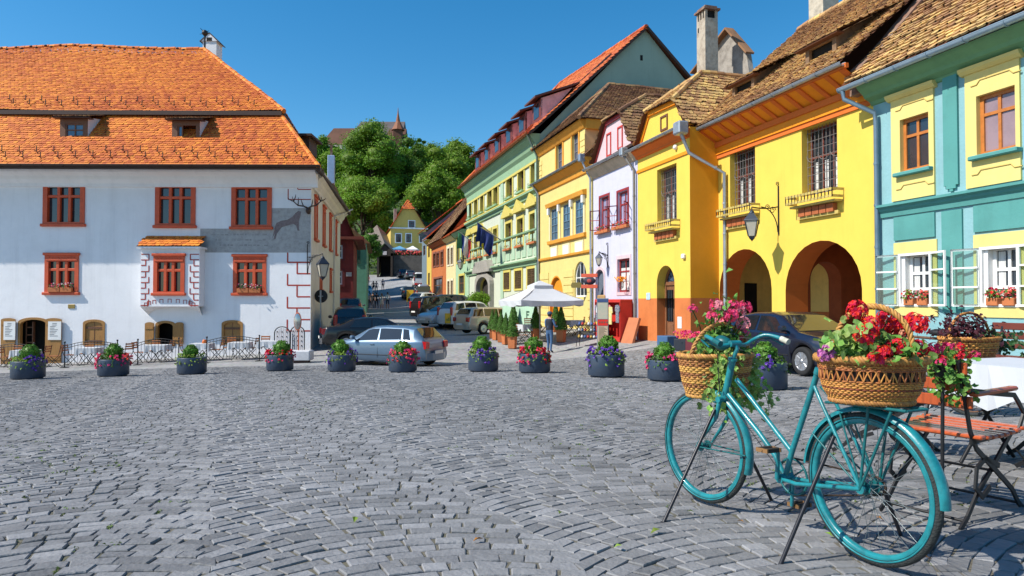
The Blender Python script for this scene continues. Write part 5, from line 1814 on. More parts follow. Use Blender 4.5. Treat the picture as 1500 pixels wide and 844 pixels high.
  m = MB().prism([(y0 - .45, zf + 1.30), (y0 - .45, zf + 1.42), (y0 + 2.5, zf + 2.55), (y0 + 2.5, zf + 2.43)], u - .25, u + w_ + .25, 'x')
  m.build('dormer_roof', mat('maroon roof sheet', (.10, .04, .035)), d)
 nv = V.normalized(); nn = Vector((0, -nv.z, nv.y))
 for fu, fv in ((.79, .44), (.88, .58), (.64, .5), (.92, .72)):
  c = Vector((ue * fu, -.7, zg)) + nv * Lv * fv + nn * .08
  m = MB()
  U = Vector((1, 0, 0))
  for a, b, w2 in ((-.4, .4, 0),):
   P = [c - U * .45 - nv * .7, c + U * .45 - nv * .7, c + U * .45 + nv * .7, c - U * .45 + nv * .7]
   m.add([p + nn * .1 for p in P] + [p - nn * .1 for p in P], [(0, 1, 2, 3), (0, 1, 5, 4), (1, 2, 6, 5), (2, 3, 7, 6), (3, 0, 4, 7)])
   P = [c + (p - c) * .82 for p in P]
   m.add([p + nn * .105 for p in P], [(0, 1, 2, 3)], 1)
  H.part(m, 'skylight', [mat('skylight frame', (.10, .09, .09)), GLASS_SKY])
 return H

GH = house_hotel()
# ------------------------------------------------------------------ further up the street
def far_house(name, label, px0, px1, z1, m, wins, roofm, eave=MB, wm=None, sm=None, depth=9, pitch=1.0, surround=None, zb=-2.5, extra=None):
 H = RH(name, label, 'house', px0, 13.7)
 rng = np.random.default_rng(int(px0))
 ue = H.uz(px1, 400)[0]
 rects = [H.rect(w[0], w[2], w[1], w[3]) for w in wins]
 plain_box(H, ue - .02, zb, z1, rects, depth, m, .15)
 for r in rects:
  f = window(H, *r, wm or TIMBER, 2, (.4,), fw=.1, mw=.08, frame_y=.1)
  if surround:
   g = MB(); ring(g, rect_pts(r[0] - .2, r[1] + .2, r[2] - .15, r[3] + .2), rect_pts(*r), -.06, 0); g.build('surround', surround, f)
 V = Vector((0, depth / 2 + .6, (depth / 2 + .6) * pitch)); Lv = V.length
 mb = MB()
 roof_face(mb, (0, -.6, z1), (1, 0, 0), V, [(-.1, 0), (ue + .1, 0), (ue + .1, Lv), (-.1, Lv)], tw=.34, th=.3, lift=.06, rng=rng)
 zt = z1 + V.z
 mb.quad((-.1, depth / 2, zt), (ue + .1, depth / 2, zt), (ue + .1, depth + .5, z1), (-.1, depth + .5, z1), mi=1)
 ridge_tiles(mb, (-.1, depth / 2, zt), (ue + .1, depth / 2, zt), .16, .5)
 for u in (0, ue - .02):
  mb.add([(u, 0, z1), (u, depth / 2, zt - .3), (u, depth, z1)], [(0, 1, 2)], 2)
 H.part(mb, 'roof', [roofm, TILE_BASE, m])
 g = MB(); g.prism([(0, z1 - .4), (-.15, z1 - .35), (-.5, z1 - .03), (0, z1)], 0, ue - .03, 'x')
 H.part(g, 'cornice', sm or m)
 return H, ue

FAR_OR = mat('brick orange plaster', (.50, .15, .04), rough=.85, var=.15)
FAR_CR = mat('far cream plaster', (.72, .58, .30), rough=.85, var=.08)
FAR_Y = mat('far yellow plaster', (.62, .46, .09), rough=.85, var=.08)
ANNEX = mat('annex green plaster', (.34, .52, .33), rough=.85, var=.08)
GY2 = bpy.data.materials['olive yellow plaster']
H1, u1 = far_house('green_annex', 'low mint green house joining the hotel, with an arched yellow window', 667.5, 684.5, 6.6, ANNEX,
     [(669.5, 673, 348, 384), (677, 681.5, 345, 384), (673, 680.5, 404, 430)], TILE_RED, surround=GY2, pitch=.75)
H2, u2 = far_house('cream_house', 'narrow cream house between the orange house and the green annex', 653.5, 667.5, 6.5, FAR_CR,
     [(656, 659, 364, 388), (661, 664, 363, 387), (656, 659, 412, 434), (661, 664, 411, 434)], TILE_RED, surround=mat('pale trim', (.75, .68, .5)), pitch=.7)
H3, u3 = far_house('orange_house', 'orange house with brown shutters and a big weathered roof up the street', 632, 653.5, 6.6, FAR_OR,
     [(635, 638.5, 372, 390), (640, 643.5, 371, 389), (646, 649.5, 369, 388), (636, 648, 408, 432)], TILE_DARK, pitch=1.25, depth=12, surround=mat('shutter brown', (.22, .08, .05)))
H4, u4 = far_house('yellow_house', 'narrow yellow house at the far end of the painted row', 625, 632, 7.4, FAR_Y,
     [(627, 629.5, 362, 377), (627, 629.5, 400, 418)], TILE_RED, pitch=.9)
H5, u5 = far_house('grey_house', 'small blue grey house at the top of the row', 618, 625, 8.6, mat('blue grey plaster', (.16, .22, .26)),
     [(620, 623, 360, 374)], TILE_RED, pitch=.8)

def gable_front(name, label, x0, x1, Y, zb, ze, zr, depth, m, roofm, wins, wm, hip=.0, cat='house', ridge_across=False, sur=None, over=.4, ang=0.0):
 """house seen gable on: facade towards the camera at depth Y"""
 X0, X1 = ray(x0, 440)[0] * Y, ray(x1, 440)[0] * Y
 w = X1 - X0
 H = House(name, label, cat, (X1 - w * math.cos(ang), Y - w * math.sin(ang)), ang)
 rng = np.random.default_rng(int(x0 * 3 + Y))
 rects = [H.rect(q[0], q[2], q[1], q[3]) for q in wins]
 lows = [r for r in rects if r[3] < ze]
 mb = MB()
 wall_face(mb, 0, w, zb, ze, lows, .2)
 mb.quad((0, 0, zb), (0, depth, zb), (0, depth, ze), (0, 0, ze)); mb.quad((w, 0, zb), (w, depth, zb), (w, depth, ze), (w, 0, ze))
 zt = zr - hip * (zr - ze) if hip else zr
 f = (zt - ze) / (zr - ze)
 poly = [(0, ze), (w / 2 * f, zt), (w - w / 2 * f, zt), (w, ze)] if hip else [(0, ze), (w / 2, zr), (w, ze)]
 mb.prism(poly, 0, .2)
 mb.prism([(0, ze), (w / 2, zr), (w, ze)], depth - .2, depth)
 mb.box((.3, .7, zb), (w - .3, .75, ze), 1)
 H.part(mb, 'wall', [m, DARK])
 for r in rects:
  up = r[3] >= ze
  fr = window(H, *r, wm, 2, (.4,), fw=.1, mw=.08, frame_y=-.05 if up else .1)
  if sur:
   g = MB(); ring(g, rect_pts(r[0] - .18, r[1] + .18, r[2] - .15, r[3] + .18), rect_pts(*r), -.06, 0); g.build('surround', sur, fr)
 mb = MB()
 Vl = Vector((w / 2, 0, zr - ze)); L = Vl.length
 ya = (hip * 3.0)
 o = -over
 for s in (0, 1):
  O = (-.0, o, ze) if s == 0 else (w, o, ze)
  V = Vl if s == 0 else Vector((-w / 2, 0, zr - ze))
  k = .35
  O = (Vector(O) - V.normalized() * k)
  roof_face(mb, O, (0, 1, 0), V, [(0, 0), (depth - 2 * o, 0), (depth - 2 * o, L + k), (ya - o, L + k), (0, (L + k) * (f if hip else 1))], tw=.34, th=.3, lift=.06, rng=rng)
 if hip:
  a, b, c = Vector((w / 2 * f - .1, o, zt)), Vector((w - w / 2 * f + .1, o, zt)), Vector((w / 2, ya - o + o, zr))
  U = (b - a).normalized(); V = (c - (a + b) / 2)
  roof_face(mb, a, U, V, [(0, 0), ((b - a).length, 0), ((b - a).length / 2, V.length)], tw=.34, th=.3, lift=.06, rng=rng)
 ridge_tiles(mb, (w / 2, ya, zr), (w / 2, depth, zr), .18, .5)
 H.part(mb, 'roof', [roofm, TILE_BASE])
 return H, w

# dark red house and its green neighbour on the left side of the street
RH_, w_ = gable_front('dark_red_house', 'dark red house with white cross windows behind the corner house', 462, 517.5, 48.5, -2.6, 4.75, 8.2, 9,
      mat('dark red plaster', (.20, .030, .026), rough=.85, var=.2), TILE_DARK, [(490.5, 502, 359, 379), (490.5, 501.5, 397, 417)], WHITE, over=.5, ang=.20, sur=mat('dark trim', (.14, .02, .02)))
m = MB().box((w_ - .02, -.55, 4.45), (w_ + .75, 8.5, 4.72)); m.box((0, -.6, 4.5), (w_ + .7, -.02, 4.7))
RH_.part(m, 'eaves_board', mat('red eaves', (.22, .05, .03)))
m = MB()
rngb = np.random.default_rng(2)
for i in range(40):
 x, z = w_ - rngb.uniform(.1, 2.6), -1.9 + rngb.beta(1, 2.2) * 1.6
 m.box((x, -.012, z), (x + .22, -.001, z + .08), tint=rngb.random())
RH_.part(m, 'bare_brick', mat('bare brick', (.42, .17, .10), tint=.4))
a, b, z0, z1 = RH_.rect(507, 399, 515, 405)
RH_.part(MB().box((a, -.05, z0), (b, -.001, z1)), 'sign_plate', mat('pale plate', (.5, .45, .45)))
a, z1 = RH_.uz(480.5, 226); b, z0 = RH_.uz(488.5, 268)
g = RH_.part(MB().box((a, .3, 5.5), (b, .9, z0)), 'chimney', BRICKY)
MB().box((a - .05, .25, z0), (b + .05, .95, z1), bevel=.03).build('metal_flue', mat('pale blue steel', (.45, .56, .72), rough=.35, metal=.3), g)
MB().box((a + .12, .4, z1), (b - .12, .8, z1 + .8)).build('flue_cap', BRICKY, g)
TG = House('teal_house', 'narrow teal green house just beyond the dark red house', 'house', (ray(518, 440)[0] * 58.5, 58.5), .19)
X = 1.0
m = MB().box((-6, 0, -2), (X, 12, 5.2)); m.box((X - .02, -.02, -2), (X + .08, .5, 5.25)); 
TG.part(m, 'wall', mat('teal green plaster', (.16, .40, .28), rough=.85, var=.12))
m = MB().prism([(-6.3, 5.15), (X + .4, 5.15), (X / 2 - 3, 8.4)], -.3, 12.3); TG.part(m, 'roof', TILE_DARK)
for px in (522, 526.5):
 r = TG.rect(px - 1.6, 362, px + 1.6, 386)
 window(TG, *r, mat('dark green frame', (.05, .12, .09)), 2, (.4,), frame_y=-.05)

# yellow gabled house closing the view
YG, w_ = gable_front('gabled_yellow_house', 'yellow house with an orange half hipped gable at the end of the street', 572.5, 624, 124, 4.0, 13.6, 18.9, 11,
      mat('warm yellow plaster', (.66, .47, .12), rough=.85, var=.08), TILE_RED,
      [(599, 607, 324, 333), (580, 587.5, 343, 355), (595, 602, 343, 355), (615, 619, 345, 355), (580.5, 587, 368, 375), (594.5, 600.5, 368, 375)], mat('plum frame', (.12, .05, .07)), hip=.34, sur=WHITE, ang=.26)
m = MB().box((-.3, -.25, 13.45), (w_ + .3, -.001, 13.7)); YG.part(m, 'cornice', WHITE)
for px, t in ((579, 306), (593, 300)):
 a, z1 = YG.uz(px - 2, t + 0, 3); b, _ = YG.uz(px + 2.4, t, 3)
 YG.part(MB().box((a, 3, 13.6), (b, 3.7, z1)), 'chimney', STONEGREY if px < 585 else BRICKY)
# old stone terrace wall in front of it
TWx0, TWx1 = ray(573, 440)[0] * 119, ray(627, 440)[0] * 119
tw = MB().box((TWx0, 119, 2.0), (TWx1, 123.5, 8.3))
o = tw.build('terrace_wall', mat('dark rubble stone', (.10, .09, .08), rough=.95, var=.33, scale=1.2, bump=.8, bscale=3))
tag(o, 'dark rubble terrace wall below the gabled yellow house', 'wall')
m = MB()
P = np.c_[RNG.uniform(TWx0, TWx1, 500), RNG.uniform(119.1, 119.7, 500), 8.3 + RNG.uniform(0, .7, 500)]
leaf_cards(m, P, RNG.normal(size=(500, 3)) + [0, -1, .5], .4, 0); P = P[:160] + [0, -.2, .2]
leaf_cards(m, P, RNG.normal(size=(160, 3)) + [0, -1, .5], .35, 1)
tag(m.build('flower_hedge', [LEAF_DARK, PETAL_CORAL]), 'low hedge of red flowers along the terrace wall top', 'hedge')

def umbrella(name, label, loc, w, h, m, group=None, square=True, peak=.5, val=.28, tiers=1, rz=0.0):
 t = thing(name, label, 'umbrella', loc, rz, group)
 n = 4 if square else 8
 mb = MB()
 def pt(k, r, z): a = 2 * PI * k / n + PI / 4; return (r * math.cos(a), r * math.sin(a), z)
 R_ = w / 2 * (1.414 if square else 1.0)
 sub = 6
 rings = []
 for i in range(5):
  f = i / 4
  rr = R_ * (1 - f) + .12 * f
  zz = h + peak * (f + .10 * math.sin(f * PI) * -1)
  rings.append([(Vector(pt(k // sub, rr, zz)).lerp(Vector(pt(k // sub + 1, rr, zz)), (k % sub) / sub)) - Vector((0, 0, .05 * math.sin(PI * (k % sub) / sub) * (1 - f))) for k in range(n * sub)])
 top = Vector((0, 0, h + peak))
 V = [p for r in rings for p in r]; N = n * sub
 F = [(i * N + k, i * N + (k + 1) % N, (i + 1) * N + (k + 1) % N, (i + 1) * N + k) for i in range(4) for k in range(N)]
 mb.add(V, F)
 hem = [Vector(p) - Vector((0, 0, val + .04 * math.sin(k * 2.1))) + Vector((p.x, p.y, 0)) * (.012 * math.sin(k * 3)) for k, p in enumerate(rings[0])]
 mb.add(rings[0] + hem, [(k, (k + 1) % N, N + (k + 1) % N, N + k) for k in range(N)])
 if tiers > 1:
  cap = []
  for f, z in ((.30, -.02), (0.0, .22)):
   cap += [Vector(pt(k // sub, R_ * f + .01, h + peak * .80 + .06 + z)).lerp(Vector(pt(k // sub + 1, R_ * f + .01, h + peak * .80 + .06 + z)), (k % sub) / sub) for k in range(N)]
  mb.add(cap, [(k, (k + 1) % N, N + (k + 1) % N, N + k) for k in range(N)])
  mb.add([c - Vector((0, 0, 0)) for c in cap[:N]] + [c - Vector((0, 0, .16)) for c in cap[:N]], [(k, (k + 1) % N, N + (k + 1) % N, N + k) for k in range(N)])
 mb.build('canopy', m, t, fix=False)
 p = MB().tube([(0, 0, 0), (0, 0, h + peak)], .04, 8); p.box((-.35, -.35, 0), (.35, .35, .08), bevel=.02)
 p.build('pole', mat('umbrella pole', (.35, .30, .26), rough=.5), t)
 r = MB()
 for k in range(n):
  a = Vector(pt(k, R_ * .97, h + .02))
  r.tube([a, (0, 0, h + peak - .06)], .014, 5); r.tube([a * .5 + Vector((0, 0, (h + .02 + h + peak) / 2 - h * .5 - .0)), (0, 0, h - .35)], .012, 5)
 r.build('ribs', bpy.data.materials['umbrella pole'], t)
 return t

for px, pyt, wpx, m, lab in ((585.5, 361, 21, mat('blue canvas', (.10, .30, .48)), 'blue umbrella on the far terrace'), (604.5, 363, 17, WHITE, 'small white umbrella on the far terrace')):
 Y = 121
 p = at(px, pyt, Y)
 umbrella('terrace_umbrella', lab, (p.x, Y, 8.3), wpx * Y / FPX, 1.3, m, 'umbrellas on the far terrace', peak=.55)

# covered wooden stairway
c0 = at(552, 404, 118); c1 = at(575, 404, 118)
CS = thing('covered_stairway', 'dark timber covered stairway portal beside the terrace wall', 'stairway', (c0.x, 118, gz(c0.x, 118)))
w_ = c1.x - c0.x
zt = at(562, 371, 118).z - CS.location.z
DT = mat('dark tarred timber', (.035, .024, .018), rough=.8, var=.3)
m = MB()
for x in (0, w_ - .35): m.box((x, 0, 0), (x + .35, .35, zt))
m.box((0, 0, zt - .5), (w_, .3, zt)); m.prism([(-.4, zt), (w_ / 2, zt + 1.6), (w_ + .4, zt)], 0, .2)
for s in (0, 1): m.quad((s * w_, .3, 0), (s * w_, 12, 3.6), (s * w_, 12, zt + 3.6), (s * w_, .3, zt))
m.build('frame', DT, CS)
m = MB(); m.quad((.2, 2.5, 0), (w_ - .2, 2.5, 0), (w_ - .2, 2.5, zt), (.2, 2.5, zt))
for i in range(6): m.box((.3, .5 + i * .35, 0), (w_ - .3, .9 + i * .35, .17 * (i + 1)))
m.build('steps', DARK, CS)
m = MB()
for s in (-1, 1):
 m.add([(w_ / 2, -.3, zt + 1.75), (w_ / 2 + s * (w_ / 2 + .6), -.3, zt - .1), (w_ / 2 + s * (w_ / 2 + .6) - 4, 13, zt + 4.6), (w_ / 2 - 4, 13, zt + 6.5)], [(0, 1, 2, 3)])
m.build('roof', mat('grey shingle', (.16, .13, .11), var=.3, rough=.9), CS)
m = MB().box((w_ / 2 - .4, -.05, zt - .3), (w_ / 2 + .35, -.01, zt + .35)); m.build('sign_plate', bpy.data.materials['pale plate'], CS)

# ------------------------------------------------------------------ church on the hill
def church():
 Y = 232
 r = thing('hill_church', 'old church with steep brown roofs and a small spire above the trees', 'church', (ray(512, 300)[0] * Y, Y, 0))
 P = lambda px, py, dy=0: at(px, py, Y + dy) - r.location
 BR = mat('church brown tile', (.13, .060, .038), rough=.9, var=.25, scale=.25)
 BR2 = mat('church grey tile', (.12, .10, .10), rough=.9, var=.25, scale=.25)
 CW = mat('church white wall', (.62, .58, .50), rough=.9, var=.15)
 def block(a, b, ze, zr, y0, y1, m, hipL=0.0):
  """long block, ridge to the right, hipped on the left end"""
  m_ = MB().box((a.x, y0, 30), (b.x, y1, ze)); m_.build('wall', CW, r)
  ym = (y0 + y1) / 2
  V = [(a.x - .5, y0 - .5, ze), (b.x, y0 - .5, ze), (b.x, y1 + .5, ze), (a.x - .5, y1 + .5, ze), (a.x + hipL, ym, zr), (b.x, ym, zr)]
  MB().add(V, [(0, 1, 5, 4), (3, 4, 5, 2), (0, 4, 3), (1, 2, 5)]).build('roof', m, r)
 block(P(478.5, 0), P(530, 0), P(0, 217).z, P(0, 188).z, -5, 5, BR, P(490, 0).x - P(478.5, 0).x)
 block(P(519, 0), P(592, 0), P(0, 205).z, P(0, 175).z, -4, 10, BR2, P(527, 0).x - P(519, 0).x)
 block(P(570, 0), P(597, 0), P(0, 212).z, P(0, 190).z, -6, 4, BR, .5)
 c = P(588, 0); 
 zz = [P(0, y).z for y in (225, 197, 195, 185, 173, 165)]
 MB().box((c.x - 1.4, -7.4, zz[0]), (c.x + 1.4, -4.6, zz[1])).build('turret', BR, r)
 MB().lathe([(2.3, zz[2] - .6), (1.5, zz[2] + .8), (.75, zz[3]), (.22, zz[4]), (.05, zz[5])], 8, c=(c.x, -6, 0), smooth=False).build('spire', mat('spire copper tile', (.26, .10, .05), var=.2), r)
 for px in (484, 498, 505):
  q = P(px, 235); MB().box((q.x - .6, -6.2, 30), (q.x + .6, -4.9, P(0, 219).z)).build('buttress', CW, r)
 for px, dyp in ((479, 0), (489, 0)):
  pass
church()

# ------------------------------------------------------------------ trees
TREE_LEAF = [mat('summer leaf', (.14, .27, .018), rough=.55, tint=.45, var=.08, scale=.4, trans=.32, spec=.3),
    mat('fresh leaf', (.17, .30, .022), rough=.55, tint=.45, var=.08, scale=.4, trans=.35, spec=.3),
    mat('deep leaf', (.09, .19, .016), rough=.55, tint=.45, var=.08, scale=.4, trans=.28, spec=.3)]
BARK = mat('bark', (.09, .065, .045), rough=.95, var=.3, scale=3, bump=.5)

def tree(name, label, px, top, wpx, bot, Y, kind, n_blob=38, leaves=150, rng=None, group='trees on the wooded hill', squash=.8):
 rng = rng or np.random.default_rng(int(px * 7 + Y))
 g = gpt(px, Y)
 zt, zb = at(px, top, Y).z - g.z, at(px, bot, Y).z - g.z
 zb = max(zb, 1.0)
 w = wpx * Y / FPX / 2 * 1.12
 hgt = (zt - zb) / 2 * 1.06
 t = thing(name, label, 'tree', g, 0, group)
 m = MB()
 cz = zb + hgt
 tr = max(.18, w * .045)
 m.tube([(0, 0, -.5), (.1, 0, zb * .5), (-.1, .1, zb + hgt * .6), (0, 0, zb + hgt * 1.3)], [tr * 1.3, tr, tr * .7, tr * .2], 8)
 blobs = []
 for i in range(n_blob):
  d = rng.normal(size=3); d /= np.linalg.norm(d)
  if d[2] < -.55: d[2] *= -.5
  k = rng.uniform(.5, .93)
  s = rng.uniform(.20, .36) * min(w, hgt) * (1.15 - .2 * k)
  taper = 1 - .25 * max(0, d[2])
  c = np.array([d[0] * w * k * taper, d[1] * w * k * .9, cz + d[2] * hgt * k * .98])
  blobs.append((c, s))
 for c, s in blobs[::4]:
  m.tube([(0, 0, zb + hgt * rng.uniform(.0, .8)), tuple(np.array([0, 0, cz]) * .5 + c * .5 + [0, 0, -.1 * hgt]), tuple(c)], [tr * .5, tr * .3, tr * .08], 5)
 m.build('trunk', BARK, t)
 m = MB()
 ls = max(.30, .0026 * Y * 1.15)
 for c, s in blobs:
  P, d = ball_pts(int(leaves * 1.5), c, s, rng, shell=.30, squash=(1.15, 1.15, .8))
  P += rng.normal(0, s * .13, P.shape)
  out = d + rng.normal(0, .38, d.shape) + [0, 0, .25]
  tn = np.clip(rng.beta(2.5, 2.5, len(P)) * .7 + .15 + rng.normal(0, .10), 0, 1)
  leaf_cards(m, P, out, ls, 0, aspect=.75, rng=rng, tint=tn)
  m.sphere(tuple(c), s * .68, 8, 6, 0, (1.12, 1.12, .76), tint=.2)  # added dark core blocks light and paints shade between the leaves
 m.build('crown', TREE_LEAF[kind], t, fix=False)
 return t

tree('broadleaf_tree', 'tallest broad green tree hiding the church nave', 545, 181, 104, 330, 166, 0, 70, 170)
tree('broadleaf_tree', 'round green tree leaning over the street beside the dark red house roof', 530, 262, 92, 372, 138, 1, 60, 170)
tree('broadleaf_tree', 'wide bright green tree on the hill crest left of the hotel dormers', 655, 205, 92, 330, 182, 1, 60, 150)
tree('broadleaf_tree', 'green tree right above the orange gable of the yellow house', 643, 242, 84, 345, 150, 1, 60, 150)
tree('broadleaf_tree', 'dark green tree in the dip between the two biggest crowns', 594, 207, 66, 345, 172, 2, 44, 140)
tree('broadleaf_tree', 'small tree on the crest left of the church choir', 468, 203, 52, 275, 195, 0, 30, 120)
tree('broadleaf_tree', 'tree below the church buttresses above the steel flue', 492, 220, 56, 300, 190, 1, 34, 120)
tree('broadleaf_tree', 'tiny dark tree top right of the church spire', 616, 203, 15, 240, 240, 2, 12, 90)
tree('broadleaf_tree', 'tree sloping down behind the hotel roof end', 692, 232, 60, 340, 188, 0, 34, 120)
tree('broadleaf_tree', 'low tree filling the slope under the tallest crown', 568, 300, 60, 372, 142, 2, 40, 130)
tree('broadleaf_tree', 'tree crown showing at the foot of the church turret', 606, 212, 50, 320, 205, 0, 26, 110)
tree('broadleaf_tree', 'leafy tree behind the chimneys of the gabled yellow house', 612, 268, 50, 345, 156, 2, 34, 130)
tree('street_tree', 'low dark tree at the street edge beside the timber stairway', 538, 335, 34, 398, 112, 2, 30, 110, group=None)
tree('street_tree', 'bushy green tree beside the teal house corner', 527, 352, 26, 404, 100, 0, 22, 110, group=None)
m = MB()
k = 9000
x = RNG.uniform(-120, 60, k); y = RNG.uniform(128, 260, k)
P = np.c_[x, y, gza(x, y) + RNG.uniform(.2, 3.2, k)]
leaf_cards(m, P, RNG.normal(size=(k, 3)) + [0, -.6, .8], 1.3, 0, aspect=.8)
tag(m.build('hillside_scrub', TREE_LEAF[2], fix=False), kind='stuff')

# houses continuing the left side of the street beyond the teal one
for nm, lab, px, Y, zt_, c in (('street_house', 'pale grey green house past the teal house on the shaded side', 530, 72, 7.5, (.36, .42, .34)), ('street_house', 'ochre house furthest up the shaded side of the street', 531.5, 87, 8.5, (.50, .36, .16))):
 Hs = House(nm, lab, 'house', (ray(px, 440)[0] * Y, Y), .19)
 Hs.part(MB().box((-8, 0, -2.5), (0, 12.5, zt_ - 1.5)), 'wall', mat('plaster ' + lab[:9], c, rough=.85, var=.12))
 Hs.part(MB().prism([(-8.4, zt_ - 1.6), (.35, zt_ - 1.6), (-4, zt_ + 2.4)], -.3, 12.8), 'roof', TILE_DARK)
# ------------------------------------------------------------------ vehicles
TYRE = mat('tyre rubber', (.018, .018, .019), rough=.85, var=.2)
ALLOY = mat('alloy rim', (.55, .56, .58), rough=.3, metal=.8, var=.1)
CARGLASS = glass_mat('car glass', (.012, .016, .02), rough=.04, spec=1.0)
BLACKP = mat('black plastic', (.02, .02, .022), rough=.6, var=.1)
TAIL = mat('tail light red', (.45, .010, .012), rough=.15, spec=.7, var=.15, scale=12)
HEAD = mat('headlight glass', (.62, .66, .70), rough=.1, spec=.9, var=.2, scale=14)
PLATE = mat('number plate', (.75, .75, .72), rough=.5)

def paint(name, col, metal=.35):
 return mat(name, col, rough=.32, metal=metal, coat=.7, var=.05, scale=.8, spec=.5)

def lerp_pts(P, x):
 xs = [p[0] for p in P]; zs = [p[1] for p in P]
 return float(np.interp(x, xs, zs))

SHAPES = {
 # length, width, roof silhouette (x,z), belt (x,z), windscreen x0..x1, rear screen x0..x1, side windows [(bottom a,b, top a,b)], wheel x, radius
 'hatch': dict(L=4.2, W=1.76, top=[(-2.1, .62), (-2.06, .95), (-1.98, 1.02), (-1.62, 1.40), (-1.2, 1.46), (-.4, 1.485), (.15, 1.46), (.45, 1.36), (1.12, .99), (1.6, .90), (1.95, .78), (2.08, .62), (2.1, .5)],
     belt=[(-2.1, .55), (-2.0, .95), (-1.2, .97), (1.0, .90), (1.6, .82), (2.0, .68), (2.1, .48)], ws=(.48, 1.10), rs=(-1.94, -1.62),
     sw=[(-1.55, -1.22, -1.38, -1.16), (-1.15, -.20, -1.10, -.18), (-.12, .92, -.12, .34)], wx=(1.29, -1.29), r=.315),
 'wagon': dict(L=4.5, W=1.75, top=[(-2.25, .60), (-2.22, .98), (-2.14, 1.06), (-1.92, 1.40), (-1.5, 1.48), (-.4, 1.50), (.3, 1.46), (.6, 1.36), (1.25, 1.0), (1.75, .90), (2.1, .78), (2.23, .62), (2.25, .5)],
     belt=[(-2.25, .55), (-2.15, .98), (-1.2, .97), (1.1, .91), (1.7, .82), (2.1, .68), (2.25, .48)], ws=(.62, 1.22), rs=(-2.12, -1.93),
     sw=[(-2.0, -1.28, -1.80, -1.25), (-1.2, -.25, -1.18, -.22), (-.16, 1.02, -.16, .48)], wx=(1.4, -1.3), r=.315),
 'sedan': dict(L=4.6, W=1.78, top=[(-2.3, .60), (-2.26, .95), (-2.1, 1.02), (-1.65, 1.06), (-1.0, 1.36), (-.5, 1.42), (.1, 1.42), (.45, 1.36), (1.2, .98), (1.75, .90), (2.15, .76), (2.28, .62), (2.3, .5)],
     belt=[(-2.3, .55), (-2.2, .95), (-1.2, .97), (1.05, .91), (1.7, .82), (2.15, .68), (2.3, .48)], ws=(.48, 1.17), rs=(-1.62, -1.0),
     sw=[(-1.2, -.28, -.92, -.24), (-.18, 1.0, -.18, .36)], wx=(1.4, -1.32), r=.325),
 'suv': dict(L=4.4, W=1.80, top=[(-2.2, .70), (-2.18, 1.10), (-2.1, 1.18), (-1.85, 1.60), (-1.3, 1.68), (-.4, 1.70), (.3, 1.66), (.55, 1.58), (1.05, 1.14), (1.7, 1.03), (2.05, .92), (2.18, .70), (2.2, .6)],
    belt=[(-2.2, .7), (-2.1, 1.10), (-1.2, 1.10), (1.0, 1.04), (1.7, .94), (2.05, .80), (2.2, .6)], ws=(.57, 1.02), rs=(-2.08, -1.87),
    sw=[(-1.95, -1.2, -1.75, -1.18), (-1.12, -.22, -1.1, -.2), (-.14, .86, -.14, .46)], wx=(1.32, -1.30), r=.35),
 'van': dict(L=4.9, W=1.95, top=[(-2.45, .7), (-2.44, 1.2), (-2.40, 1.9), (-2.3, 2.05), (-1.0, 2.10), (.7, 2.08), (1.0, 2.0), (1.7, 1.20), (2.2, 1.02), (2.42, .8), (2.45, .6)],
    belt=[(-2.45, .7), (-2.4, 1.15), (-1.2, 1.15), (1.6, 1.08), (2.2, .9), (2.45, .6)], ws=(1.02, 1.65), rs=(-2.43, -2.42),
    sw=[(-2.1, -1.2, -2.0, -1.18), (-1.1, .0, -1.1, .0), (.1, 1.35, .1, .85)], wx=(1.6, -1.5), r=.34),
}

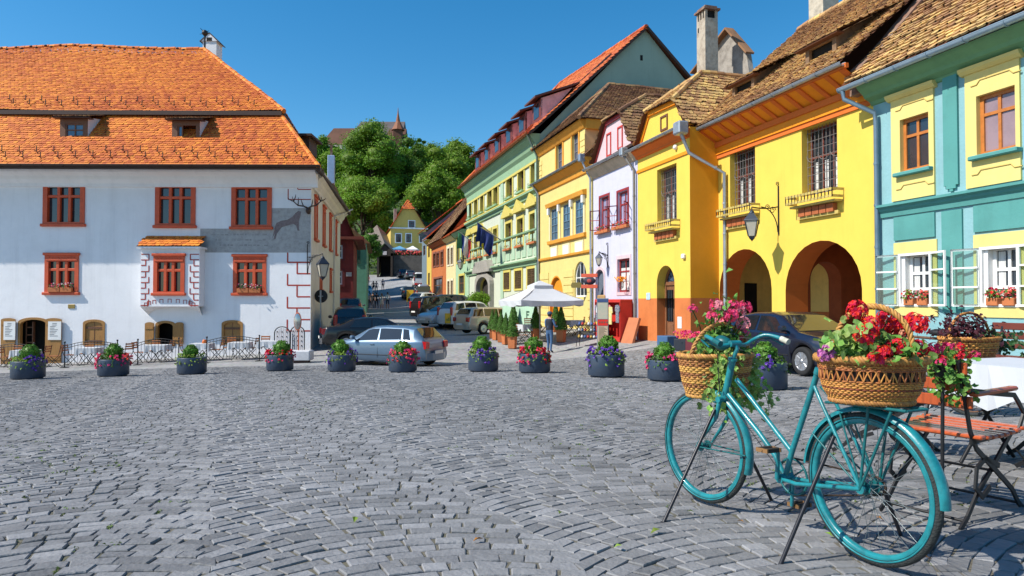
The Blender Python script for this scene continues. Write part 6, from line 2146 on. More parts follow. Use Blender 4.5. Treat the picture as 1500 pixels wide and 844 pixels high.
def make_car(label, shape, pm, loc, rz, group='cars parked along the street', detail=2, cat='car', name='parked_car', lower=None, scale=1.0, h_scale=1.0):
 S = SHAPES[shape]
 L, W = S['L'], S['W']
 t = thing(name, label, cat, loc, rz, group)
 top = lambda x: lerp_pts(S['top'], x) * h_scale
 belt = lambda x: min(lerp_pts(S['belt'], x) * h_scale, top(x) - .01)
 r = S['r']

 def hw(x):
  f = abs(x) / (L / 2)
  return W / 2 * (1 - .16 * f ** 7 - .03 * f ** 2)

 def sill(x):
  z = .20 + .10 * max(0, (abs(x) / (L / 2) - .82) / .18)
  for wx in S['wx']:
   d = abs(x - wx)
   if d < r * 1.16: z = max(z, r + math.sqrt(max((r * 1.16) ** 2 - d * d, 0)) * .98)
  return z

 def sec(x):
  w, zs, B, T = hw(x), sill(x), belt(x), top(x)
  zs = min(zs, B - .06)
  g = T - B
  tum = .36
  p4 = (w * .955, B)
  p5 = (max(w * .955 - tum * g * .86, .3), B + g * .84)
  p6 = (p5[0] - .09, B + g * .965)
  return [(w * .90, zs), (w * .975, zs + min(.08, (B - zs) * .3)), (w, zs + (B - zs) * .5), (w * .995, B - min(.10, (B - zs) * .2)), (w * .975, B - .02), p4, p5, p6, (p5[0] * .6, T - .004), (0, T + .006)]
 xs = sorted(set(list(np.linspace(-L / 2, L / 2, 34)) + [wx + r * 1.16 * math.cos(a) for wx in S['wx'] for a in np.linspace(0, PI, 11)] + [p[0] for p in S['top']]))
 mb = MB()
 V = []
 for x in xs:
  s_ = sec(x)
  V += [(x, y, z) for y, z in s_] + [(x, -y, z) for y, z in s_[:-1][::-1]]
 n = 19
 F = [(i * n + k, i * n + k + 1, (i + 1) * n + k + 1, (i + 1) * n + k) for i in range(len(xs) - 1) for k in range(n - 1)]
 mb.add(V, F, 0, smooth=True)
 mb.add(V[:n], [tuple(range(n))]); mb.add(V[-n:], [tuple(range(n))[::-1]])
 mb.box((-L / 2 + .15, -W / 2 + .16, .22), (L / 2 - .15, W / 2 - .16, .5), 1)
 body = mb.build('body', [pm, BLACKP], t)
 # glass
 def side(x, f, sg):
  s_ = sec(x); a, b = s_[5], s_[6]
  y = a[0] + (b[0] - a[0]) * f + .007
  return (x, sg * y, a[1] + (b[1] - a[1]) * f)
 for sg in (1, -1):
  for a0, b0, a1, b1 in S['sw']:
   g = MB(); m = 6
   P = []
   for f in (.07, .5, .97):
    for i in range(m + 1):
     xa = a0 + (a1 - a0) * f; xb = b0 + (b1 - b0) * f
     P.append(side(xa + (xb - xa) * i / m, f, sg))
   g.add(P, [(q * (m + 1) + i, q * (m + 1) + i + 1, (q + 1) * (m + 1) + i + 1, (q + 1) * (m + 1) + i) for q in range(2) for i in range(m)], smooth=True)
   g.build('side_window', CARGLASS, t)
 def screen(x0, x1, nm, ins=.03):
  g = MB(); P = []
  m = 6
  for i in range(5):
   x = x0 + (x1 - x0) * i / 4
   s_ = sec(x)
   up = (top(x0) - top(x1)); dxn = math.copysign(1, x0)
   nrm = Vector((up if True else 0, 0, (x1 - x0))).normalized()
   if nrm.z < 0: nrm = -nrm
   for k in range(m + 1):
    sy = -1 + 2 * k / m
    y = sy * (s_[7][0] - ins)
    z = s_[9][1] - (s_[9][1] - s_[7][1]) * abs(sy) ** 2.5
    P.append(Vector((x, y, z)) + nrm * .008)
  g.add(P, [(i * (m + 1) + k, i * (m + 1) + k + 1, (i + 1) * (m + 1) + k + 1, (i + 1) * (m + 1) + k) for i in range(4) for k in range(m)], smooth=True)
  g.build(nm, CARGLASS, t)
 screen(*S['ws'], 'windscreen')
 if shape == 'van':
  z0, z1 = 1.22, 1.85
  MB().box((-L / 2 - .012, -.72, z0), (-L / 2 + .05, .72, z1), bevel=.02).build('rear_window', CARGLASS, t)
 else:
  screen(*S['rs'], 'rear_window')
 # bumpers, lights, plates
 for sg, nm in ((1, 'front_bumper'), (-1, 'rear_bumper')):
  b = MB(); x = sg * L / 2
  P = []
  for k in range(9):
   yy = -1 + k / 4
   P.append((x + sg * .03 - sg * .22 * abs(yy) ** 4, yy * hw(x) * 1.0, .40))
  b.bar(P, .14, .26)
  if sg > 0:
   b.box((x - .02, -.55, .30), (x + .055, .55, .42), 1)
  b.build(nm, [lower or pm, BLACKP], t)
  MB().box((x + sg * .10, -.26, .44 if sg > 0 else .50), (x + sg * .115, .26, .55 if sg > 0 else .61)).build('number_plate', PLATE, t)
 zb = belt(0)
 for sg in (1, -1):
  h = MB(); x = L / 2
  P = [(x - .30, sg * hw(x - .3) * .985, zb - .22), (x - .02, sg * hw(x) * .94, zb - .34), (x - .0, sg * hw(x) * .52, zb - .34), (x - .0, sg * hw(x) * .55, zb - .20), (x - .22, sg * hw(x - .2) * .93, zb - .10)]
  c = sum((Vector(p) for p in P), Vector()) / 5
  h.add([Vector(p) + (Vector(p) - Vector((x - .5, 0, zb - .25))).normalized() * .02 for p in P] + [c + Vector((.05, sg * .02, .0))], [(i, (i + 1) % 5, 5) for i in range(5)], smooth=True)
  h.build('headlight', HEAD, t)
  tl = MB(); x = -L / 2
  tall = shape in ('suv', 'van')
  z0, z1 = zb - .28, zb + (.25 if tall else .0)
  a = hw(x)
  if tall:
   tl.box((x - .02, sg * (a - .17), z0), (x + .12, sg * (a + .012), z1), bevel=.04)
  else:
   tl.prism([(x - .03, z0 + .05), (x - .03, z1 - .02), (x + .12, z1 + .02), (x + .30, z1 - .06), (x + .10, z0)], sg * (a - .22), sg * (a + .018))
  tl.build('tail_light', TAIL, t)
  m = MB(); xm = S['ws'][1] - .22
  m.box((xm - .08, sg * (hw(xm) + .02), zb + .04), (xm + .08, sg * (hw(xm) + .20), zb + .18), bevel=.04)
  m.tube([(xm, sg * (hw(xm) - .06), zb + .03), (xm, sg * (hw(xm) + .06), zb + .08)], .025, 6)
  m.build('wing_mirror', pm, t)
  if detail > 1:
   d = MB()
   w0 = S['sw'][-1][0] - .04
   for xx in (w0, S['sw'][-1][1] + .05, (S['sw'][-2][0] - .02)):
    d.tube([(xx, sg * (hw(xx) * .998 + .001), .34), (xx, sg * (hw(xx) + .002), .6), (xx, sg * (hw(xx) * .972 + .004), belt(xx) - .02)], .006, 4)
   d.tube([(x_, sg * (hw(x_) * .998 + .003), .44) for x_ in np.linspace(-1.0, 1.0, 9)], .012, 4)
   d.build('door_seam', BLACKP, t)
   for xx in (w0 + .16, S['sw'][-2][0] + .12):
    MB().box((xx - .02, sg * (hw(xx) + .0), zb - .14), (xx + .16, sg * (hw(xx) + .035), zb - .10), bevel=.012).build('door_handle', pm, t)
 # wheels
 for wx in S['wx']:
  for sg in (1, -1):
   y = sg * (hw(wx) - .12)
   M = Matrix.Translation((wx, y, r)) @ Matrix.Rotation(-PI / 2 * sg, 4, 'X')
   w = MB().lathe([(r * .62, -.10), (r * .90, -.10), (r * .985, -.075), (r, -.03), (r, .05), (r * .975, .085), (r * .88, .10), (r * .66, .10), (r * .62, .08)], 28).xf(M)
   o = w.build('wheel', TYRE, t)
   rm = MB().lathe([(r * .66, .085), (r * .60, .06), (r * .58, .02), (.001, .02)], 24, mi=1)
   rm.lathe([(r * .67, .09), (r * .60, .098), (r * .585, .07)], 24)
   for k in range(5):
    a = 2 * PI * k / 5 + .3
    ca, sa = math.cos(a), math.sin(a)
    for dd in (-.035, .035):
     rm.bar([(ca * .03 - sa * dd * .5, sa * .03 + ca * dd * .5, .085), (ca * r * .62 - sa * dd * 1.7, sa * r * .62 + ca * dd * 1.7, .085)], .035, .03)
   rm.lathe([(.055, .06), (.055, .10), (.001, .105)], 12)
   rm.xf(M).build('rim', [ALLOY, BLACKP], o)
 if scale != 1.0: t.scale = (scale,) * 3
 return t

def fwd(dx, dy): return math.atan2(dy, dx)

P_SILVB = paint('silver blue paint', (.105, .17, .25), .4)
P_NAVY = paint('navy paint', (.006, .010, .028), .2)
P_BLACK = paint('black paint', (.010, .010, .011), .2)
P_WHITE = paint('white car paint', (.72, .72, .70), .0)
P_SILV = paint('silver paint', (.46, .48, .50), .55)
P_BEIGE = paint('pale gold paint', (.52, .46, .36), .45)
P_TEAL = paint('dark teal paint', (.02, .06, .08), .3)
P_GREY = paint('grey paint', (.10, .105, .11), .4)
P_SKY = paint('pale blue paint', (.26, .36, .45), .4)
P_RED = paint('red van paint', (.45, .02, .02), .0)

gp = gpt(569, 25.0)
make_car('silver blue hatchback stopped across the street mouth behind the planters', 'hatch', P_SILVB, gp, R(154), group=None)
make_car('navy saloon parked by the arches with yellow reflections on its windscreen', 'sedan', P_NAVY, Vector((6.95, 16.8, gz(6.95, 16.8))), R(-73.6), group=None)

def street_car(label, shape, pm, px, Y, ang, **k):
 g = gpt(px, Y)
 return make_car(label, shape, pm, g, R(ang), **k)

street_car('black off road car seen from behind beside the corner house', 'suv', P_BLACK, 513, 33.5, 103)
street_car('low black car half hidden behind the silver blue hatchback', 'sedan', P_BLACK, 548, 30.5, 20)
street_car('grey off road car in front of the dark red house', 'suv', P_GREY, 512, 47, 104)
street_car('pale gold estate car parked beside the potted conifers', 'wagon', P_BEIGE, 722, 38.5, 40)
street_car('white off road car parked left of the pale gold estate', 'suv', P_WHITE, 690, 43.5, 44)
street_car('silver saloon parked nose out left of the white off road car', 'sedan', P_SILV, 657, 44.5, 232)
street_car('black crossover parked before the hotel, rear to the square', 'suv', P_BLACK, 645, 50, 38)
street_car('dark car parked behind the black crossover', 'wagon', P_TEAL, 668, 57, 30, detail=1)
street_car('small white car between the black crossover and the grey van', 'hatch', P_WHITE, 626, 66, 60, detail=1)
street_car('silver grey van parked beyond the small white car', 'van', P_SILV, 619, 76, 100, detail=1, cat='van', name='parked_van')
street_car('teal hatchback parked at the street side behind the walkers', 'hatch', P_TEAL, 598, 84, 100, detail=1)
street_car('white delivery van with a red band near the street top', 'van', P_WHITE, 613, 98, 100, detail=1, cat='van', name='parked_van', lower=P_RED)
street_car('pale blue car facing down the street by the red house', 'hatch', P_SKY, 534, 82, -76, detail=1)
street_car('blue grey car behind the pale blue one on the left kerb', 'sedan', P_SKY, 535.5, 92, -76, detail=1)
street_car('grey car parked at the street top below the terrace wall', 'wagon', P_GREY, 599, 113, 105, detail=1)
street_car('navy car parked furthest up the street', 'hatch', P_NAVY, 589, 116, 105, detail=1)
# ------------------------------------------------------------------ round planters along the far edge of the square
TUB = mat('slate blue tub', (.032, .052, .088), rough=.45, var=.25, scale=5, spec=.45, col2=(.06, .07, .085))
SOIL = mat('soil', (.05, .035, .022), rough=1)
BLOOM = {'pink': PETAL_PINK, 'violet': PETAL_VIOLET, 'lime': LEAF_LIME, 'red': PETAL_RED, 'coral': PETAL_CORAL, 'white': PETAL_WHITE}

def planter(px, py, w, label, blooms, ball=True, seed=0):
 rng = np.random.default_rng(seed + 50)
 g = on_ground(px, py)
 s = w * g.y / FPX
 t = thing('flower_planter', label, 'planter', g, rng.uniform(0, 6), 'round planters along the edge of the square')
 r, h = s / 2, s * .64
 m = MB().lathe([(r * .86, .0), (r * .86, .05), (r * .97, .055), (r, .07), (r, h - .015), (r * .985, h), (r * .93, h), (r * .92, h - .07), (0.001, h - .06)], 40)
 m.build('tub', TUB, t)
 m = MB().lathe([(r * .92, h - .06), (r * .6, h - .03), (.001, h - .02)], 20); m.build('soil', SOIL, t)
 # box ball a little off the middle
 bs = rng.uniform(.245, .31); c = (r * rng.uniform(-.15, .2), r * rng.uniform(-.1, .15), h + s * bs * .82)
 if ball:
  m = MB()
  P, d = ball_pts(1700, c, s * bs, rng, shell=.22, squash=(1, 1, .95))
  P += .02 * np.sin(d * 9)
  leaf_cards(m, P, d + rng.normal(0, .45, d.shape), s * .055, rng=rng)
  m.sphere(c, s * bs * .86, 10, 7)
  m.build('box_ball', LEAF_BOX, t, fix=False)
 n = 330
 a = rng.uniform(0, 2 * PI, n); q = rng.uniform(.55, 1.10, n) * r
 drop = np.where(q > r * .95, rng.uniform(-.32, .02, n) * s * .8, rng.uniform(0, .14, n) * s)
 cl = .5 + .5 * np.sin(a * 2 + seed) * np.sin(a * 3 + seed * 2)
 keep = rng.random(n) < .25 + .75 * cl
 P = np.c_[q * np.cos(a), q * np.sin(a), h + drop][keep]; A = np.c_[np.cos(a), np.sin(a), np.full(n, .6)][keep]
 m = MB()
 leaf_cards(m, P, A + rng.normal(0, .5, A.shape), s * .085, rng=rng)
 m.build('trailing_leaves', LEAF if 'lime' not in blooms else LEAF_LIME, t, fix=False)
 for i, b in enumerate(blooms):
  if b == 'lime': continue
  k = 60 if len(blooms) < 3 else 45
  aa = rng.uniform(0, 2 * PI, 7)
  sel = rng.integers(0, 7, k)
  ang = aa[sel] + rng.normal(0, .22, k)
  q = rng.uniform(.8, 1.16, k) * r
  z = h + np.where(q > r, rng.uniform(-.30, .10, k), rng.uniform(.04, .20, k)) * s
  P = np.c_[q * np.cos(ang), q * np.sin(ang), z]
  m = MB()
  for rep in range(4):
   leaf_cards(m, P + rng.normal(0, s * .012, P.shape), np.c_[np.cos(ang), np.sin(ang), np.full(k, .5)] + rng.normal(0, .5, P.shape), s * .075, aspect=.95, fold=.1, rng=rng)
  m.build('flowers', BLOOM[b], t, fix=False)
 return t

for i, a in enumerate([
 (41, 556, 43, 'round slate planter with lime and violet foliage at the far left by the café fence', ['violet', 'lime']),
 (166, 552, 41, 'round slate planter of bright pink flowers in front of the café fence post', ['pink', 'coral']),
 (281, 549, 40, 'round slate planter with a box ball and lime leaves, no blossoms, before the café', ['lime']),
 (410, 544, 38, 'round slate planter of red and pink flowers before the arched lattice gates', ['pink', 'red']),
 (500.5, 545, 40, 'round slate planter with box ball standing before the bonnet of the silver blue hatchback', ['lime', 'violet']),
 (590, 546, 41, 'round slate planter of pink flowers standing before the rear door of the silver blue hatchback', ['pink', 'coral']),
 (708, 545, 44, 'round slate planter with violet flowers right of the silver blue hatchback', ['violet', 'lime']),
 (783, 547, 46, 'round slate planter spilling crimson and lime trails, nearest to the man in the cap', ['pink', 'lime', 'red']),
 (888, 553, 53, 'round slate planter with violet flowers in front of the information pillar', ['violet', 'lime']),
 (974, 559, 50, 'round slate planter with a mass of pink petunias left of the bicycle basket', ['pink', 'pink']),
 (1119, 572, 65, 'largest round slate planter with a box ball, seen behind the bicycle handlebar', ['violet'])]):
 planter(*a, seed=i * 3)

# ------------------------------------------------------------------ café chairs and tables
SLAT = mat('orange brown slat', (.42, .135, .035), rough=.5, var=.25, scale=9, stretch=(1, 6, 1), bump=.25)
CLOTH = mat('white tablecloth', (.50, .52, .55), rough=.8, var=.04)

def make_chair(name, label, group):
 """folding slatted bistro chair; faces +x"""
 t = thing(name, label, 'chair', (0, 0, 0), 0, group)
 m = MB()
 for i in range(6):
  x = -.19 + i * .072
  m.box((x, -.20, .445), (x + .055, .20, .465), bevel=.006)
 m.build('seat', SLAT, t)
 m = MB()
 for z in (.62, .72, .82):
  m.box((-.235 - (z - .62) * .18, -.20, z), (-.215 - (z - .62) * .18, .20, z + .06), bevel=.006)
 m.build('backrest', SLAT, t)
 for sg in (1, -1):
  y = sg * .18
  MB().tube([(-.28, y, .90), (-.235, y, .62), (-.18, y, .45), (.04, y, .22), (.22, y, .0)], .013, 6).build('leg', IRON, t)
  MB().tube([(.20, y * .92, .44), (.0, y * .92, .22), (-.24, y * .92, .0)], .013, 6).build('leg', IRON, t)
 m = MB().tube([(.2, -.17, .435), (.2, .17, .435)], .011, 6); m.tube([(-.2, -.17, .05), (-.2, .17, .05)], .011, 6)
 m.build('stretcher', IRON, t)
 return t

def make_table(name, label, group, w=.75, drop=.24, bare=False):
 t = thing(name, label, 'table', (0, 0, 0), 0, group)
 m = MB().box((-w / 2, -w / 2, .70), (w / 2, w / 2, .73), bevel=.01); m.build('tabletop', SLAT, t)
 for sx in (1, -1):
  for sy in (1, -1):
   MB().tube([(sx * w * .40, sy * w * .38, .70), (-sx * w * .36, sy * w * .38, 0)], .014, 6).build('leg', IRON, t)
 if not bare:
  n = 10
  m = MB(); P = []
  hw_ = w / 2 + .02
  per = []
  for k in range(4):
   for i in range(n):
    f = -1 + 2 * i / n
    per.append([(f, -1), (1, f), (-f, 1), (-1, -f)][k])
  top = [(x * hw_, y * hw_, .735) for x, y in per]
  hem = [(x * (hw_ + .03 + .02 * math.sin(i * 2.3)), y * (hw_ + .03 + .02 * math.sin(i * 1.9)), .735 - drop - .05 * math.sin(i * 1.3) - (.10 if abs(x) > .9 and abs(y) > .9 else 0)) for i, (x, y) in enumerate(per)]
  N = len(per)
  m.add(top + hem, [(i, (i + 1) % N, N + (i + 1) % N, N + i) for i in range(N)] + [tuple(range(N))])
  m.build('tablecloth', CLOTH, t)
 return t

proto_chair = make_chair('cafe_chair', 'x', 'slatted folding chairs of the café by the white house')
proto_table = make_table('cafe_table', 'x', 'white clothed tables of the café by the white house')
POTM = mat('orange pot clay', (.65, .16, .03), rough=.4)

def put(proto, px, Y, rz, label, group=None, first=[]):
 g = gpt(px, Y)
 key = proto.name
 if key not in first:
  first.append(key); proto.location = g; proto.rotation_euler = (0, 0, rz); proto['label'] = label; o = proto
 else:
  o = dup(proto, g, rz, label)
 if group: o['group'] = group
 return o

tabs = [(38, 28.0, 'white clothed table before the open café door'), (132, 28.3, 'white clothed table under the closed shutter left of the oriel'), (232, 28.4, 'white clothed table below the open window under the oriel'),
  (296, 28.3, 'white clothed table right of the oriel window'), (352, 28.2, 'white clothed table under the last closed shutter'), (394, 28.4, 'white clothed table beside the lattice gates')]
for px, Y, lab in tabs:
 put(proto_table, px, Y, .1, lab)
chs = [(10, 28.2, 0, 'chair at the far left end of the café, beside the menu shutter'), (62, 28.2, PI, 'chair right of the table before the open café door'), (80, 27.9, PI + .3, 'chair pulled out by the right menu shutter'),
  (104, 28.4, 0, 'chair left of the table under the first closed shutter'), (126, 29.1, -PI / 2, 'chair with its back to the wall under the first closed shutter'), (156, 28.4, PI, 'chair right of the table under the first closed shutter'), (184, 28.0, PI - .4, 'lone chair in the gap of the café fence'),
  (206, 28.4, 0, 'chair left of the table under the oriel'), (224, 29.2, -PI / 2, 'chair with its back to the open window under the oriel'), (244, 29.0, PI, 'paler chair right of the table under the oriel'), (274, 28.6, .2, 'chair between the two tables right of the oriel'),
  (318, 28.3, PI, 'chair left behind the fence, near the last shutter'), (336, 29.2, -PI / 2, 'chair with its back to the last closed shutter'), (368, 28.5, PI, 'chair right of the table under the last shutter'), (386, 29.2, -PI / 2, 'chair against the wall left of the lattice gates'), (20, 29.0, -PI / 2, 'chair with its back to the left menu shutter')]
for px, Y, rz, lab in chs:
 put(proto_chair, px, Y, rz, lab)
for px, Y, lab in ((41, 28, 'orange pot on the table before the café door'), (296, 28.3, 'orange pot on the table right of the oriel')):
 g = gpt(px, Y); m = MB().lathe([(.09, 0), (.10, .02), (.075, .12), (.06, .15), (.001, .15)], 12)  # small orange pot, not a light source
 o = m.build('table_pot', POTM); o.location = (g.x + .1, g.y, g.z + .737); tag(o, lab, 'lamp', 'orange pots on the café tables')

def fence_panel(px0, px1, Y, label, wave=.16):
 a, b = gpt(px0, Y), gpt(px1, Y + .0)
 L = (b - a).length
 t = thing('cafe_fence', label, 'fence', a, math.atan2(b.y - a.y, b.x - a.x), 'arched iron fence panels round the café')
 dz = b.z - a.z
 f = lambda x: .88 + wave * math.sin(PI * x / L)
 z0 = lambda x: dz * x / L
 for x in (0, L):
  m = MB().tube([(x, 0, z0(x)), (x, 0, z0(x) + 1.0)], .022, 6); m.sphere((x, 0, z0(x) + 1.03), .04, 8, 6); m.box((x - .12, -.12, z0(x)), (x + .12, .12, z0(x) + .03))
  m.build('post', IRON, t)
 m = MB()
 for dzr in (0, -.10):
  m.tube([(x, 0, z0(x) + f(x) + dzr) for x in np.linspace(0, L, 14)], .014, 5)
 m.tube([(0, 0, .12), (L, 0, dz + .12)], .014, 5)
 n = int(L / .13)
 for i in range(1, n):
  x = L * i / n
  m.tube([(x, 0, z0(x) + .12), (x, 0, z0(x) + f(x))], .008, 4)
 m.build('railing', IRON, t)

fence_panel(-12, 50, 27.0, 'arched iron fence panel at the far left of the café')
fence_panel(95, 172, 27.1, 'long arched iron fence panel below the first closed shutter')
fence_panel(202, 262, 27.2, 'arched iron fence panel behind the lime planter')
fence_panel(303, 380, 27.3, 'arched iron fence panel right of the lime planter')
LATT = mat('weathered lattice', (.42, .40, .42), rough=.8, var=.3, scale=8)
for px0, px1, lab in ((402, 424.5, 'arched lattice gate leaf nearer the café tables'), (425.5, 446, 'arched lattice gate leaf nearer the house corner')):
 a, b = gpt(px0, 28.6), gpt(px1, 28.4)
 L = (b - a).length
 t = thing('lattice_gate', lab, 'gate', a, math.atan2(b.y - a.y, b.x - a.x), 'lattice gates beside the house corner')
 m = MB(); P = arch_pts(0, L, .05, 1.32, .28, 10); m.tube([(p[0], 0, p[1]) for p in P], .022, 6, closed=True)
 m.build('frame', IRON, t)
 m = MB()
 for k in range(1, 7): x = L * k / 7; m.box((x - .035, .0, .1), (x + .035, .012, 1.05 + .22 * math.sin(PI * k / 7)))
 m.build('lattice', LATT, t)
 m = MB()
 for k in range(5):
  for j in range(3): m.sphere((L * (.2 + .3 * j), -.01, .3 + k * .2), .03, 6, 4)
 m.build('iron_studs', IRON, t)

# ---- at the corner of the white house
g = gpt(441, 26.2)
t = thing('traffic_mirror', 'oval orange rimmed traffic mirror on a pole in a concrete block', 'mirror', g, 0)
m = MB().box((-.42, -.3, .10), (.42, .3, .48), bevel=.03); m.build('concrete_block', mat('pale concrete', (.55, .55, .57), var=.15, bump=.2), t)
m = MB().box((-.30, -.22, 0), (.30, .22, .10)); m.build('base', mat('brown base', (.06, .03, .02)), t)
m = MB().tube([(-.1, 0, .45), (-.1, 0, 1.35)], .025, 8); m.build('pole', mat('orange pole', (.5, .12, .05)), t)
m = MB(); m.lathe([(.001, 0), (.34, 0), (.36, .03), (.34, .06)], 24, sx=.42).xf(Matrix.Translation((-.12, -.02, 1.60)) @ Matrix.Rotation(PI / 2, 4, 'X')); m.build('rim', mat('orange rim', (.55, .13, .05)), t)
m = MB(); m.lathe([(.31, 0), (.2, .02), (.001, .03)], 24, sx=.42).xf(Matrix.Translation((-.12, -.083, 1.60)) @ Matrix.Rotation(PI / 2, 4, 'X')); m.build('mirror', mat('mirror glass', (.5, .48, .46), metal=.8, rough=.2), t)

g = gpt(469.5, 31.5)
t = thing('road_sign', 'round black backed road sign on a grey post at the white house corner', 'road sign', g, 0)
zc = at(469, 434, 31.5).z - g.z
MB().tube([(0, 0, 0), (0, 0, zc + .25)], .035, 8).build('post', ZINC, t)
m = MB(); m.lathe([(.001, 0), (.30, 0), (.31, .01), (.30, .02), (.001, .02)], 32).xf(Matrix.Translation((0, .05, zc)) @ Matrix.Rotation(PI / 2, 4, 'X')); m.build('disc', BLACKP, t)
m = MB().box((-.03, -.06, zc - .28), (.03, .03, zc + .28)); m.box((-.10, -.05, zc - .02), (.10, .03, zc + .02)); m.build('bracket', ZINC, t)

LAMPGLASS = mat('lamp glass', (.45, .42, .34), rough=.1, spec=.8)

def lantern(parent, c, s, name='lantern'):
 """four-sided street lantern hanging from c"""
 x, y, z = c
 m = MB()
 m.tube([(x, y, z), (x, y, z - .12 * s)], .02 * s, 6)
 m.lathe([(.02 * s, -.10 * s), (.07 * s, -.14 * s), (.09 * s, -.20 * s)], 8, c=c)
 m.lathe([(.09 * s, -.20 * s), (.30 * s, -.42 * s), (.32 * s, -.46 * s)], 4, c=c, smooth=False)
 m.lathe([(.15 * s, -.98 * s), (.10 * s, -1.06 * s), (.03 * s, -1.12 * s), (.001, -1.16 * s)], 4, c=c, smooth=False)
 for k in range(4):
  a = 2 * PI * k / 4
  ca, sa = math.cos(a), math.sin(a)
  m.tube([(x + ca * .28 * s, y + sa * .28 * s, z - .46 * s), (x + ca * .15 * s, y + sa * .15 * s, z - .98 * s)], .018 * s, 4)
 o = m.build(name, mat('dark lantern iron', (.03, .04, .06), rough=.45, metal=.3), parent)
 g = MB().lathe([(.265 * s, -.47 * s), (.14 * s, -.97 * s)], 4, c=c, smooth=False); g.build('lamp_glass', LAMPGLASS, o)
 return o

def scroll_bracket(H_or_m, name, label, base, out, L, rise, lamp_s, parent_rot, group=None, wallplate=1.0):
 """wall bracket: base point on the wall (world), reaching L metres out"""
 t = thing(name, label, 'lamp', base, parent_rot, group)
 m = MB()
 m.tube([(0, 0, -wallplate * .6), (0, 0, wallplate * .45)], .025, 6)
 m.tube([(0, -L * f, rise * f - .05 * math.sin(f * PI)) for f in np.linspace(0, 1, 8)], .022, 6)
 m.tube([(0, -.03 - L * .62 * (1 - math.cos(f * PI / 2)), -wallplate * .55 + (rise * .62 + wallplate * .55) * math.sin(f * PI / 2)) for f in np.linspace(0, 1, 9)], .018, 6)
 for cx, cz, rr in ((-L * .22, -.12, .12), (-L * .42, -.02 + rise * .2, .09), (-.03, wallplate * .45 + .06, .07)):
  m.tube([(0, cx + rr * (1 - f * .75) * math.cos(f * 9), cz + rr * (1 - f * .75) * math.sin(f * 9)) for f in np.linspace(0, 1, 18)], .012, 5)
 m.build('bracket', IRON, t)
 lantern(t, (0, -L, rise), lamp_s)
 return t

# lamp at the white house corner (the arm points along the street wall side)
b = at(447, 380, 30.2)
scroll_bracket(None, 'wall_lantern', 'black lantern hanging from a scrolled bracket at the white house corner', b + Vector((.1, 0, .1)), None, .75, .15, 1.05, R(78), wallplate=1.3)
# lamp of the arcade house
D = 1.2
u, z = YH.uz(1141, 303, D)
b = YH.w((u, D - .02, z))
scroll_bracket(None, 'wall_lantern', 'blue black lantern hanging from a long scrolled arm above the yellow arches', b, None, 1.0, -.05, .95, ANG_R, wallplate=1.5)
# lilac house lamp
u, z = LH.uz(891, 380)
scroll_bracket(None, 'wall_lantern', 'small black lantern on the lilac wall above the shop door', LH.w((u, -.02, z + .2)), None, .45, .15, .62, ANG_R, wallplate=1.0)
u, z = GH.uz(671 + 18, 378)
scroll_bracket(None, 'wall_lantern', 'little lantern on the far end of the green hotel front', GH.w((.3, -.02, z)), None, .7, .1, 1.0, ANG_R)

# ------------------------------------------------------------------ parasol terrace before the cream house
g = gpt(791, 33.5)
g2 = at(791, 443, 31.5)
g = gpt(791, 31.5)
umbrella('cafe_umbrella', 'large white square parasol with a small top tier before the cream house', g, 3.05, g2.z - g.z + .10, CLOTH, None, True, .80, .24, 2, .35)
CONE_LEAF = mat('conifer leaf', (.09, .20, .025), rough=.6, tint=.5, trans=.2)

def make_conifer():
 t = thing('potted_conifer', 'x', 'potted tree', (0, 0, 0), 0, 'clipped conifers in terracotta pots')
 rng = np.random.default_rng(77)
 m = MB()
 V = [(.13, 0), (.155, .02), (.175, .44), (.19, .45), (.19, .52), (.165, .52), (.16, .46), (.001, .45)]
 m.lathe(V, 4, smooth=False).xf(Matrix.Rotation(PI / 4, 4, 'Z') @ Matrix.Scale(1.25, 4)); 
 m.v = [(x, y, z / 1.25) for x, y, z in m.v]
 m.build('pot', TERRA, t)
 m = MB()
 h = rng.power(1.6, 1700); zz = .50 + (1 - h) * .98
 a = rng.uniform(0, 2 * PI, 1700); r = h * .25 * rng.uniform(.72, 1.05, 1700) * (1 + .10 * np.sin(zz * 26 + a * 2)) + .012
 P = np.c_[r * np.cos(a), r * np.sin(a), zz]
 leaf_cards(m, P, np.c_[np.cos(a), np.sin(a), np.full(1700, .4)] + rng.normal(0, .4, P.shape), .075, aspect=.5, rng=rng)
 m.lathe([(.17, .52), (.10, .95), (.01, 1.4)], 10)
 m.build('foliage', CONE_LEAF, t, fix=False)
 m = MB().tube([(0, 0, .4), (0, 0, .6)], .025, 6); m.build('trunk', BARK, t)
 return t

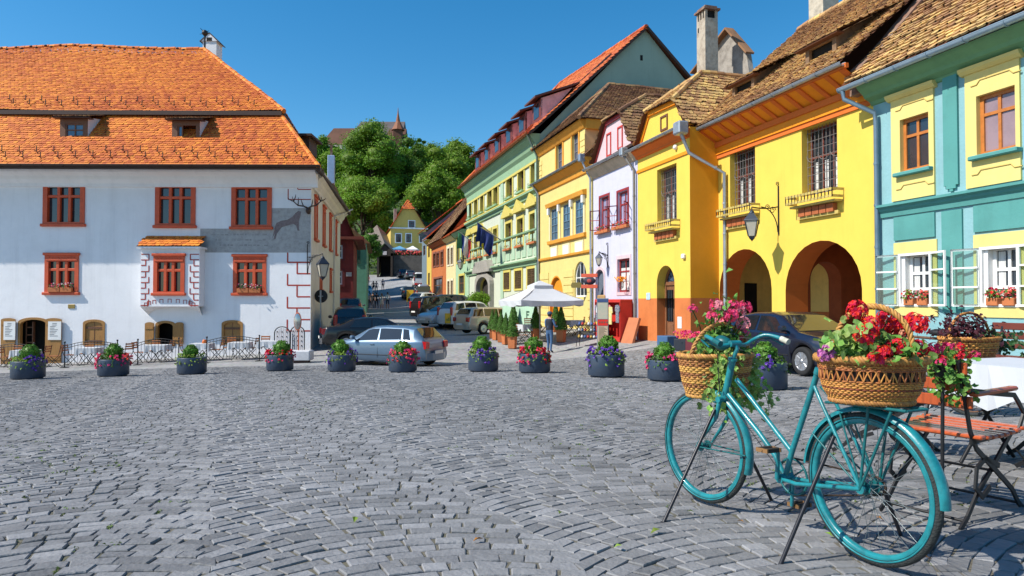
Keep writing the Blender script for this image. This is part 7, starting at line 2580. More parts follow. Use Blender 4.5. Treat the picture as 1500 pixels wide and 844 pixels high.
pc = make_conifer()
for i, (px, Y, sc, lab) in enumerate([(721.5, 33.2, .98, 'potted conifer at the far end of the row, by the gold estate car'), (727, 32.3, 1.0, 'second potted conifer from the far end of the row'), (734, 31.4, 1.0, 'potted conifer in the middle of the row'),
          (741, 30.6, .98, 'fourth potted conifer of the row, beside the nearest one'), (750.5, 29.6, 1.08, 'nearest and tallest potted conifer of the row'), (784.6, 31.8, 1.15, 'potted conifer between the table and the man in the cap'),
          (822, 31.0, 1.15, 'potted conifer right of the man in the cap'), (814, 34.5, 1.05, 'potted conifer at the back, before the cream house door'), (752, 35.5, 1.15, 'potted conifer half hidden behind the nearest one of the row')]):
 g = gpt(px, Y)
 if i == 0: o = pc; o.location = g; o['label'] = lab
 else: o = dup(pc, g, i * .7, lab)
 o.scale = (sc, sc, sc)
G2 = 'chairs under the white parasol'
for px, Y, rz, lab in ((764, 30.5, .3, 'chair left of the clothed table under the parasol'), (776, 33.5, -1.2, 'chair behind the table under the parasol'), (794, 33.2, PI, 'chair right of the table under the parasol, left of the man'), (832, 32.5, .2, 'chair right of the potted conifer by the cream wall'),
      (848, 32.5, PI, 'chair facing the conifer by the cream wall'), (858, 33.5, PI - .4, 'chair furthest right beside the souvenir rack'), (758, 33.0, .2, 'chair behind the row of potted conifers')):
 put(proto_chair, px, Y, rz, lab, G2)
for px, Y, lab in ((772, 32.0, 'white clothed table under the parasol'), (841, 32.6, 'small clothed table right of the man by the cream wall')):
 put(proto_table, px, Y, .4, lab, 'tables under the white parasol')
# pale green wind screen with dark letters
a, b = gpt(736, 37.0), gpt(786, 34.4)
t = thing('wind_screen', 'pale green canvas wind screen with two dark letters behind the parasol', 'wind screen', a, math.atan2(b.y - a.y, b.x - a.x))
L = (b - a).length; dz = b.z - a.z
m = MB().box((0, 0, .2), (L, .03, 1.45 + dz)); m.build('canvas', mat('mint canvas', (.42, .62, .46), rough=.8), t)
for x in (0, L / 2, L): MB().tube([(x, .05, dz * x / L), (x, .05, 1.5 + dz)], .025, 6).build('post', ZINC, t)
m = MB()
for x in (L * .3, L * .72):
 m.box((x, -.012, .75 + dz), (x + .07, -.001, 1.15 + dz)); m.box((x, -.012, 1.07 + dz), (x + .26, -.001, 1.15 + dz)); m.box((x, -.012, .92 + dz), (x + .2, -.001, .99 + dz))
m.build('lettering', mat('dark green letters', (.03, .10, .06)), t)
# round clipped tree before the hotel door
g = gpt(701, 46); t = thing('clipped_bush', 'rounded bright green bush in front of the hotel doorway', 'bush', g, 0)
m = MB(); rr = np.random.default_rng(9)
for i in range(26):
 d = rr.normal(size=3); d /= np.linalg.norm(d); c = np.array([0, 0, 1.25]) + d * [.62, .62, .72]
 P, dd = ball_pts(130, c, .34, rr, .4); leaf_cards(m, P, dd + rr.normal(0, .4, dd.shape), .13, rng=rr)
m.build('foliage', TREE_LEAF[1], t, fix=False)
MB().tube([(0, 0, 0), (0, 0, 1.3)], .06, 6).build('trunk', BARK, t)

# yellow boards and signs on the street
for px, Y, w, h, lab in ((660, 41.5, .70, .62, 'bright yellow pavement board beside the black crossover'), (600.5, 74, .75, 1.3, 'small yellow board by the teal hatchback up the street')):
 g = gpt(px, Y); t = thing('pavement_board', lab, 'sign board', g, .1, 'yellow boards on the pavement')
 m = MB().box((-w / 2, 0, .45), (w / 2, .03, .45 + h), bevel=.01); m.build('panel', mat('yellow board', (.80, .50, .03), rough=.5), t)
 m = MB()
 for i in range(5): m.box((-w * .35 + w * .15 * i, -.006, .6), (-w * .35 + w * .15 * i + w * .09, -.001, .6 + h * (.2 + .12 * (i % 3))))
 m.build('picture', mat('green print', (.12, .22, .06)), t)
 for s in (-1, 1): MB().tube([(s * w * .45, .02, 0), (s * w * .45, .02, .5)], .02, 6).build('leg', IRON, t)

# information pillar
g = gpt(883, 25.5); zt = at(883, 437, 25.5).z - g.z
t = thing('information_pillar', 'grey information pillar with a map, a red band and printed text', 'sign', g, -.15)
w = 17 * 25.5 / FPX
MB().box((-w / 2, -.05, 0), (w / 2, .05, zt), bevel=.01).build('pillar', mat('grey metal panel', (.26, .28, .32), rough=.5, metal=.3), t)
for z0, z1, m_ in ((zt * .62, zt * .92, mat('map print', (.52, .46, .36), var=.33, scale=9, col2=(.35, .45, .35))), (zt * .50, zt * .61, mat('red band', (.72, .03, .02))), (zt * .12, zt * .49, mat('text print', (.58, .44, .30), var=.1))):
 MB().box((-w / 2 + .03, -.062, z0), (w / 2 - .03, -.052, z1)).build('print_panel', m_, t)
m = MB()
for i in range(16): m.box((-w / 2 + .07, -.066, zt * .47 - i * .042), (-w / 2 + .07 + w * (.45 + .3 * ((i * 7) % 5) / 5), -.0625, zt * .47 - i * .042 + .014))
for i in range(4): m.box((-w / 2 + .08 + i * .09, -.066, zt * .545), (-w / 2 + .13 + i * .09, -.0625, zt * .575))
m.build('printed_lines', mat('print brown', (.16, .10, .07)), t)
m = MB().box((-w / 2 + .02, -.06, zt * .93), (w / 2 - .02, -.052, zt * .985)); m.build('header', mat('blue header', (.05, .09, .22)), t)

# souvenir stall against the lilac house
o_ = LH.w((LH.uz(893, 480)[0], -.75, 0)); g = Vector((o_.x, o_.y, gz(o_.x, o_.y)))
t = thing('souvenir_stall', 'red souvenir cabinet hung with patterned shirts by the lilac house', 'stall', g, ANG_R)
REDP = mat('red cabinet paint', (.55, .035, .025), rough=.5, var=.12)
wS = LH.uz(932, 480)[0] - LH.uz(893, 480)[0]
m = MB().box((0, .0, 0), (wS, .6, .15)); m.box((0, 0, 1.65), (wS, .6, 1.8), bevel=.02); m.box((0, .55, 0), (wS, .6, 1.7)); m.box((wS - .06, 0, 0), (wS, .6, 1.7)); m.box((0, 0, 0), (.06, .6, 1.7))
m.build('cabinet', REDP, t)
m = MB().box((-.0, -.03, .1), (wS * .42, .0, .95)); m.build('door_panel', REDP, t)
m = MB(); m.add([(.1, -.04, .75), (wS * .38, -.04, .35), (wS * .38, -.04, .48), (.1, -.04, .88)], [(0, 1, 2, 3)]); m.build('yellow_stripe', mat('yellow stripe', (.75, .50, .03)), t)
rr = np.random.default_rng(31)
cols = [(.05, .06, .10), (.75, .75, .72), (.10, .16, .32), (.06, .05, .05), (.55, .10, .08), (.70, .50, .10)]
for i in range(7):
 x = .15 + i * (wS - .35) / 6.5
 c = cols[i % 6]
 z = 1.52 - (.08 * (i % 2)); y = -.05 - .08 * (i % 3)
 m = MB().prism([(x, z), (x + .12, z + .04), (x + .26, z + .04), (x + .38, z), (x + .42, z - .22), (x + .34, z - .24), (x + .33, z - .72), (x + .05, z - .72), (x + .04, z - .24), (x - .04, z - .22)], y, y + .03)
 o = m.build('souvenir_shirt', mat('shirt cloth %s' % ['navy', 'white', 'blue', 'black', 'red', 'gold'][i % 6], c, var=.33, scale=22, col2=(.6, .6, .62), rough=.9))
 o.location = t.location; o.rotation_euler = t.rotation_euler
 tag(o, ['navy patterned shirt hanging in the red cabinet', 'white printed shirt hanging in the red cabinet', 'blue flowered shirt hanging in the red cabinet', 'black printed shirt hanging in the red cabinet', 'red shirt hanging in the red cabinet', 'golden yellow shirt hanging in the red cabinet', 'second navy shirt, rightmost in the red cabinet'][i], 'shirt', 'shirts hung on the souvenir cabinet')
m = MB().box((.35, -.04, 1.8), (1.15, .05, 2.0), bevel=.08); o = m.build('carved_sign', mat('carved wood', (.40, .24, .10), var=.3, bump=.4, bscale=20)); o.location = t.location; o.rotation_euler = t.rotation_euler
tag(o, 'carved pale wood sign on top of the red souvenir cabinet', 'sign')
# low rack of trinkets
o_ = gpt(861, 29.0); t = thing('trinket_rack', 'low wire rack crowded with small colourful souvenirs', 'rack', o_, ANG_R + .8)
m = MB()
for z in (.35, .65, .9):
 m.box((-.5, -.15 + z * .1, z), (.5, .2 + z * .1, z + .02))
for x in (-.5, .5): m.tube([(x, -.1, 0), (x, .2, .95)], .015, 5); m.tube([(x, .3, 0), (x, .25, .95)], .015, 5)
m.build('wire_frame', IRON, t)
TR = [mat('trinket %s' % n_, c, rough=.4) for n_, c in (('red', (.5, .05, .04)), ('blue', (.08, .14, .35)), ('white', (.7, .7, .68)), ('gold', (.55, .35, .08)))]
for z in (.37, .67, .92):
 for i in range(7):
  m = MB().lathe([(.03, 0), (.055, .03), (.06, .08), (.03, .12), (.035, .15)], 8)
  o = m.build('souvenir_mug', TR[(i * 3 + int(z * 10)) % 4]); o.location = o_ + Matrix.Rotation(ANG_R + .8, 3, 'Z') @ Vector((-.42 + i * .14, .02 + z * .1, z))
  tag(o, ['small souvenir on the lowest shelf of the wire rack', 'small souvenir on the middle shelf of the wire rack', 'small souvenir on the top shelf of the wire rack'][int(z > .5) + int(z > .8)], 'souvenir', 'souvenirs on the wire rack')
  o['group'] = 'souvenirs on the wire rack, %s shelf' % ('lowest', 'middle', 'top')[int(z > .5) + int(z > .8)]
# signs hung over the lilac house door
u, z = LH.uz(879, 405); zb = LH.uz(879, 421)[1]
p = LH.w((u, -.55, 0))
t = thing('shop_sign', 'hanging shop sign of two red bars around a dark oval', 'sign', (p.x, p.y, 0), ANG_R + .9)
for zz in (z, zb): MB().box((-.40, -.03, zz - .05), (.40, .03, zz + .12), bevel=.01).build('red_bar', mat('shop red', (.58, .10, .05)), t)
m = MB().lathe([(.001, -.03), (.30, -.03), (.30, .03), (.001, .03)], 24, sy=.62).xf(Matrix.Translation((0, 0, (z + zb) / 2 + .04)) @ Matrix.Rotation(PI / 2, 4, 'X')); m.build('oval_board', mat('dark oval', (.03, .03, .05)), t)
m = MB().tube([(.45, .0, z + .3), (.45, .0, zb - .2)], .015, 5)
for zz in (z + .05, zb): m.tube([(.45, 0, zz), (.3, 0, zz)], .012, 5)
m.tube([(.45, 0, z + .2), (.62, .5, z + .2)], .015, 5)
m.build('bracket', IRON, t)
m = MB().sphere((0, -.04, (z + zb) / 2 + .04), .12, 8, 6, sc=(1, .2, .8)); m.build('emblem', mat('emblem red', (.35, .05, .05)), t)
u, z = CH.uz(858, 418); p = CH.w((u, -.5, z))
t = thing('hanging_sign', 'small olive oval sign hanging beside the arched cream window', 'sign', p, ANG_R + .8)
m = MB().prism([(-.26, -.13), (-.30, .0), (-.24, .14), (.24, .14), (.30, .0), (.26, -.13)], -.02, .02); m.build('board', mat('olive board', (.16, .13, .035)), t)
m = MB().tube([(-.3, .02, .22), (.45, .35, .22)], .012, 5)
for x in (-.2, .2): m.tube([(x, 0, .13), (x, .02, .22)], .008, 4)
m.build('bracket', IRON, t)
# flower basket bracket on the lilac wall
u, z = LH.uz(919, 412); p = LH.w((u, -.02, z))
t = thing('flower_bracket', 'iron wall bracket holding a pot of orange flowers on the lilac house', 'flower bracket', p, ANG_R)
m = MB().tube([(.25, 0, -.5), (.25, 0, .25)], .015, 5); m.tube([(.25, 0, 0), (-.1, -.3, -.02)], .012, 5)
for k in range(4): m.tube([(-.1 + .16 * math.cos(a_) + k * .07, -.28, -.18 + .14 * math.sin(a_)) for a_ in np.linspace(0, 6.2, 10)], .01, 4)
m.build('bracket', IRON, t)
m = MB(); rr = np.random.default_rng(6); P = np.c_[rr.normal(0, .16, 90), -.3 + rr.normal(0, .08, 90), .08 + rr.normal(0, .06, 90)]
leaf_cards(m, P, rr.normal(size=P.shape) + [0, -.8, .8], .09, aspect=.9, rng=rr); m.build('flowers', mat('orange petal', (.85, .28, .01), tint=.3), t)
# leaning slab by the bay, boxes and notice
u0, u1 = LH.uz(931, 495)[0], LH.uz(951, 495)[0]
p = LH.w((u0 + .1, -.75, 0)); g = Vector((p.x, p.y, gz(p.x, p.y)))
t = MB(); t.prism([(0, 0), (1.05, 0), (1.05, 1.12), (.12, 1.12)], 0, .10); o = t.build('leaning_slab', mat('terracotta slab', (.50, .17, .075), var=.12, bump=.1))
o.location = g; o.rotation_euler = (-.30, 0, ANG_R); tag(o, 'terracotta coloured slab leaning against the foot of the yellow bay', 'slab')
u, z = YH.uz(996, 472); zb = YH.uz(996, 481)[1]
MBn = MB().box((u - .14, -.02, zb), (u + .14, -.001, z + .2)); o = MBn.build('notice_sheet', WHITE, YH.root)
u, z = YH.uz(950, 434); o = MB().box((u - .16, -.02, z - .14), (u + .16, -.001, z + .14)).build('number_tile', mat('blue white tile', (.45, .6, .72), var=.3, scale=20), YH.root)
for k, (px, Y, col, lab) in enumerate(((1004, 22.5, (.02, .025, .035), 'black crate of pink flowers at the foot of the yellow bay'), (978, 24.5, (.05, .12, .24), 'low blue crate by the carved brown door'), (1022, 21.5, (.12, .02, .03), 'dark red crate of pink flowers beside the drainpipe'))):
 g = gpt(px, Y); t = thing('flower_crate', lab, 'crate', g, ANG_R + .1, 'crates by the yellow bay')
 MB().box((-.32, -.25, 0), (.32, .25, .38), bevel=.02).build('box', mat('crate %s' % ('black', 'blue', 'red')[k], col, rough=.6), t)
 if k != 1:
  m = MB(); rr = np.random.default_rng(k); P = np.c_[rr.normal(0, .2, 120), rr.normal(0, .15, 120), .42 + rr.uniform(0, .25, 120)]
  leaf_cards(m, P, rr.normal(size=P.shape) + [0, -.3, 1], .08, aspect=.9, rng=rr); m.build('flowers', PETAL_PINK, t)

# ------------------------------------------------------------------ flags on the hotel
def flag(px_base, py_base, reach, rise, stripes, lab, W_=1.5, seed=0):
 u, z = GH.uz(px_base, py_base)
 p = GH.w((u, -.1, z))
 t = thing('flag', lab, 'flag', p, ANG_R, 'flags on the hotel front')
 tip = Vector((-.2, -reach, rise))
 MB().tube([(0, 0, 0), tip], .035, 6).build('pole', mat('flag pole', (.35, .32, .28)), t)
 rr = np.random.default_rng(seed)
 n, k = 14, 12
 V = []; base = tip * .35
 for i in range(n + 1):
  a = tip * (1.0 - .62 * i / n)
  for j in range(k + 1):
   f = j / k
   V.append(a + Vector((.18 * math.sin(i * .8 + f * 3) * f + f * .25, .12 * math.cos(i * .9 + f * 4) * f - .1 * f, -W_ * f * (1 - .15 * math.sin(i * .5)))))
 m = MB()
 for i in range(n):
  for j in range(k):
   if stripes[0] == 'v': mi = int(i / n * len(stripes[1]))
   else: mi = int(j / k * len(stripes[1]))
   q = [i * (k + 1) + j, i * (k + 1) + j + 1, (i + 1) * (k + 1) + j + 1, (i + 1) * (k + 1) + j]
   m.add([V[x] for x in q], [(0, 1, 2, 3)], mi, smooth=True)
 m.build('cloth', [mat('flag %d %d' % (seed, i), c, rough=.8) for i, c in enumerate(stripes[1])], t)

flag(735, 352, 1.7, 1.3, ('v', [(.01, .03, .16), (.70, .50, .02), (.55, .02, .03)]), 'blue, yellow and red flag on the hotel front', seed=1)
flag(736.5, 352, 1.5, .9, ('v', [(.01, .025, .14), (.012, .03, .16)]), 'plain dark blue flag beside the three coloured flag', seed=2)
flag(703, 362, 1.7, 1.3, ('v', [(.05, .20, .10), (.01, .03, .16), (.70, .70, .68), (.55, .03, .03)]), 'flag with a white and red end, left one on the hotel', seed=3)

# ------------------------------------------------------------------ people
SKIN = mat('skin', (.48, .25, .16), rough=.6, var=.05)

def person(label, loc, rz, shirt, legs, hair=(.03, .02, .015), h=1.72, stride=.25, arms=(.1, -.1), shorts=False, dress=False, hat=None, bag=None, vest=None, bent=(.0, .0), shoes=(.03, .03, .03), bare_arm=True, group=None, hairlong=False, seed=0):
 """standing or walking figure facing +x in its own frame; one continuous skinned body"""
 t = thing('person', label, 'person', loc, rz, group)
 k = h / 1.72
 J = {}
 s = stride
 J['pel'] = (0, 0, .95); J['wai'] = (0, 0, 1.08); J['che'] = (.01, 0, 1.28); J['sho'] = (0, 0, 1.42); J['nec'] = (.015, 0, 1.50); J['hea'] = (.03, 0, 1.60); J['top'] = (.03, 0, 1.685)
 for n, sg in (('l', 1), ('r', -1)):
  f = s * sg
  J['hip' + n] = (0, sg * .10, .90); J['kne' + n] = (f * .55 + .03, sg * .10, .50); J['ank' + n] = (f - .03 * abs(f) / .25, sg * .10, .09 + (.04 if f < 0 else 0)); J['toe' + n] = (f + .15, sg * .12, .035)
  a = arms[0] if n == 'l' else arms[1]; b = bent[0] if n == 'l' else bent[1]
  J['sh' + n] = (0, sg * .185, 1.41); J['el' + n] = (a * .6, sg * .235, 1.13); J['wr' + n] = (a + b * .24, sg * (.25 - b * .1), .90 + b * .22); J['ha' + n] = (a + .03 + b * .32, sg * (.25 - b * .14), .82 + b * .30)
 E = [('pel', 'wai'), ('wai', 'che'), ('che', 'sho'), ('sho', 'nec'), ('nec', 'hea'), ('hea', 'top')]
 for n in 'lr': E += [('pel', 'hip' + n), ('hip' + n, 'kne' + n), ('kne' + n, 'ank' + n), ('ank' + n, 'toe' + n), ('sho', 'sh' + n), ('sh' + n, 'el' + n), ('el' + n, 'wr' + n), ('wr' + n, 'ha' + n)]
 RAD = dict(pel=(.15, .12), wai=(.135, .10), che=(.155, .11), sho=(.12, .08), nec=(.055, .055), hea=(.078, .095), top=(.06, .075), hip=(.095, .095), kne=(.062, .062), ank=(.042, .042), toe=(.04, .03), sh=(.06, .06), el=(.045, .045), wr=(.032, .032), ha=(.035, .022))
 names = list(J)
 me = bpy.data.meshes.new('body')
 me.from_pydata([tuple(c * k for c in J[n]) for n in names], [(names.index(a), names.index(b)) for a, b in E], [])
 o = bpy.data.objects.new('body', me); COL.objects.link(o)
 md = o.modifiers.new('skin', 'SKIN'); md.use_smooth_shade = True
 sv = me.skin_vertices[0].data
 for i, n in enumerate(names):
  r = RAD.get(n) or RAD[n[:-1]]
  sv[i].radius = (r[0] * k, r[1] * k); sv[i].use_root = n == 'pel'
 o.modifiers.new('sub', 'SUBSURF').levels = 1
 bpy.context.view_layer.update()
 ev = o.evaluated_get(bpy.context.evaluated_depsgraph_get())
 m2 = bpy.data.meshes.new_from_object(ev)
 bpy.data.objects.remove(o)
 o = bpy.data.objects.new('body', m2); COL.objects.link(o); o.parent = t
 M = [SKIN, mat('cloth %.2f %.2f %.2f' % shirt, shirt, rough=.85, var=.15, scale=6), mat('cloth %.2f %.2f %.2f' % legs, legs, rough=.85, var=.15, scale=6), mat('cloth %.2f %.2f %.2f' % shoes, shoes)]
 m2.materials.clear()
 for q in M: m2.materials.append(q)
 idx = []
 for p in m2.polygons:
  c = p.center / k
  z, y = c.z, abs(c.y)
  if z > 1.455: i = 0
  elif y > .205 - max(0, (1.15 - z)) * .0 and z > .72:
   i = 1 if z > (1.22 if bare_arm else .93) else 0
  elif z > .97: i = 1
  elif z > (.48 if (shorts or dress) else .10): i = 2
  elif z > .10: i = 0
  else: i = 3
  idx.append(i)
 m2.polygons.foreach_set('material_index', idx)
 m2.polygons.foreach_set('use_smooth', [True] * len(idx))
 hm = mat('hair %.2f' % hair[0], hair, rough=.8)
 m = MB()
 m.sphere((.012 * k, 0, 1.635 * k), .103 * k, 12, 8, sc=(1.02, .92, 1.0))
 m.v = [(x, y, z) if not (x > .06 * k and z < 1.65 * k) else (x - .05 * k, y, z) for x, y, z in m.v]
 if hairlong: m.sphere((-.06 * k, 0, 1.53 * k), .08 * k, 8, 6, sc=(.7, 1.1, 1.5))
 m.build('hair', hm, t)
 f = MB()
 f.sphere((.118 * k, 0, 1.60 * k), .016 * k, 6, 4)
 f.build('nose', SKIN, t)
 e = MB()
 for sg in (1, -1): e.sphere((.10 * k, sg * .032 * k, 1.625 * k), .010 * k, 6, 4)
 e.box((.106 * k, -.022 * k, 1.565 * k), (.112 * k, .022 * k, 1.570 * k))
 e.build('face_features', mat('eye dark', (.02, .015, .012)), t)
 if hat:
  m = MB().lathe([(.112 * k, 0), (.114 * k, .03 * k), (.095 * k, .085 * k), (.05 * k, .115 * k), (.001, .12 * k)], 16, c=(.015 * k, 0, 1.645 * k))
  m.prism([(.10 * k, -.07 * k), (.21 * k, -.05 * k), (.22 * k, .05 * k), (.10 * k, .07 * k)], 1.645 * k, 1.66 * k, 'z')
  m.build('cap', mat('cap cloth', hat), t)
 if vest:
  m = MB()
  prof = [(.98, .175, .130), (1.10, .165, .125), (1.28, .180, .138), (1.40, .165, .115), (1.455, .10, .075)]
  V = []
  for z, a, b in prof: V += [(.005 * k + b * k * math.cos(q), a * k * math.sin(q), z * k) for q in np.linspace(0, 2 * PI, 17)[:-1]]
  m.add(V, [(i * 16 + j, i * 16 + (j + 1) % 16, (i + 1) * 16 + (j + 1) % 16, (i + 1) * 16 + j) for i in range(4) for j in range(16)], smooth=True)
  m.build('vest', mat('vest cloth', vest, rough=.85), t)
 if dress:
  m = MB(); prof = [(.50, .24, .20), (.75, .20, .165), (.98, .165, .128), (1.08, .15, .112)]; V = []
  for z, a, b in prof: V += [(b * k * math.cos(q), a * k * math.sin(q), z * k) for q in np.linspace(0, 2 * PI, 17)[:-1]]
  m.add(V, [(i * 16 + j, i * 16 + (j + 1) % 16, (i + 1) * 16 + (j + 1) % 16, (i + 1) * 16 + j) for i in range(3) for j in range(16)], smooth=True)
  m.build('skirt', M[2], t)
 return t

g = gpt(805, 28.6)
person('man in a blue cap, navy waistcoat and jeans standing before the parasol terrace', g, R(55), (.10, .20, .38), (.055, .12, .24), hat=(.03, .06, .13), vest=(.018, .022, .035), stride=.06, arms=(.12, .12), bent=(1, 1), bare_arm=False, h=1.73)
walk = R(100)
G3 = 'people walking up the street'
for px, Y, kw, lab in (
  (567.5, 70, dict(shirt=(.72, .73, .75), legs=(.05, .06, .10), shorts=True, stride=.26), 'man in a white shirt and dark shorts walking up the street'),
  (559, 71, dict(shirt=(.72, .66, .58), legs=(.72, .62, .55), dress=True, hairlong=True, hair=(.16, .09, .04), stride=.2, h=1.63), 'woman in a pale dress walking beside the man in the white shirt'),
  (551.5, 73, dict(shirt=(.03, .03, .04), legs=(.03, .035, .05), stride=.22), 'dark clothed walker left of the woman in the pale dress'),
  (546, 72, dict(shirt=(.02, .02, .025), legs=(.05, .05, .06), stride=.25), 'walker all in black in the middle of the group'),
  (542, 72.5, dict(shirt=(.40, .42, .50), legs=(.04, .06, .12), stride=.24, h=1.66), 'leftmost walker of the group with a greyish top'),
  (560.5, 100, dict(shirt=(.06, .08, .16), legs=(.05, .05, .06), stride=.22), 'lone walker in navy further up the street'),
  (551, 96, dict(shirt=(.55, .35, .30), legs=(.05, .06, .10), stride=.2), 'walker in a pinkish top further up, left of the lone one'),
  (546.5, 97, dict(shirt=(.10, .03, .03), legs=(.04, .04, .05), stride=.2), 'walker in a maroon top high up the street')):
 person(lab, gpt(px, Y), walk + (px % 3) * .1, group=G3, **kw)
for px, Y, c, lab in ((539, 106, (.45, .08, .06), 'far walker in red at the street top'), (534.5, 108, (.5, .45, .4), 'far walker in beige at the street top'), (527, 110, (.08, .08, .10), 'far walker in black by the street trees')):
 person(lab, gpt(px, Y), walk, c, (.05, .05, .08), group=G3)
# white menu sheets hung on the two tall shutters of the café door
for x0, x1, lab in ((6, 23, 'white printed menu board on the leftmost tall oak shutter'), (71, 90, 'white printed menu board on the oak shutter right of the café door')):
 a, b, z0, z1 = WH.rect(x0, 471, x1, 498, -.12)
 t = thing('menu_board', lab, 'menu board', WH.w((a, -.145, z0)), WH.ang, 'menu boards on the café shutters')
 w, h = b - a, z1 - z0
 MB().box((0, 0, 0), (w, .02, h)).build('sheet', WHITE, t)
 m = MB()
 for i in range(9):
  k = .34 if i < 2 else .62 - .09 * (i * 5 % 4)
  c = (w * .5 - w * k * .5) if i < 2 else w * .14
  m.box((c, -.004, h * (.88 - .085 * i)), (c + w * k, -.0005, h * (.88 - .085 * i) + .022))
 m.build('printed_lines', mat('grey print', (.12, .12, .13)), t)
# ------------------------------------------------------------------ the turquoise bicycle
BIKE = mat('turquoise bicycle paint', (.012, .215, .245), rough=.33, var=.30, scale=17, spec=.5, coat=.2, col2=(.010, .075, .09), bump=.08, bscale=30)
BIKE_D = mat('worn dark turquoise', (.008, .12, .13), rough=.4, var=.3, scale=20)
STEEL = mat('dull steel', (.30, .31, .32), rough=.35, metal=.8, var=.2)
SPOKE = mat('grey spoke', (.20, .24, .25), rough=.35, metal=.7)
TYRE_D = mat('old tyre', (.030, .036, .036), rough=.8, var=.3, scale=30, bump=.5, bscale=120)
WICK = mat('golden wicker', (.44, .205, .055), rough=.6, tint=.45, var=.2, scale=20)
WICK_B = mat('brown wicker', (.42, .155, .042), rough=.55, tint=.45, var=.25, scale=20)
STANDM = mat('black stand tube', (.014, .014, .020), rough=.4, var=.2)
PEDALB = mat('pedal block', (.03, .025, .02), rough=.7)

BO = Vector((1.615, 3.04, 0)); BO.z = gz(BO.x, BO.y)
BANG = R(113.5)
WB = 1.13
fr = BO + Vector((math.cos(BANG), math.sin(BANG), 0)) * WB
BP_ = math.atan2(gz(fr.x, fr.y) + .012 - BO.z, WB)
BM = Matrix.Translation(BO + Vector((0, 0, .018))) @ Matrix.Rotation(BANG, 4, 'Z') @ Matrix.Rotation(-BP_, 4, 'Y')
BMi = BM.inverted()

def bp(px, py, y=0.0):
 """pixel -> point on the plane y of the bicycle frame (x forward, z up)"""
 r, s = ray(px, py)
 o = BMi @ Vector((0, 0, 0)); d = BMi.to_3x3() @ Vector((r, 1, s))
 t = (y - o.y) / d.y
 return o + d * t

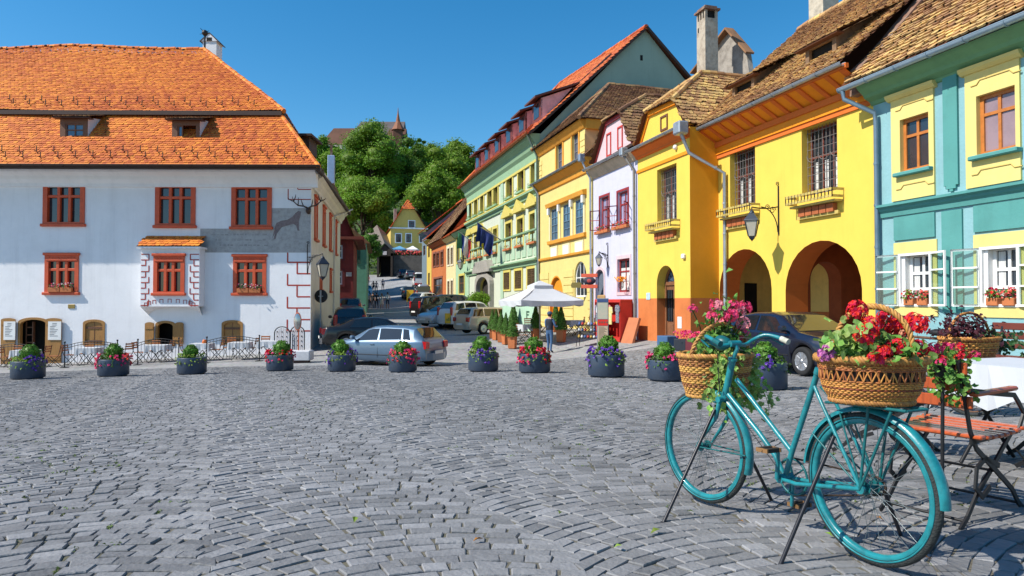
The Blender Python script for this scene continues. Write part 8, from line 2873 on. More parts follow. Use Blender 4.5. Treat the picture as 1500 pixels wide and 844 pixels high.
def bicycle():
 t = thing('bicycle', 'turquoise step-through bicycle on a black stand with wicker baskets, nearest to the camera', 'bicycle')
 t.matrix_world = BM
 t.location = BM.translation; t.rotation_euler = BM.to_euler()
 RW = .338
 rh = Vector((0, 0, RW)); fh = Vector((WB, 0, RW))
 steer = R(6)

 def wheel(c, nm, ang=0.0):
  w = MB()
  w.tube([(math.cos(a) * (RW - .019), 0, math.sin(a) * (RW - .019)) for a in np.linspace(0, 2 * PI, 65)[:-1]], .019, 10, closed=True)
  o = w.build(nm, TYRE_D, t)
  r = MB()
  rr = RW - .046
  prof = [(-.017, .014), (-.019, .002), (-.012, -.006), (0, -.009), (.012, -.006), (.019, .002), (.017, .014)]
  V = []; n = 64
  for i in range(n):
   a = 2 * PI * i / n
   for y, q in prof: V.append((math.cos(a) * (rr + q), y, math.sin(a) * (rr + q)))
  k = len(prof)
  r.add(V, [(i * k + j, i * k + j + 1, ((i + 1) % n) * k + j + 1, ((i + 1) % n) * k + j) for i in range(n) for j in range(k - 1)], smooth=True)
  for sg in (-1, 1):
   r.tube([(math.cos(a) * (rr + .02), sg * .019, math.sin(a) * (rr + .021)) for a in np.linspace(0, 2 * PI, 65)[:-1]], .0045, 6, closed=True)
  r.build('rim', BIKE, o)
  s = MB()
  for i in range(36):
   a = 2 * PI * i / 36; sg = 1 if i % 2 else -1
   b = a + (1.15 if (i // 2) % 2 else -1.15)
   s.tube([(math.cos(b) * .024, sg * .030, math.sin(b) * .024), (math.cos(a) * (rr - .012), sg * .003, math.sin(a) * (rr - .012))], .0014, 4)
  s.build('spokes', SPOKE, o)
  h = MB()
  h.tube([(0, -.045, 0), (0, .045, 0)], .016, 12); h.tube([(0, -.06, 0), (0, .06, 0)], .007, 8)
  for sg in (-1, 1): h.tube([(0, sg * .027, 0), (0, sg * .032, 0)], .030, 14)
  h.build('hub', BIKE_D, o)
  o.location = c; o.rotation_euler = (0, 0, ang)
  return o
 wheel(rh, 'rear_wheel'); wheel(fh, 'front_wheel', steer)
 # key points taken from the photograph, on the plane of the frame
 bb = bp(1150, 700); st = bp(1197, 548); hu = bp(1073, 528); hl = bp(1062, 580); jn = bp(1160, 662)
 tt = bp(1079, 556); lt = bp(1067, 578)
 f = MB()
 f.tube([bb, jn, st], .0145, 12); f.tube([tt, jn], .0135, 12); f.tube([lt, bp(1112, 634), bp(1136, 668), bb], .0140, 12)
 f.tube([hu, hl], .020, 12); f.tube([hu - Vector((0, 0, .0)), hu + (hu - hl).normalized() * .012], .026, 12); f.tube([hl, hl - (hu - hl).normalized() * .012], .026, 12)
 f.tube([bb - Vector((0, .042, 0)), bb + Vector((0, .042, 0))], .024, 14)
 for sg in (-1, 1):
  y = sg * .058
  f.tube([bb + Vector((0, sg * .03, 0)), bb + Vector((-.12, sg * .05, .0)), rh + Vector((0, y, 0))], .0105, 10)
  f.tube([st - Vector((0, 0, .06)) + Vector((0, sg * .02, 0)), st + Vector((-.06, sg * .045, -.13)), rh + Vector((0, y, 0))], .0085, 10)
  f.tube([rh + Vector((0, y - .006, 0)), rh + Vector((0, y + .006, 0))], .022, 12)
 f.tube([st, st + (st - jn).normalized() * .03], .019, 12)
 f.build('frame', BIKE, t)
 # fork, stem and handlebar
 k = MB()
 cr = hl - (hu - hl).normalized() * .02
 sd = Vector((-math.sin(steer), math.cos(steer), 0))
 for sg in (-1, 1):
  k.tube([cr + sd * sg * .036 + Vector((0, 0, .0)), cr + sd * sg * .050 + Vector((.02, 0, -.10)), (cr + fh) * .5 + sd * sg * .056 + Vector((.0, 0, -.04)), fh + sd * sg * .058 + Vector((-.035, 0, .045)), fh + sd * sg * .058], [.013, .013, .011, .009, .008], 10)
 k.tube([cr + sd * .055, cr - sd * .055], .018, 10)
 k.build('fork', BIKE, t)
 hb = bp(1080, 505)
 k = MB().tube([hu, hb + Vector((-.0, 0, -.02)), hb + Vector((.02, 0, .005))], .0125, 10)
 k.tube([hb + Vector((.02, -.035, .005)), hb + Vector((.02, .035, .005))], .019, 10)
 k.build('stem', BIKE, t)
 k = MB()
 hc = hb + Vector((.02, 0, .005))
 for sg in (-1, 1):
  P = [hc, hc + Vector((.02, sg * .09, -.01)), hc + Vector((.03, sg * .16, .015)), hc + Vector((-.01, sg * .21, .045)), hc + Vector((-.08, sg * .235, .035)), hc + Vector((-.15, sg * .24, .012))]
  pts = [Vector(P[0])]
  for i in range(len(P) - 1):
   p0, p1, p2, p3 = P[max(i - 1, 0)], P[i], P[i + 1], P[min(i + 2, len(P) - 1)]
   for q in (.33, .66, 1.0):
    pts.append(.5 * (2 * p1 + (p2 - p0) * q + (2 * p0 - 5 * p1 + 4 * p2 - p3) * q * q + (3 * p1 - p0 - 3 * p2 + p3) * q ** 3))
  k.tube(pts, .0115, 10)
  g = MB().tube([pts[-3] + (pts[-1] - pts[-3]) * .1, pts[-1] + (pts[-1] - pts[-3]) * .25], [.016, .017], 12)
  g.build('grip', mat('cream grip', (.55, .55, .45), rough=.7, var=.3, scale=30) if sg < 0 else BIKE_D, t)
  b = MB().tube([hc + Vector((.02, sg * .18, .02)), hc + Vector((-.02, sg * .25, .025)), hc + Vector((-.10, sg * .265, -.01))], .006, 6)
  b.build('brake_lever', BIKE_D, t)
 k.build('handlebar', BIKE, t)
 m = MB()
 for sg in (-1, 1):
  m.tube([hc + Vector((-.02, sg * .2, .02)), hc + Vector((.09, sg * .12, .03)), hc + Vector((.10, sg * .04, -.06)), hl + Vector((.02, sg * .02, .0)), cr + Vector((.02, sg * .03, -.03))], .003, 5)
 m.tube([bb + Vector((0, .02, .02)), lt + Vector((0, .018, -.01))], .0025, 5)
 m.build('brake_cable', BLACKP, t)
 l = bp(1069, 503, .02)
 m = MB().lathe([(.001, -.045), (.028, -.035), (.042, .0), (.046, .03), (.040, .036), (.001, .040)], 18).xf(Matrix.Translation(l + Vector((.05, 0, 0))) @ Matrix.Rotation(PI / 2, 4, 'Y'))
 m.build('headlamp', BIKE_D, t)
 # mudguards
 def guard(c, r, a0, a1, ang, nm, strut=True):
  V, n = [], 40
  for i in range(n + 1):
   a = R(a0 + (a1 - a0) * i / n)
   for y, q in ((-.027, -.014), (-.024, .0), (-.012, .008), (0, .010), (.012, .008), (.024, .0), (.027, -.014)):
    V.append((math.cos(a) * (r + q), y, math.sin(a) * (r + q)))
  k_ = 7
  m_ = MB().add(V, [(i * k_ + j, i * k_ + j + 1, (i + 1) * k_ + j + 1, (i + 1) * k_ + j) for i in range(n) for j in range(k_ - 1)], smooth=True)
  o = m_.build(nm, BIKE, t)
  o.location = c; o.rotation_euler = (0, 0, ang)
  if strut:
   s_ = MB()
   for a in (a0 + 28, a0 + 62) if nm == 'rear_mudguard' else (a1 - 18,):
    q = R(a)
    for sg in (-1, 1): s_.tube([(0, sg * .055, 0), (math.cos(q) * (r - .01), sg * .034, math.sin(q) * (r - .01))], .0045, 6)
   s_.build('stay', BIKE_D, o)
 # the rear guard runs from the chainstay over the wheel to behind it (backwards is -x)
 guard(rh, RW + .017, 8, 182, 0, 'rear_mudguard')
 guard(fh, RW + .016, 72, 198, steer, 'front_mudguard')
 # crank, chainring, pedals, chain
 m = MB()
 y = -.055
 m.tube([(bb.x + math.cos(a) * .092, y, bb.z + math.sin(a) * .092) for a in np.linspace(0, 2 * PI, 41)[:-1]], .006, 6, closed=True)
 for i in range(5):
  a = 2 * PI * i / 5; m.bar([(bb.x, y, bb.z), (bb.x + math.cos(a) * .09, y, bb.z + math.sin(a) * .09)], .014, .005)
 for i in range(44):
  a = 2 * PI * i / 44; m.box((bb.x + math.cos(a) * .097 - .003, y - .002, bb.z + math.sin(a) * .097 - .003), (bb.x + math.cos(a) * .097 + .003, y + .002, bb.z + math.sin(a) * .097 + .003))
 m.build('chainring', BIKE_D, t)
 m = MB()
 for sg in (-1, 1): m.tube([(bb.x, y, bb.z + sg * .097), (rh.x, y, rh.z + sg * .040)], .005, 6)
 m.tube([(rh.x + math.cos(a) * .038, y, rh.z + math.sin(a) * .038) for a in np.linspace(PI / 2, 1.5 * PI, 12)], .006, 6)
 m.build('chain', mat('rusty chain', (.06, .04, .03), metal=.5, rough=.6), t)
 for sg, tip in ((1, bp(1137, 655, .09)), (-1, None)):
  if tip is None: tip = Vector((2 * bb.x - bp(1137, 655, .09).x, -.09, 2 * bb.z - bp(1137, 655, .09).z))
  dv = (Vector((tip.x, 0, tip.z)) - Vector((bb.x, 0, bb.z)))
  dv = dv.normalized() * .165
  e = Vector((bb.x, sg * .075, bb.z)) + dv
  MB().tube([(bb.x, sg * .055, bb.z), e], [.012, .009], 8).build('crank', BIKE, t)
  p = MB()
  for q in (-.030, .018):
   p.box((e.x + q, e.y + sg * .015, e.z - .012), (e.x + q + .022, e.y + sg * .105, e.z + .012), bevel=.004)
  for w in (.012, .098): p.box((e.x - .034, e.y + sg * w, e.z - .010), (e.x + .044, e.y + sg * (w + .008), e.z + .010), 1)
  p.tube([e, e + Vector((.005, sg * .11, 0))], .007, 8, 1)
  p.build('pedal', [PEDALB, mat('rusty pedal plate', (.28, .15, .06), var=.3, metal=.3)], t)
 # rear carrier
 m = MB()
 zc = RW * 2 + .036
 for sg in (-1, 1):
  m.tube([rh + Vector((0, sg * .062, 0)), Vector((-.06, sg * .065, zc))], .0065, 8); m.tube([rh + Vector((0, sg * .062, 0)), Vector((-.17, sg * .065, zc - .01))], .0065, 8)
  m.tube([Vector((.19, sg * .04, zc - .01)), Vector((.10, sg * .065, zc)), Vector((-.24, sg * .065, zc))], .007, 8)
 for x in (.08, -.03, -.14, -.24): m.tube([(x, -.065, zc), (x, .065, zc)], .006, 8)
 m.build('carrier', BIKE_D, t)
 # black stand: four splayed tubes, two beside each wheel
 def leg(top, px, py, ylo):
  r, s_ = ray(px, py)
  w = on_ground(px, py, 2.4, 9)
  q = BMi @ w
  m_ = MB().tube([top, q + Vector((0, 0, .006))], .0095, 10)
  m_.box((q.x - .022, q.y - .022, q.z), (q.x + .022, q.y + .022, q.z + .008))
  m_.build('stand_leg', STANDM, t)
 leg(bp(1047, 600, .06), 972, 767, 0); leg(bp(1092, 655, -.06), 1131, 736, 0)
 leg(bp(1221, 640, .07), 1143, 830, 0); leg(rh + Vector((-.0, -.07, .03)), 1320, 787, 0)
 MB().tube([bp(1221, 640, .07), bp(1221, 640, -.07)], .008, 8).build('stand_crossbar', STANDM, t)
 return t

bicycle()

# ------------------------------------------------------------------ wicker
def weave(mb, c, prof, n_st, a, b, mi=0, th=.006, rng=RNG, skip=None):
 """woven wall: prof [(scale, z)] from bottom to rim, oval a x b, strands go in and out of the stakes"""
 zs = [p[1] for p in prof]; sc = [p[0] for p in prof]
 H = zs[-1] - zs[0]
 rows = int(H / (th * 1.75))
 N = n_st * 4
 for i in range(rows):
  z = zs[0] + H * (i + .5) / rows
  if skip and skip[0] < (z - zs[0]) / H < skip[1]: continue
  f = np.interp(z, zs, sc)
  pts = []
  for k in range(N):
   an = 2 * PI * k / N
   w = th * .75 * math.sin(an * n_st / 1.0 + (PI if i % 2 else 0))
   pts.append((c[0] + (a * f + w) * math.cos(an), c[1] + (b * f + w) * math.sin(an), c[2] + z + rng.normal(0, th * .06)))
  mb.tube(pts, th * rng.uniform(.85, 1.05), 5, mi, closed=True, tint=float(rng.random()))
 for k in range(n_st):
  an = 2 * PI * (k + .25) / n_st
  mb.tube([(c[0] + a * s * math.cos(an), c[1] + b * s * math.sin(an), c[2] + z) for s, z in prof], th * .75, 5, mi, tint=float(rng.random()))

def braid(mb, path, r, turns, strands=3, mi=0, closed=False, rng=RNG):
 P = [Vector(p) for p in path]; n = len(P)
 for s in range(strands):
  pts = []
  for i, p in enumerate(P):
   d = (P[(i + 1) % n] - P[i - 1]) if closed else (P[min(i + 1, n - 1)] - P[max(i - 1, 0)])
   d.normalize()
   u = d.cross(Vector((0, 0, 1)) if abs(d.z) < .8 else Vector((0, 1, 0))).normalized(); w = d.cross(u)
   an = 2 * PI * (turns * i / n + s / strands)
   pts.append(p + (u * math.cos(an) + w * math.sin(an)) * r)
  mb.tube(pts, r * .80, 6, mi, closed=closed, tint=float(rng.uniform(.3, .9)))

def leafy(m, P, N, size, mi, rng, n=1, **k):
 leaf_cards(m, P, N, size, mi, rng=rng, **k)

def geranium(parent, c, r, m_pet, rng, stem_to=None, n=46):
 """ball of small five-petalled florets on a stalk"""
 m = MB()
 P, d = ball_pts(n, c, r, rng, shell=.25, squash=(1, 1, .8), zmin=-.55)
 for i in range(len(P)):
  u = Vector(d[i]).orthogonal().normalized(); w = Vector(d[i]).cross(u)
  a0 = rng.uniform(0, 6)
  for k in range(5):
   a = a0 + 2 * PI * k / 5
   e = u * math.cos(a) + w * math.sin(a); f = u * math.cos(a + 1.57) + w * math.sin(a + 1.57)
   p = Vector(P[i]); s = r * .36 * rng.uniform(.85, 1.15)
   dd = Vector(d[i]) * s * .25
   m.add([p, p + e * s * .6 + f * s * .38 + dd, p + e * s + dd * .6, p + e * s * .6 - f * s * .38 + dd], [(0, 1, 2, 3)], 0, float(rng.random()))
 m.build('geranium_head', m_pet, parent, fix=False)
 if stem_to is not None:
  s = MB().tube([stem_to, (Vector(stem_to) + Vector(c)) * .5 + Vector((rng.normal(0, .01), rng.normal(0, .01), .02)), c], .0035, 5)
  for k in range(10):
   q = Vector(c) - Vector((0, 0, r * .2)); s.tube([q, q + Vector(rng.normal(0, r * .5, 3))], .0012, 3)
  s.build('flower_stalk', LEAF_DARK, parent)

IVY = mat('variegated leaf', (.20, .36, .06), rough=.5, tint=.35, var=.28, scale=34, col2=(.46, .52, .20), trans=.25)
GERL = mat('geranium leaf', (.10, .24, .03), rough=.55, tint=.4, var=.25, scale=26, col2=(.24, .34, .10), trans=.3)

def round_leaves(mb, P, N, size, mi, rng, hang=0.0):
 """scalloped round leaves, slightly cupped"""
 P = np.asarray(P); N = np.asarray(N, float)
 N = N / np.linalg.norm(N, axis=1, keepdims=True)
 k = len(P); n = 9
 a = rng.normal(size=(k, 3)); a -= N * (a * N).sum(1, keepdims=True); a /= np.linalg.norm(a, axis=1, keepdims=True)
 b = np.cross(N, a)
 s = size * rng.uniform(.65, 1.25, (k, 1)) * .5
 V = [P - N * s * .22]
 for j in range(n):
  an = 2 * PI * j / n
  rr = .35 if j == 0 else (1.0 if j % 2 else .90)
  V.append(P + (a * math.cos(an) + b * math.sin(an)) * s * rr + N * s * .10 * math.sin(an * 3))
 V = np.stack(V, 1).reshape(-1, 3)
 o = np.arange(k)[:, None] * (n + 1)
 F = np.concatenate([o + [[0, 1 + j, 1 + (j + 1) % n]] for j in range(n)], 1).reshape(-1, 3)
 mb.arr(V, F, mi, np.repeat(rng.uniform(0, 1, k), n))

def trail(m, rng, start, L, n, size, mi, out=(0, 0, 0), wob=.03, stem_mi=0):
 p = Vector(start); pts = [p.copy()]
 d = Vector(out) + Vector((0, 0, -.2))
 for i in range(n):
  d = (d * .75 + Vector((rng.normal(0, .35), rng.normal(0, .35), -.55)) * .5)
  p = p + d.normalized() * L / n
  pts.append(p.copy())
 m.tube(pts, .0022, 4, stem_mi)
 Q = np.array([tuple(q) for q in pts for _ in range(3)]) + rng.normal(0, wob, (len(pts) * 3, 3))
 round_leaves(m, Q, rng.normal(0, .5, Q.shape) + [-.5, -.9, .5], size, mi, rng)

# front basket, hung before the handlebar
def front_basket():
 rng = np.random.default_rng(61)
 cw = at(1048, 543, 4.18)
 t = thing('wicker_basket', 'golden wicker basket of pink fuchsias and trailing ivy hung on the bicycle handlebar', 'basket', cw, BANG - PI / 2)
 t.scale = (1.04, 1.04, 1.16)
 a, b = .222, .165
 m = MB()
 prof = [(.80, -.125), (.92, -.06), (1.0, .03), (1.04, .075)]
 weave(m, (0, 0, 0), prof, 30, a, b, 0, .0062, rng)
 el = lambda f, z, q=0: [(a * f * math.cos(x), b * f * math.sin(x), z) for x in np.linspace(0, 2 * PI, 97)[:-1]]
 braid(m, el(1.05, .085), .010, 26, 3, 0, True, rng); braid(m, el(.80, -.125), .008, 22, 3, 0, True, rng)
 m.lathe([(.001, -.122), (.8, -.122)], 28, sx=a, sy=b)
 m.build('basket_body', [WICK], t)
 h = MB()
 arc = [(a * .98 * math.cos(x), -.05 + .02 * math.sin(x * 2), .085 + .165 * math.sin(x)) for x in np.linspace(0, PI, 40)]
 braid(h, arc, .0075, 9, 3, 0, False, rng)
 h.build('basket_handle', WICK, t)
 m = MB().lathe([(.95, .04), (.001, .05)], 20, sx=a, sy=b); m.build('soil', SOIL, t)
 # leaves
 k = 330
 q = rng.normal(size=(k, 3)) * [.085, .07, .045] + [.05, 0, .13]
 m = MB(); round_leaves(m, q, rng.normal(0, .6, q.shape) + [0, -.3, .9], .042, 0, rng)
 q2 = rng.normal(size=(150, 3)) * [.055, .05, .075] + [.055, .0, .24]
 leaf_cards(m, q2, rng.normal(0, .7, q2.shape) + [0, -.5, .7], .045, 0, rng=rng)
 m.build('foliage', GERL, t, fix=False)
 m = MB()
 for i in range(11):
  trail(m, rng, (rng.uniform(-.15, .0), -b * .9 + rng.normal(0, .015), .07), rng.uniform(.18, .34), 10, .036, 0, (rng.normal(0, .15), -.25, .1))
 for i in range(9):
  trail(m, rng, (a * rng.uniform(.75, 1.02), rng.uniform(-.09, .05), .06), rng.uniform(.16, .36), 10, .032, 0, (.35, rng.normal(-.1, .2), .1))
 m.build('trailing_ivy', IVY, t, fix=False)
 for i in range(20):
  c = Vector((.045 + rng.normal(0, .075), -.03 + rng.normal(0, .05), .285 + rng.uniform(-.03, .075)))
  if i > 16: c = Vector((.19 + rng.normal(0, .02), -.02, .20 + rng.normal(0, .03)))
  geranium(t, tuple(c), rng.uniform(.030, .044), mat('fuchsia petal', (.86, .07, .22), tint=.35, trans=.35) if i % 3 else mat('rose petal', (.85, .32, .38), tint=.35, trans=.3), rng, (c.x * .5, c.y * .4, .10), n=24)
 return t

front_basket()

RW_ = .686

def rear_basket():
 rng = np.random.default_rng(62)
 SB = .80
 zc = BM @ Vector((.03, 0, RW_ + .047))
 cw = at(1276, 576, 3.02)
 cw.z = zc.z + .113 * SB * 1.22
 t = thing('wicker_basket', 'large oval wicker basket of red geraniums on the bicycle carrier', 'basket', cw, R(-14))
 t.scale = (SB, SB, SB * 1.22)
 a, b = .262, .19
 m = MB()
 prof = [(.80, -.105), (.93, -.06), (1.0, .0), (1.04, .075)]
 weave(m, (0, 0, 0), prof, 46, a, b, 0, .0048, rng, skip=(.50, .78))
 # open band with looped rods
 for k in range(40):
  x0 = 2 * PI * k / 40; pts = []
  for s in np.linspace(0, 1, 9):
   an = x0 + 2 * PI / 40 * 2 * s; z = -.012 + .055 * math.sin(PI * s)
   pts.append((a * 1.012 * math.cos(an), b * 1.012 * math.sin(an), z))
  m.tube(pts, .0042, 5, 0, tint=float(rng.random()))
 el = lambda f, z: [(a * f * math.cos(x), b * f * math.sin(x), z) for x in np.linspace(0, 2 * PI, 121)[:-1]]
 braid(m, el(1.07, .082), .0125, 30, 3, 1, True, rng); braid(m, el(.80, -.108), .009, 28, 3, 1, True, rng)
 m.lathe([(.001, -.1), (.8, -.1)], 28, sx=a, sy=b)
 m.build('basket_body', [WICK_B, WICK], t)
 li = MB(); li.lathe([(.78, -.095), (.95, .06)], 28, sx=a, sy=b); li.lathe([(.95, .05), (.001, .055)], 28, sx=a, sy=b)
 li.build('plastic_lining', mat('dark lining', (.05, .04, .035), rough=.5), t)
 h = MB()
 arc = [(-.13 + 0 * x, 0, 0) for x in (0,)]
 pts = []
 for x in np.linspace(0, PI, 54):
  pts.append((.175 * math.cos(x) + .012, -.10 * math.cos(x), .085 + .235 * math.sin(x) ** .8))
 braid(h, pts, .0095, 11, 3, 0, False, rng)
 h.build('basket_handle', WICK, t)
 k = 620
 q = rng.normal(size=(k, 3)) * [.125, .085, .035] + [-.02, -.02, .115]
 q = q[(np.abs(q[:, 0]) < .27) & (q[:, 2] > .06)]
 m = MB(); round_leaves(m, q, rng.normal(0, .55, q.shape) + [0, -.45, .9], .055, 0, rng)
 m.build('foliage', GERL, t, fix=False)
 q = rng.normal(size=(170, 3)) * [.06, .05, .045] + [-.09, -.09, .14]
 m = MB(); round_leaves(m, q, rng.normal(0, .5, q.shape) + [0, -.6, .8], .056, 0, rng); m.build('variegated_leaves', IVY, t, fix=False)
 inv = Matrix.Rotation(R(14), 3, 'Z')
 def head(px, py, dY, r, m_=PETAL_RED, n=46):
  w = at(px, py, cw.y + dY); c = inv @ (w - cw) / SB; c.z /= 1.22
  geranium(t, tuple(c), r / SB * 1.05, m_, rng, (c.x * .6, c.y * .6, .10), n=n)
 for px, py, dY, r in ((1255, 456, -.02, .044), (1272, 478, -.05, .040), (1268, 491, -.10, .048), (1300, 468, .04, .044), (1313, 481, .06, .045), (1303, 484, .08, .038), (1342, 476, .02, .050), (1322, 476, .10, .042),
       (1312, 509, -.12, .036), (1292, 519, -.15, .036), (1281, 524, -.15, .028), (1347, 512, .0, .040), (1335, 508, .04, .034)):
  head(px, py, dY, r)
 for px, py, dY, r in ((1358, 517, .02, .036), (1290, 531, -.16, .022), (1370, 512, .06, .03)):
  head(px, py, dY, r, mat('hot pink petal', (.75, .03, .13), tint=.3, trans=.3), 30)
 for px, py in ((1205, 518), (1212, 512), (1219, 520), (1209, 524)):
  head(px, py, -.05, .022, PETAL_LILAC, 40)
 return t

rear_basket()

# ------------------------------------------------------------------ armchairs, table and bench of the near café
WOODSEAT = mat('red brown varnished slat', (.45, .085, .022), rough=.38, var=.25, scale=5, stretch=(1, 8, 1), coat=.3)

def armchair(name, label, loc, rz, group):
 """folding garden armchair of bent flat iron with wooden slats; faces +x"""
 t = thing(name, label, 'armchair', loc, rz, group)
 D, Wd, z = .58, .50, .47
 m = MB()
 for i in range(8):
  x = -.26 + i * .072
  m.box((x, -Wd / 2 - .02, z - .012 - .012 * math.sin(i / 7 * PI)), (x + .056, Wd / 2 + .02, z + .010 - .012 * math.sin(i / 7 * PI)), bevel=.007)
 m.build('seat', WOODSEAT, t)
 m = MB()
 for i, zz in enumerate((.62, .71, .80)):
  m.box((-.315 - i * .028, -Wd / 2, zz), (-.295 - i * .028, Wd / 2, zz + .065), bevel=.006)
 m.build('backrest', WOODSEAT, t)
 for sg in (1, -1):
  y = sg * (Wd / 2 - .03)
  f = lambda P: MB().bar(P, .028, .011, up=(0, 1, 0))
  f([(-.40, y, .90), (-.33, y, .70), (-.27, y, .50), (-.20, y, .40), (.02, y, .26), (.22, y, .13), (.30, y, .04), (.36, y, .0)]).build('leg', IRON, t)
  f([(.27, y * .93, z - .03), (.16, y * .93, .37), (.0, y * .93, .26), (-.16, y * .93, .16), (-.28, y * .93, .05), (-.36, y * .93, .0)]).build('leg', IRON, t)
  f([(-.27, y, z - .025), (.30, y, z - .025)]).build('side_rail', IRON, t)
  f([(.24, y * 1.12, z - .02), (.30, y * 1.15, .55), (.24, y * 1.15, .61), (.18, y * 1.15, .66), (-.0, y * 1.12, .68), (-.34, y * 1.06, .72)]).build('arm_iron', IRON, t)
  MB().box((-.30, y * 1.12 - .022, .685), (.20, y * 1.12 + .022, .710), bevel=.008).build('armrest', WOODSEAT, t)
  f([(.06, y, .28), (-.10, y, .34), (-.20, y, .30), (-.22, y, .20), (-.14, y, .14), (-.05, y, .18)]).build('scroll', IRON, t)
 m = MB().tube([(.0, -Wd / 2 + .03, .26), (.0, Wd / 2 - .03, .26)], .008, 6); m.tube([(-.30, -Wd / 2 + .05, .035), (-.30, Wd / 2 - .05, .035)], .008, 6); m.tube([(.30, -Wd / 2 + .04, .04), (.30, Wd / 2 - .04, .04)], .008, 6)
 m.build('stretcher', IRON, t)
 return t

def gl(x, y): return Vector((x, y, gz(x, y) + .016))

G4 = 'slatted armchairs near the bicycle'
armchair('garden_armchair', 'red brown slatted armchair with curved black iron legs right behind the bicycle', gl(2.50, 3.86), R(33), G4)
armchair('garden_armchair', 'second slatted armchair cut off by the right edge, beyond the white cloth', gl(3.95, 4.75), R(150), G4)
armchair('garden_armchair', 'slatted armchair further back, seen between the baskets and the white cloth', gl(3.05, 5.5), R(-40), G4)
t = make_table('garden_table', 'round edged garden table under a white cloth at the right edge', None, w=.78, drop=.26)
t.location = gl(3.62, 4.72); t.rotation_euler = (0, 0, R(20)); t['category'] = 'table'

# bench against the turquoise wall
t = thing('park_bench', 'dark red slatted bench at the right edge before the turquoise house', 'bench', gl(6.9, 8.9), R(-73))
BENCHW = mat('dark red bench slat', (.15, .035, .022), rough=.45, var=.2)
MBb = MB()
for i in range(4): MBb.box((-.8, -.22 + i * .11, .43), (.8, -.13 + i * .11, .46), bevel=.008)
MBb.build('seat', BENCHW, t)
MBb = MB()
for i in range(3): MBb.box((-.8, .24 + i * .03, .55 + i * .13), (.8, .27 + i * .03, .65 + i * .13), bevel=.008)
MBb.build('backrest', BENCHW, t)
for s in (-.65, .65):
 m = MB().bar([(s, -.22, 0), (s, -.20, .43), (s, .22, .43), (s, .34, .92)], .05, .03, up=(1, 0, 0)); m.bar([(s, .20, .43), (s, .30, 0)], .05, .03, up=(1, 0, 0)); m.build('leg', IRON, t)

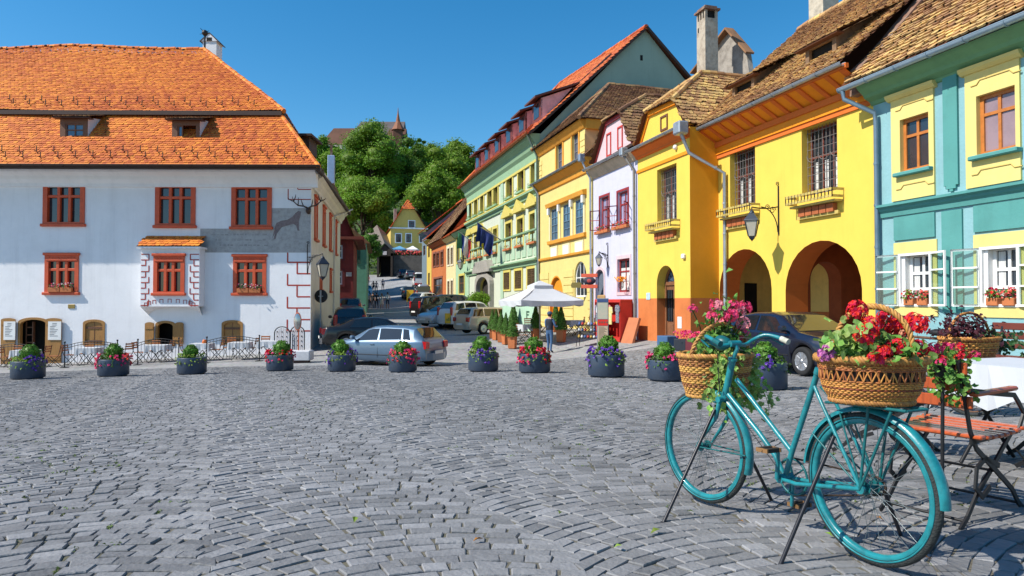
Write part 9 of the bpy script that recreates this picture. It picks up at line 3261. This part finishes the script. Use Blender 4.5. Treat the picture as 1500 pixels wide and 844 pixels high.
# dark bicycle with its own basket, behind the chairs
def back_bicycle():
 O = gl(4.85, 7.15)
 t = thing('bicycle', 'old brown bicycle with rusty wheels parked behind the chairs', 'bicycle', O, R(118))
 RB = mat('rusty brown paint', (.13, .06, .03), rough=.6, var=.33, scale=12)
 for x in (0, 1.05):
  w = MB().tube([(x + math.cos(a) * .325, 0, .34 + math.sin(a) * .325) for a in np.linspace(0, 2 * PI, 49)[:-1]], .018, 8, closed=True)
  o = w.build('wheel', TYRE_D, t)
  s = MB().tube([(x + math.cos(a) * .295, 0, .34 + math.sin(a) * .295) for a in np.linspace(0, 2 * PI, 49)[:-1]], .010, 6, closed=True)
  for i in range(24):
   a = 2 * PI * i / 24; s.tube([(x, .02 * (-1) ** i, .34), (x + math.cos(a) * .29, 0, .34 + math.sin(a) * .29)], .0018, 4)
  s.build('rim', RB, o)
 m = MB()
 A = dict(bb=(.45, 0, .30), st=(.30, 0, .80), hu=(.88, 0, .82), hl=(.92, 0, .68), r=(0, 0, .34), f=(1.05, 0, .34))
 for p, q in (('bb', 'st'), ('bb', 'hl'), ('st', 'hu'), ('hu', 'hl'), ('hl', 'f'), ('bb', 'r'), ('st', 'r')): m.tube([A[p], A[q]], .015, 8)
 m.build('frame', RB, t)
 MB().tube([(.88, 0, .82), (.86, 0, .95), (.84, .25, .98), (.70, .28, .97)], .012, 8).build('handlebar', RB, t)
 MB().sphere((.28, 0, .87), .12, 10, 6, sc=(1.2, .8, .35)).build('saddle', BLACKP, t)
 for x in (0, 1.05):
  V = []
  for i in range(21):
   a = R(10 + 165 * i / 20) if x == 0 else R(20 + 150 * i / 20)
   for y in (-.03, 0, .03): V.append((x + math.cos(a) * (.37 + (.01 if y == 0 else 0)), y, .34 + math.sin(a) * (.37 + (.01 if y == 0 else 0))))
  MB().add(V, [(i * 3 + j, i * 3 + j + 1, (i + 1) * 3 + j + 1, (i + 1) * 3 + j) for i in range(20) for j in range(2)], smooth=True).build('mudguard', RB, t)
 # basket on it
 rng = np.random.default_rng(64)
 c = at(1420, 508, 7.0)
 b = thing('wicker_basket', 'brown wicker basket of dark red leaves behind the chairs, before the turquoise wall', 'basket', c, R(20))
 a_, b_ = .30, .22
 m = MB(); weave(m, (0, 0, 0), [(.72, -.15), (.9, -.05), (1.02, .08)], 26, a_, b_, 0, .012, rng)
 braid(m, [(a_ * 1.05 * math.cos(x), b_ * 1.05 * math.sin(x), .09) for x in np.linspace(0, 2 * PI, 61)[:-1]], .014, 18, 3, 0, True, rng)
 m.lathe([(.001, -.14), (.72, -.14)], 20, sx=a_, sy=b_); m.lathe([(.95, .03), (.001, .04)], 20, sx=a_, sy=b_)
 m.build('basket_body', WICK_B, b)
 h = MB(); braid(h, [(.30 * math.cos(x), 0, .08 + .27 * math.sin(x)) for x in np.linspace(0, PI, 30)], .010, 8, 3, 0, False, rng); h.build('basket_handle', WICK_B, b)
 DRED = mat('dark red leaf', (.075, .018, .028), rough=.5, tint=.5, var=.1, trans=.2)
 m = MB(); q = rng.normal(size=(480, 3)) * [.13, .10, .075] + [-.10, 0, .18]; leaf_cards(m, q, rng.normal(0, .8, q.shape) + [0, -.4, .7], .06, rng=rng); m.build('dark_leaves', DRED, b, fix=False)
 m = MB()
 for i in range(8): trail(m, rng, (.24 + rng.normal(0, .05), rng.normal(0, .1), .12), rng.uniform(.15, .3), 7, .05, 0, (.5, 0, .3))
 m.build('trailing_leaves', LEAF_DARK, b, fix=False)
 m = MB().tube([(0, 0, -.15), (-.02, 0, c.z * 0 - .55)], .02, 8); m.build('support_post', mat('worn post', (.25, .13, .06), var=.3), b)

back_bicycle()

# terracotta coloured board and a dark blue tub behind the baskets
p = gl(5.2, 9.6); zt = at(1345, 480, 9.6).z - p.z
t = thing('tilted_board', 'terracotta coloured board tilted on a low stand before the turquoise wall', 'board', p, R(-30))
m = MB(); m.add([(-.35, 0, zt - .32), (.45, 0, zt - .25), (.45, .35, zt + .02), (-.15, .35, zt - .02)], [(0, 1, 2, 3)]); m.add([(-.35, .02, zt - .36), (.45, .02, zt - .29), (.45, .37, zt - .02), (-.15, .37, zt - .06)], [(0, 1, 2, 3)]); m.box((-.3, .0, zt - .36), (.44, .02, zt - .26))
m.build('board', mat('terracotta board', (.52, .20, .10), rough=.5, var=.15), t)
for x in (-.2, .35): MB().tube([(x, .1, 0), (x, .15, zt - .2)], .02, 6).build('leg', IRON, t)
# post of trailing pelargoniums between basket and chair
rng = np.random.default_rng(71)
c = at(1384, 530, 3.55)
t = thing('flower_pot', 'small pot of trailing pink pelargoniums on an iron rod beside the armchair', 'flower pot', (c.x, c.y, gz(c.x, c.y) + .016), R(10))
hz = c.z - t.location.z
m = MB().tube([(-.03, 0, 0), (-.01, 0, hz + .10)], .009, 8); m.build('post', IRON, t)
m = MB().lathe([(.045, hz - .10), (.065, hz + .0), (.068, hz + .01), (.001, hz + .0)], 16); m.build('pot', IRON, t)
m = MB(); q = rng.normal(size=(90, 3)) * [.06, .05, .05] + [0, 0, hz + .0]; round_leaves(m, q, rng.normal(0, .6, q.shape) + [0, -.7, .6], .045, 0, rng)
for i in range(9): trail(m, rng, (rng.normal(0, .04), rng.normal(0, .04), hz), rng.uniform(.08, .19), 7, .036, 0, (rng.normal(0, .2), -.2, .0))
m.build('foliage', GERL, t, fix=False)
for i in range(8):
 cc = (rng.normal(0, .05), -.05 + rng.normal(0, .03), hz + .05 + rng.normal(0, .035))
 geranium(t, cc, rng.uniform(.022, .032), PETAL_PINK if i % 2 else PETAL_RED, rng, n=26)

# a few fallen leaves on the cobbles
rng = np.random.default_rng(72)
for i, (px, py, col) in enumerate(((1345, 822, 0), (1338, 826, 0), (1355, 826, 0), (1012, 758, 1), (960, 790, 1), (1215, 795, 1), (1085, 775, 0), (820, 760, 1), (700, 800, 0), (1290, 770, 0), (520, 770, 1), (905, 812, 1))):
 g = on_ground(px, py); g.z += .026
 m = MB(); q = np.array([[0, 0, .006]]); leaf_cards(m, q, np.array([[rng.normal(0, .3), rng.normal(0, .3), 1]]), .05, rng=rng, aspect=.6)
 o = m.build('fallen_leaf', mat('dry leaf', (.36, .15, .025), var=.2) if col == 0 else LEAF_LIME, fix=False); o.location = g; o.rotation_euler = (0, 0, rng.uniform(0, 6))
 tag(o, 'curled orange brown dry leaf lying on the cobbles' if col == 0 else 'small yellow green leaf lying on the cobbles', 'leaf', 'dry brown leaves on the cobbles' if col == 0 else 'green leaves on the cobbles')
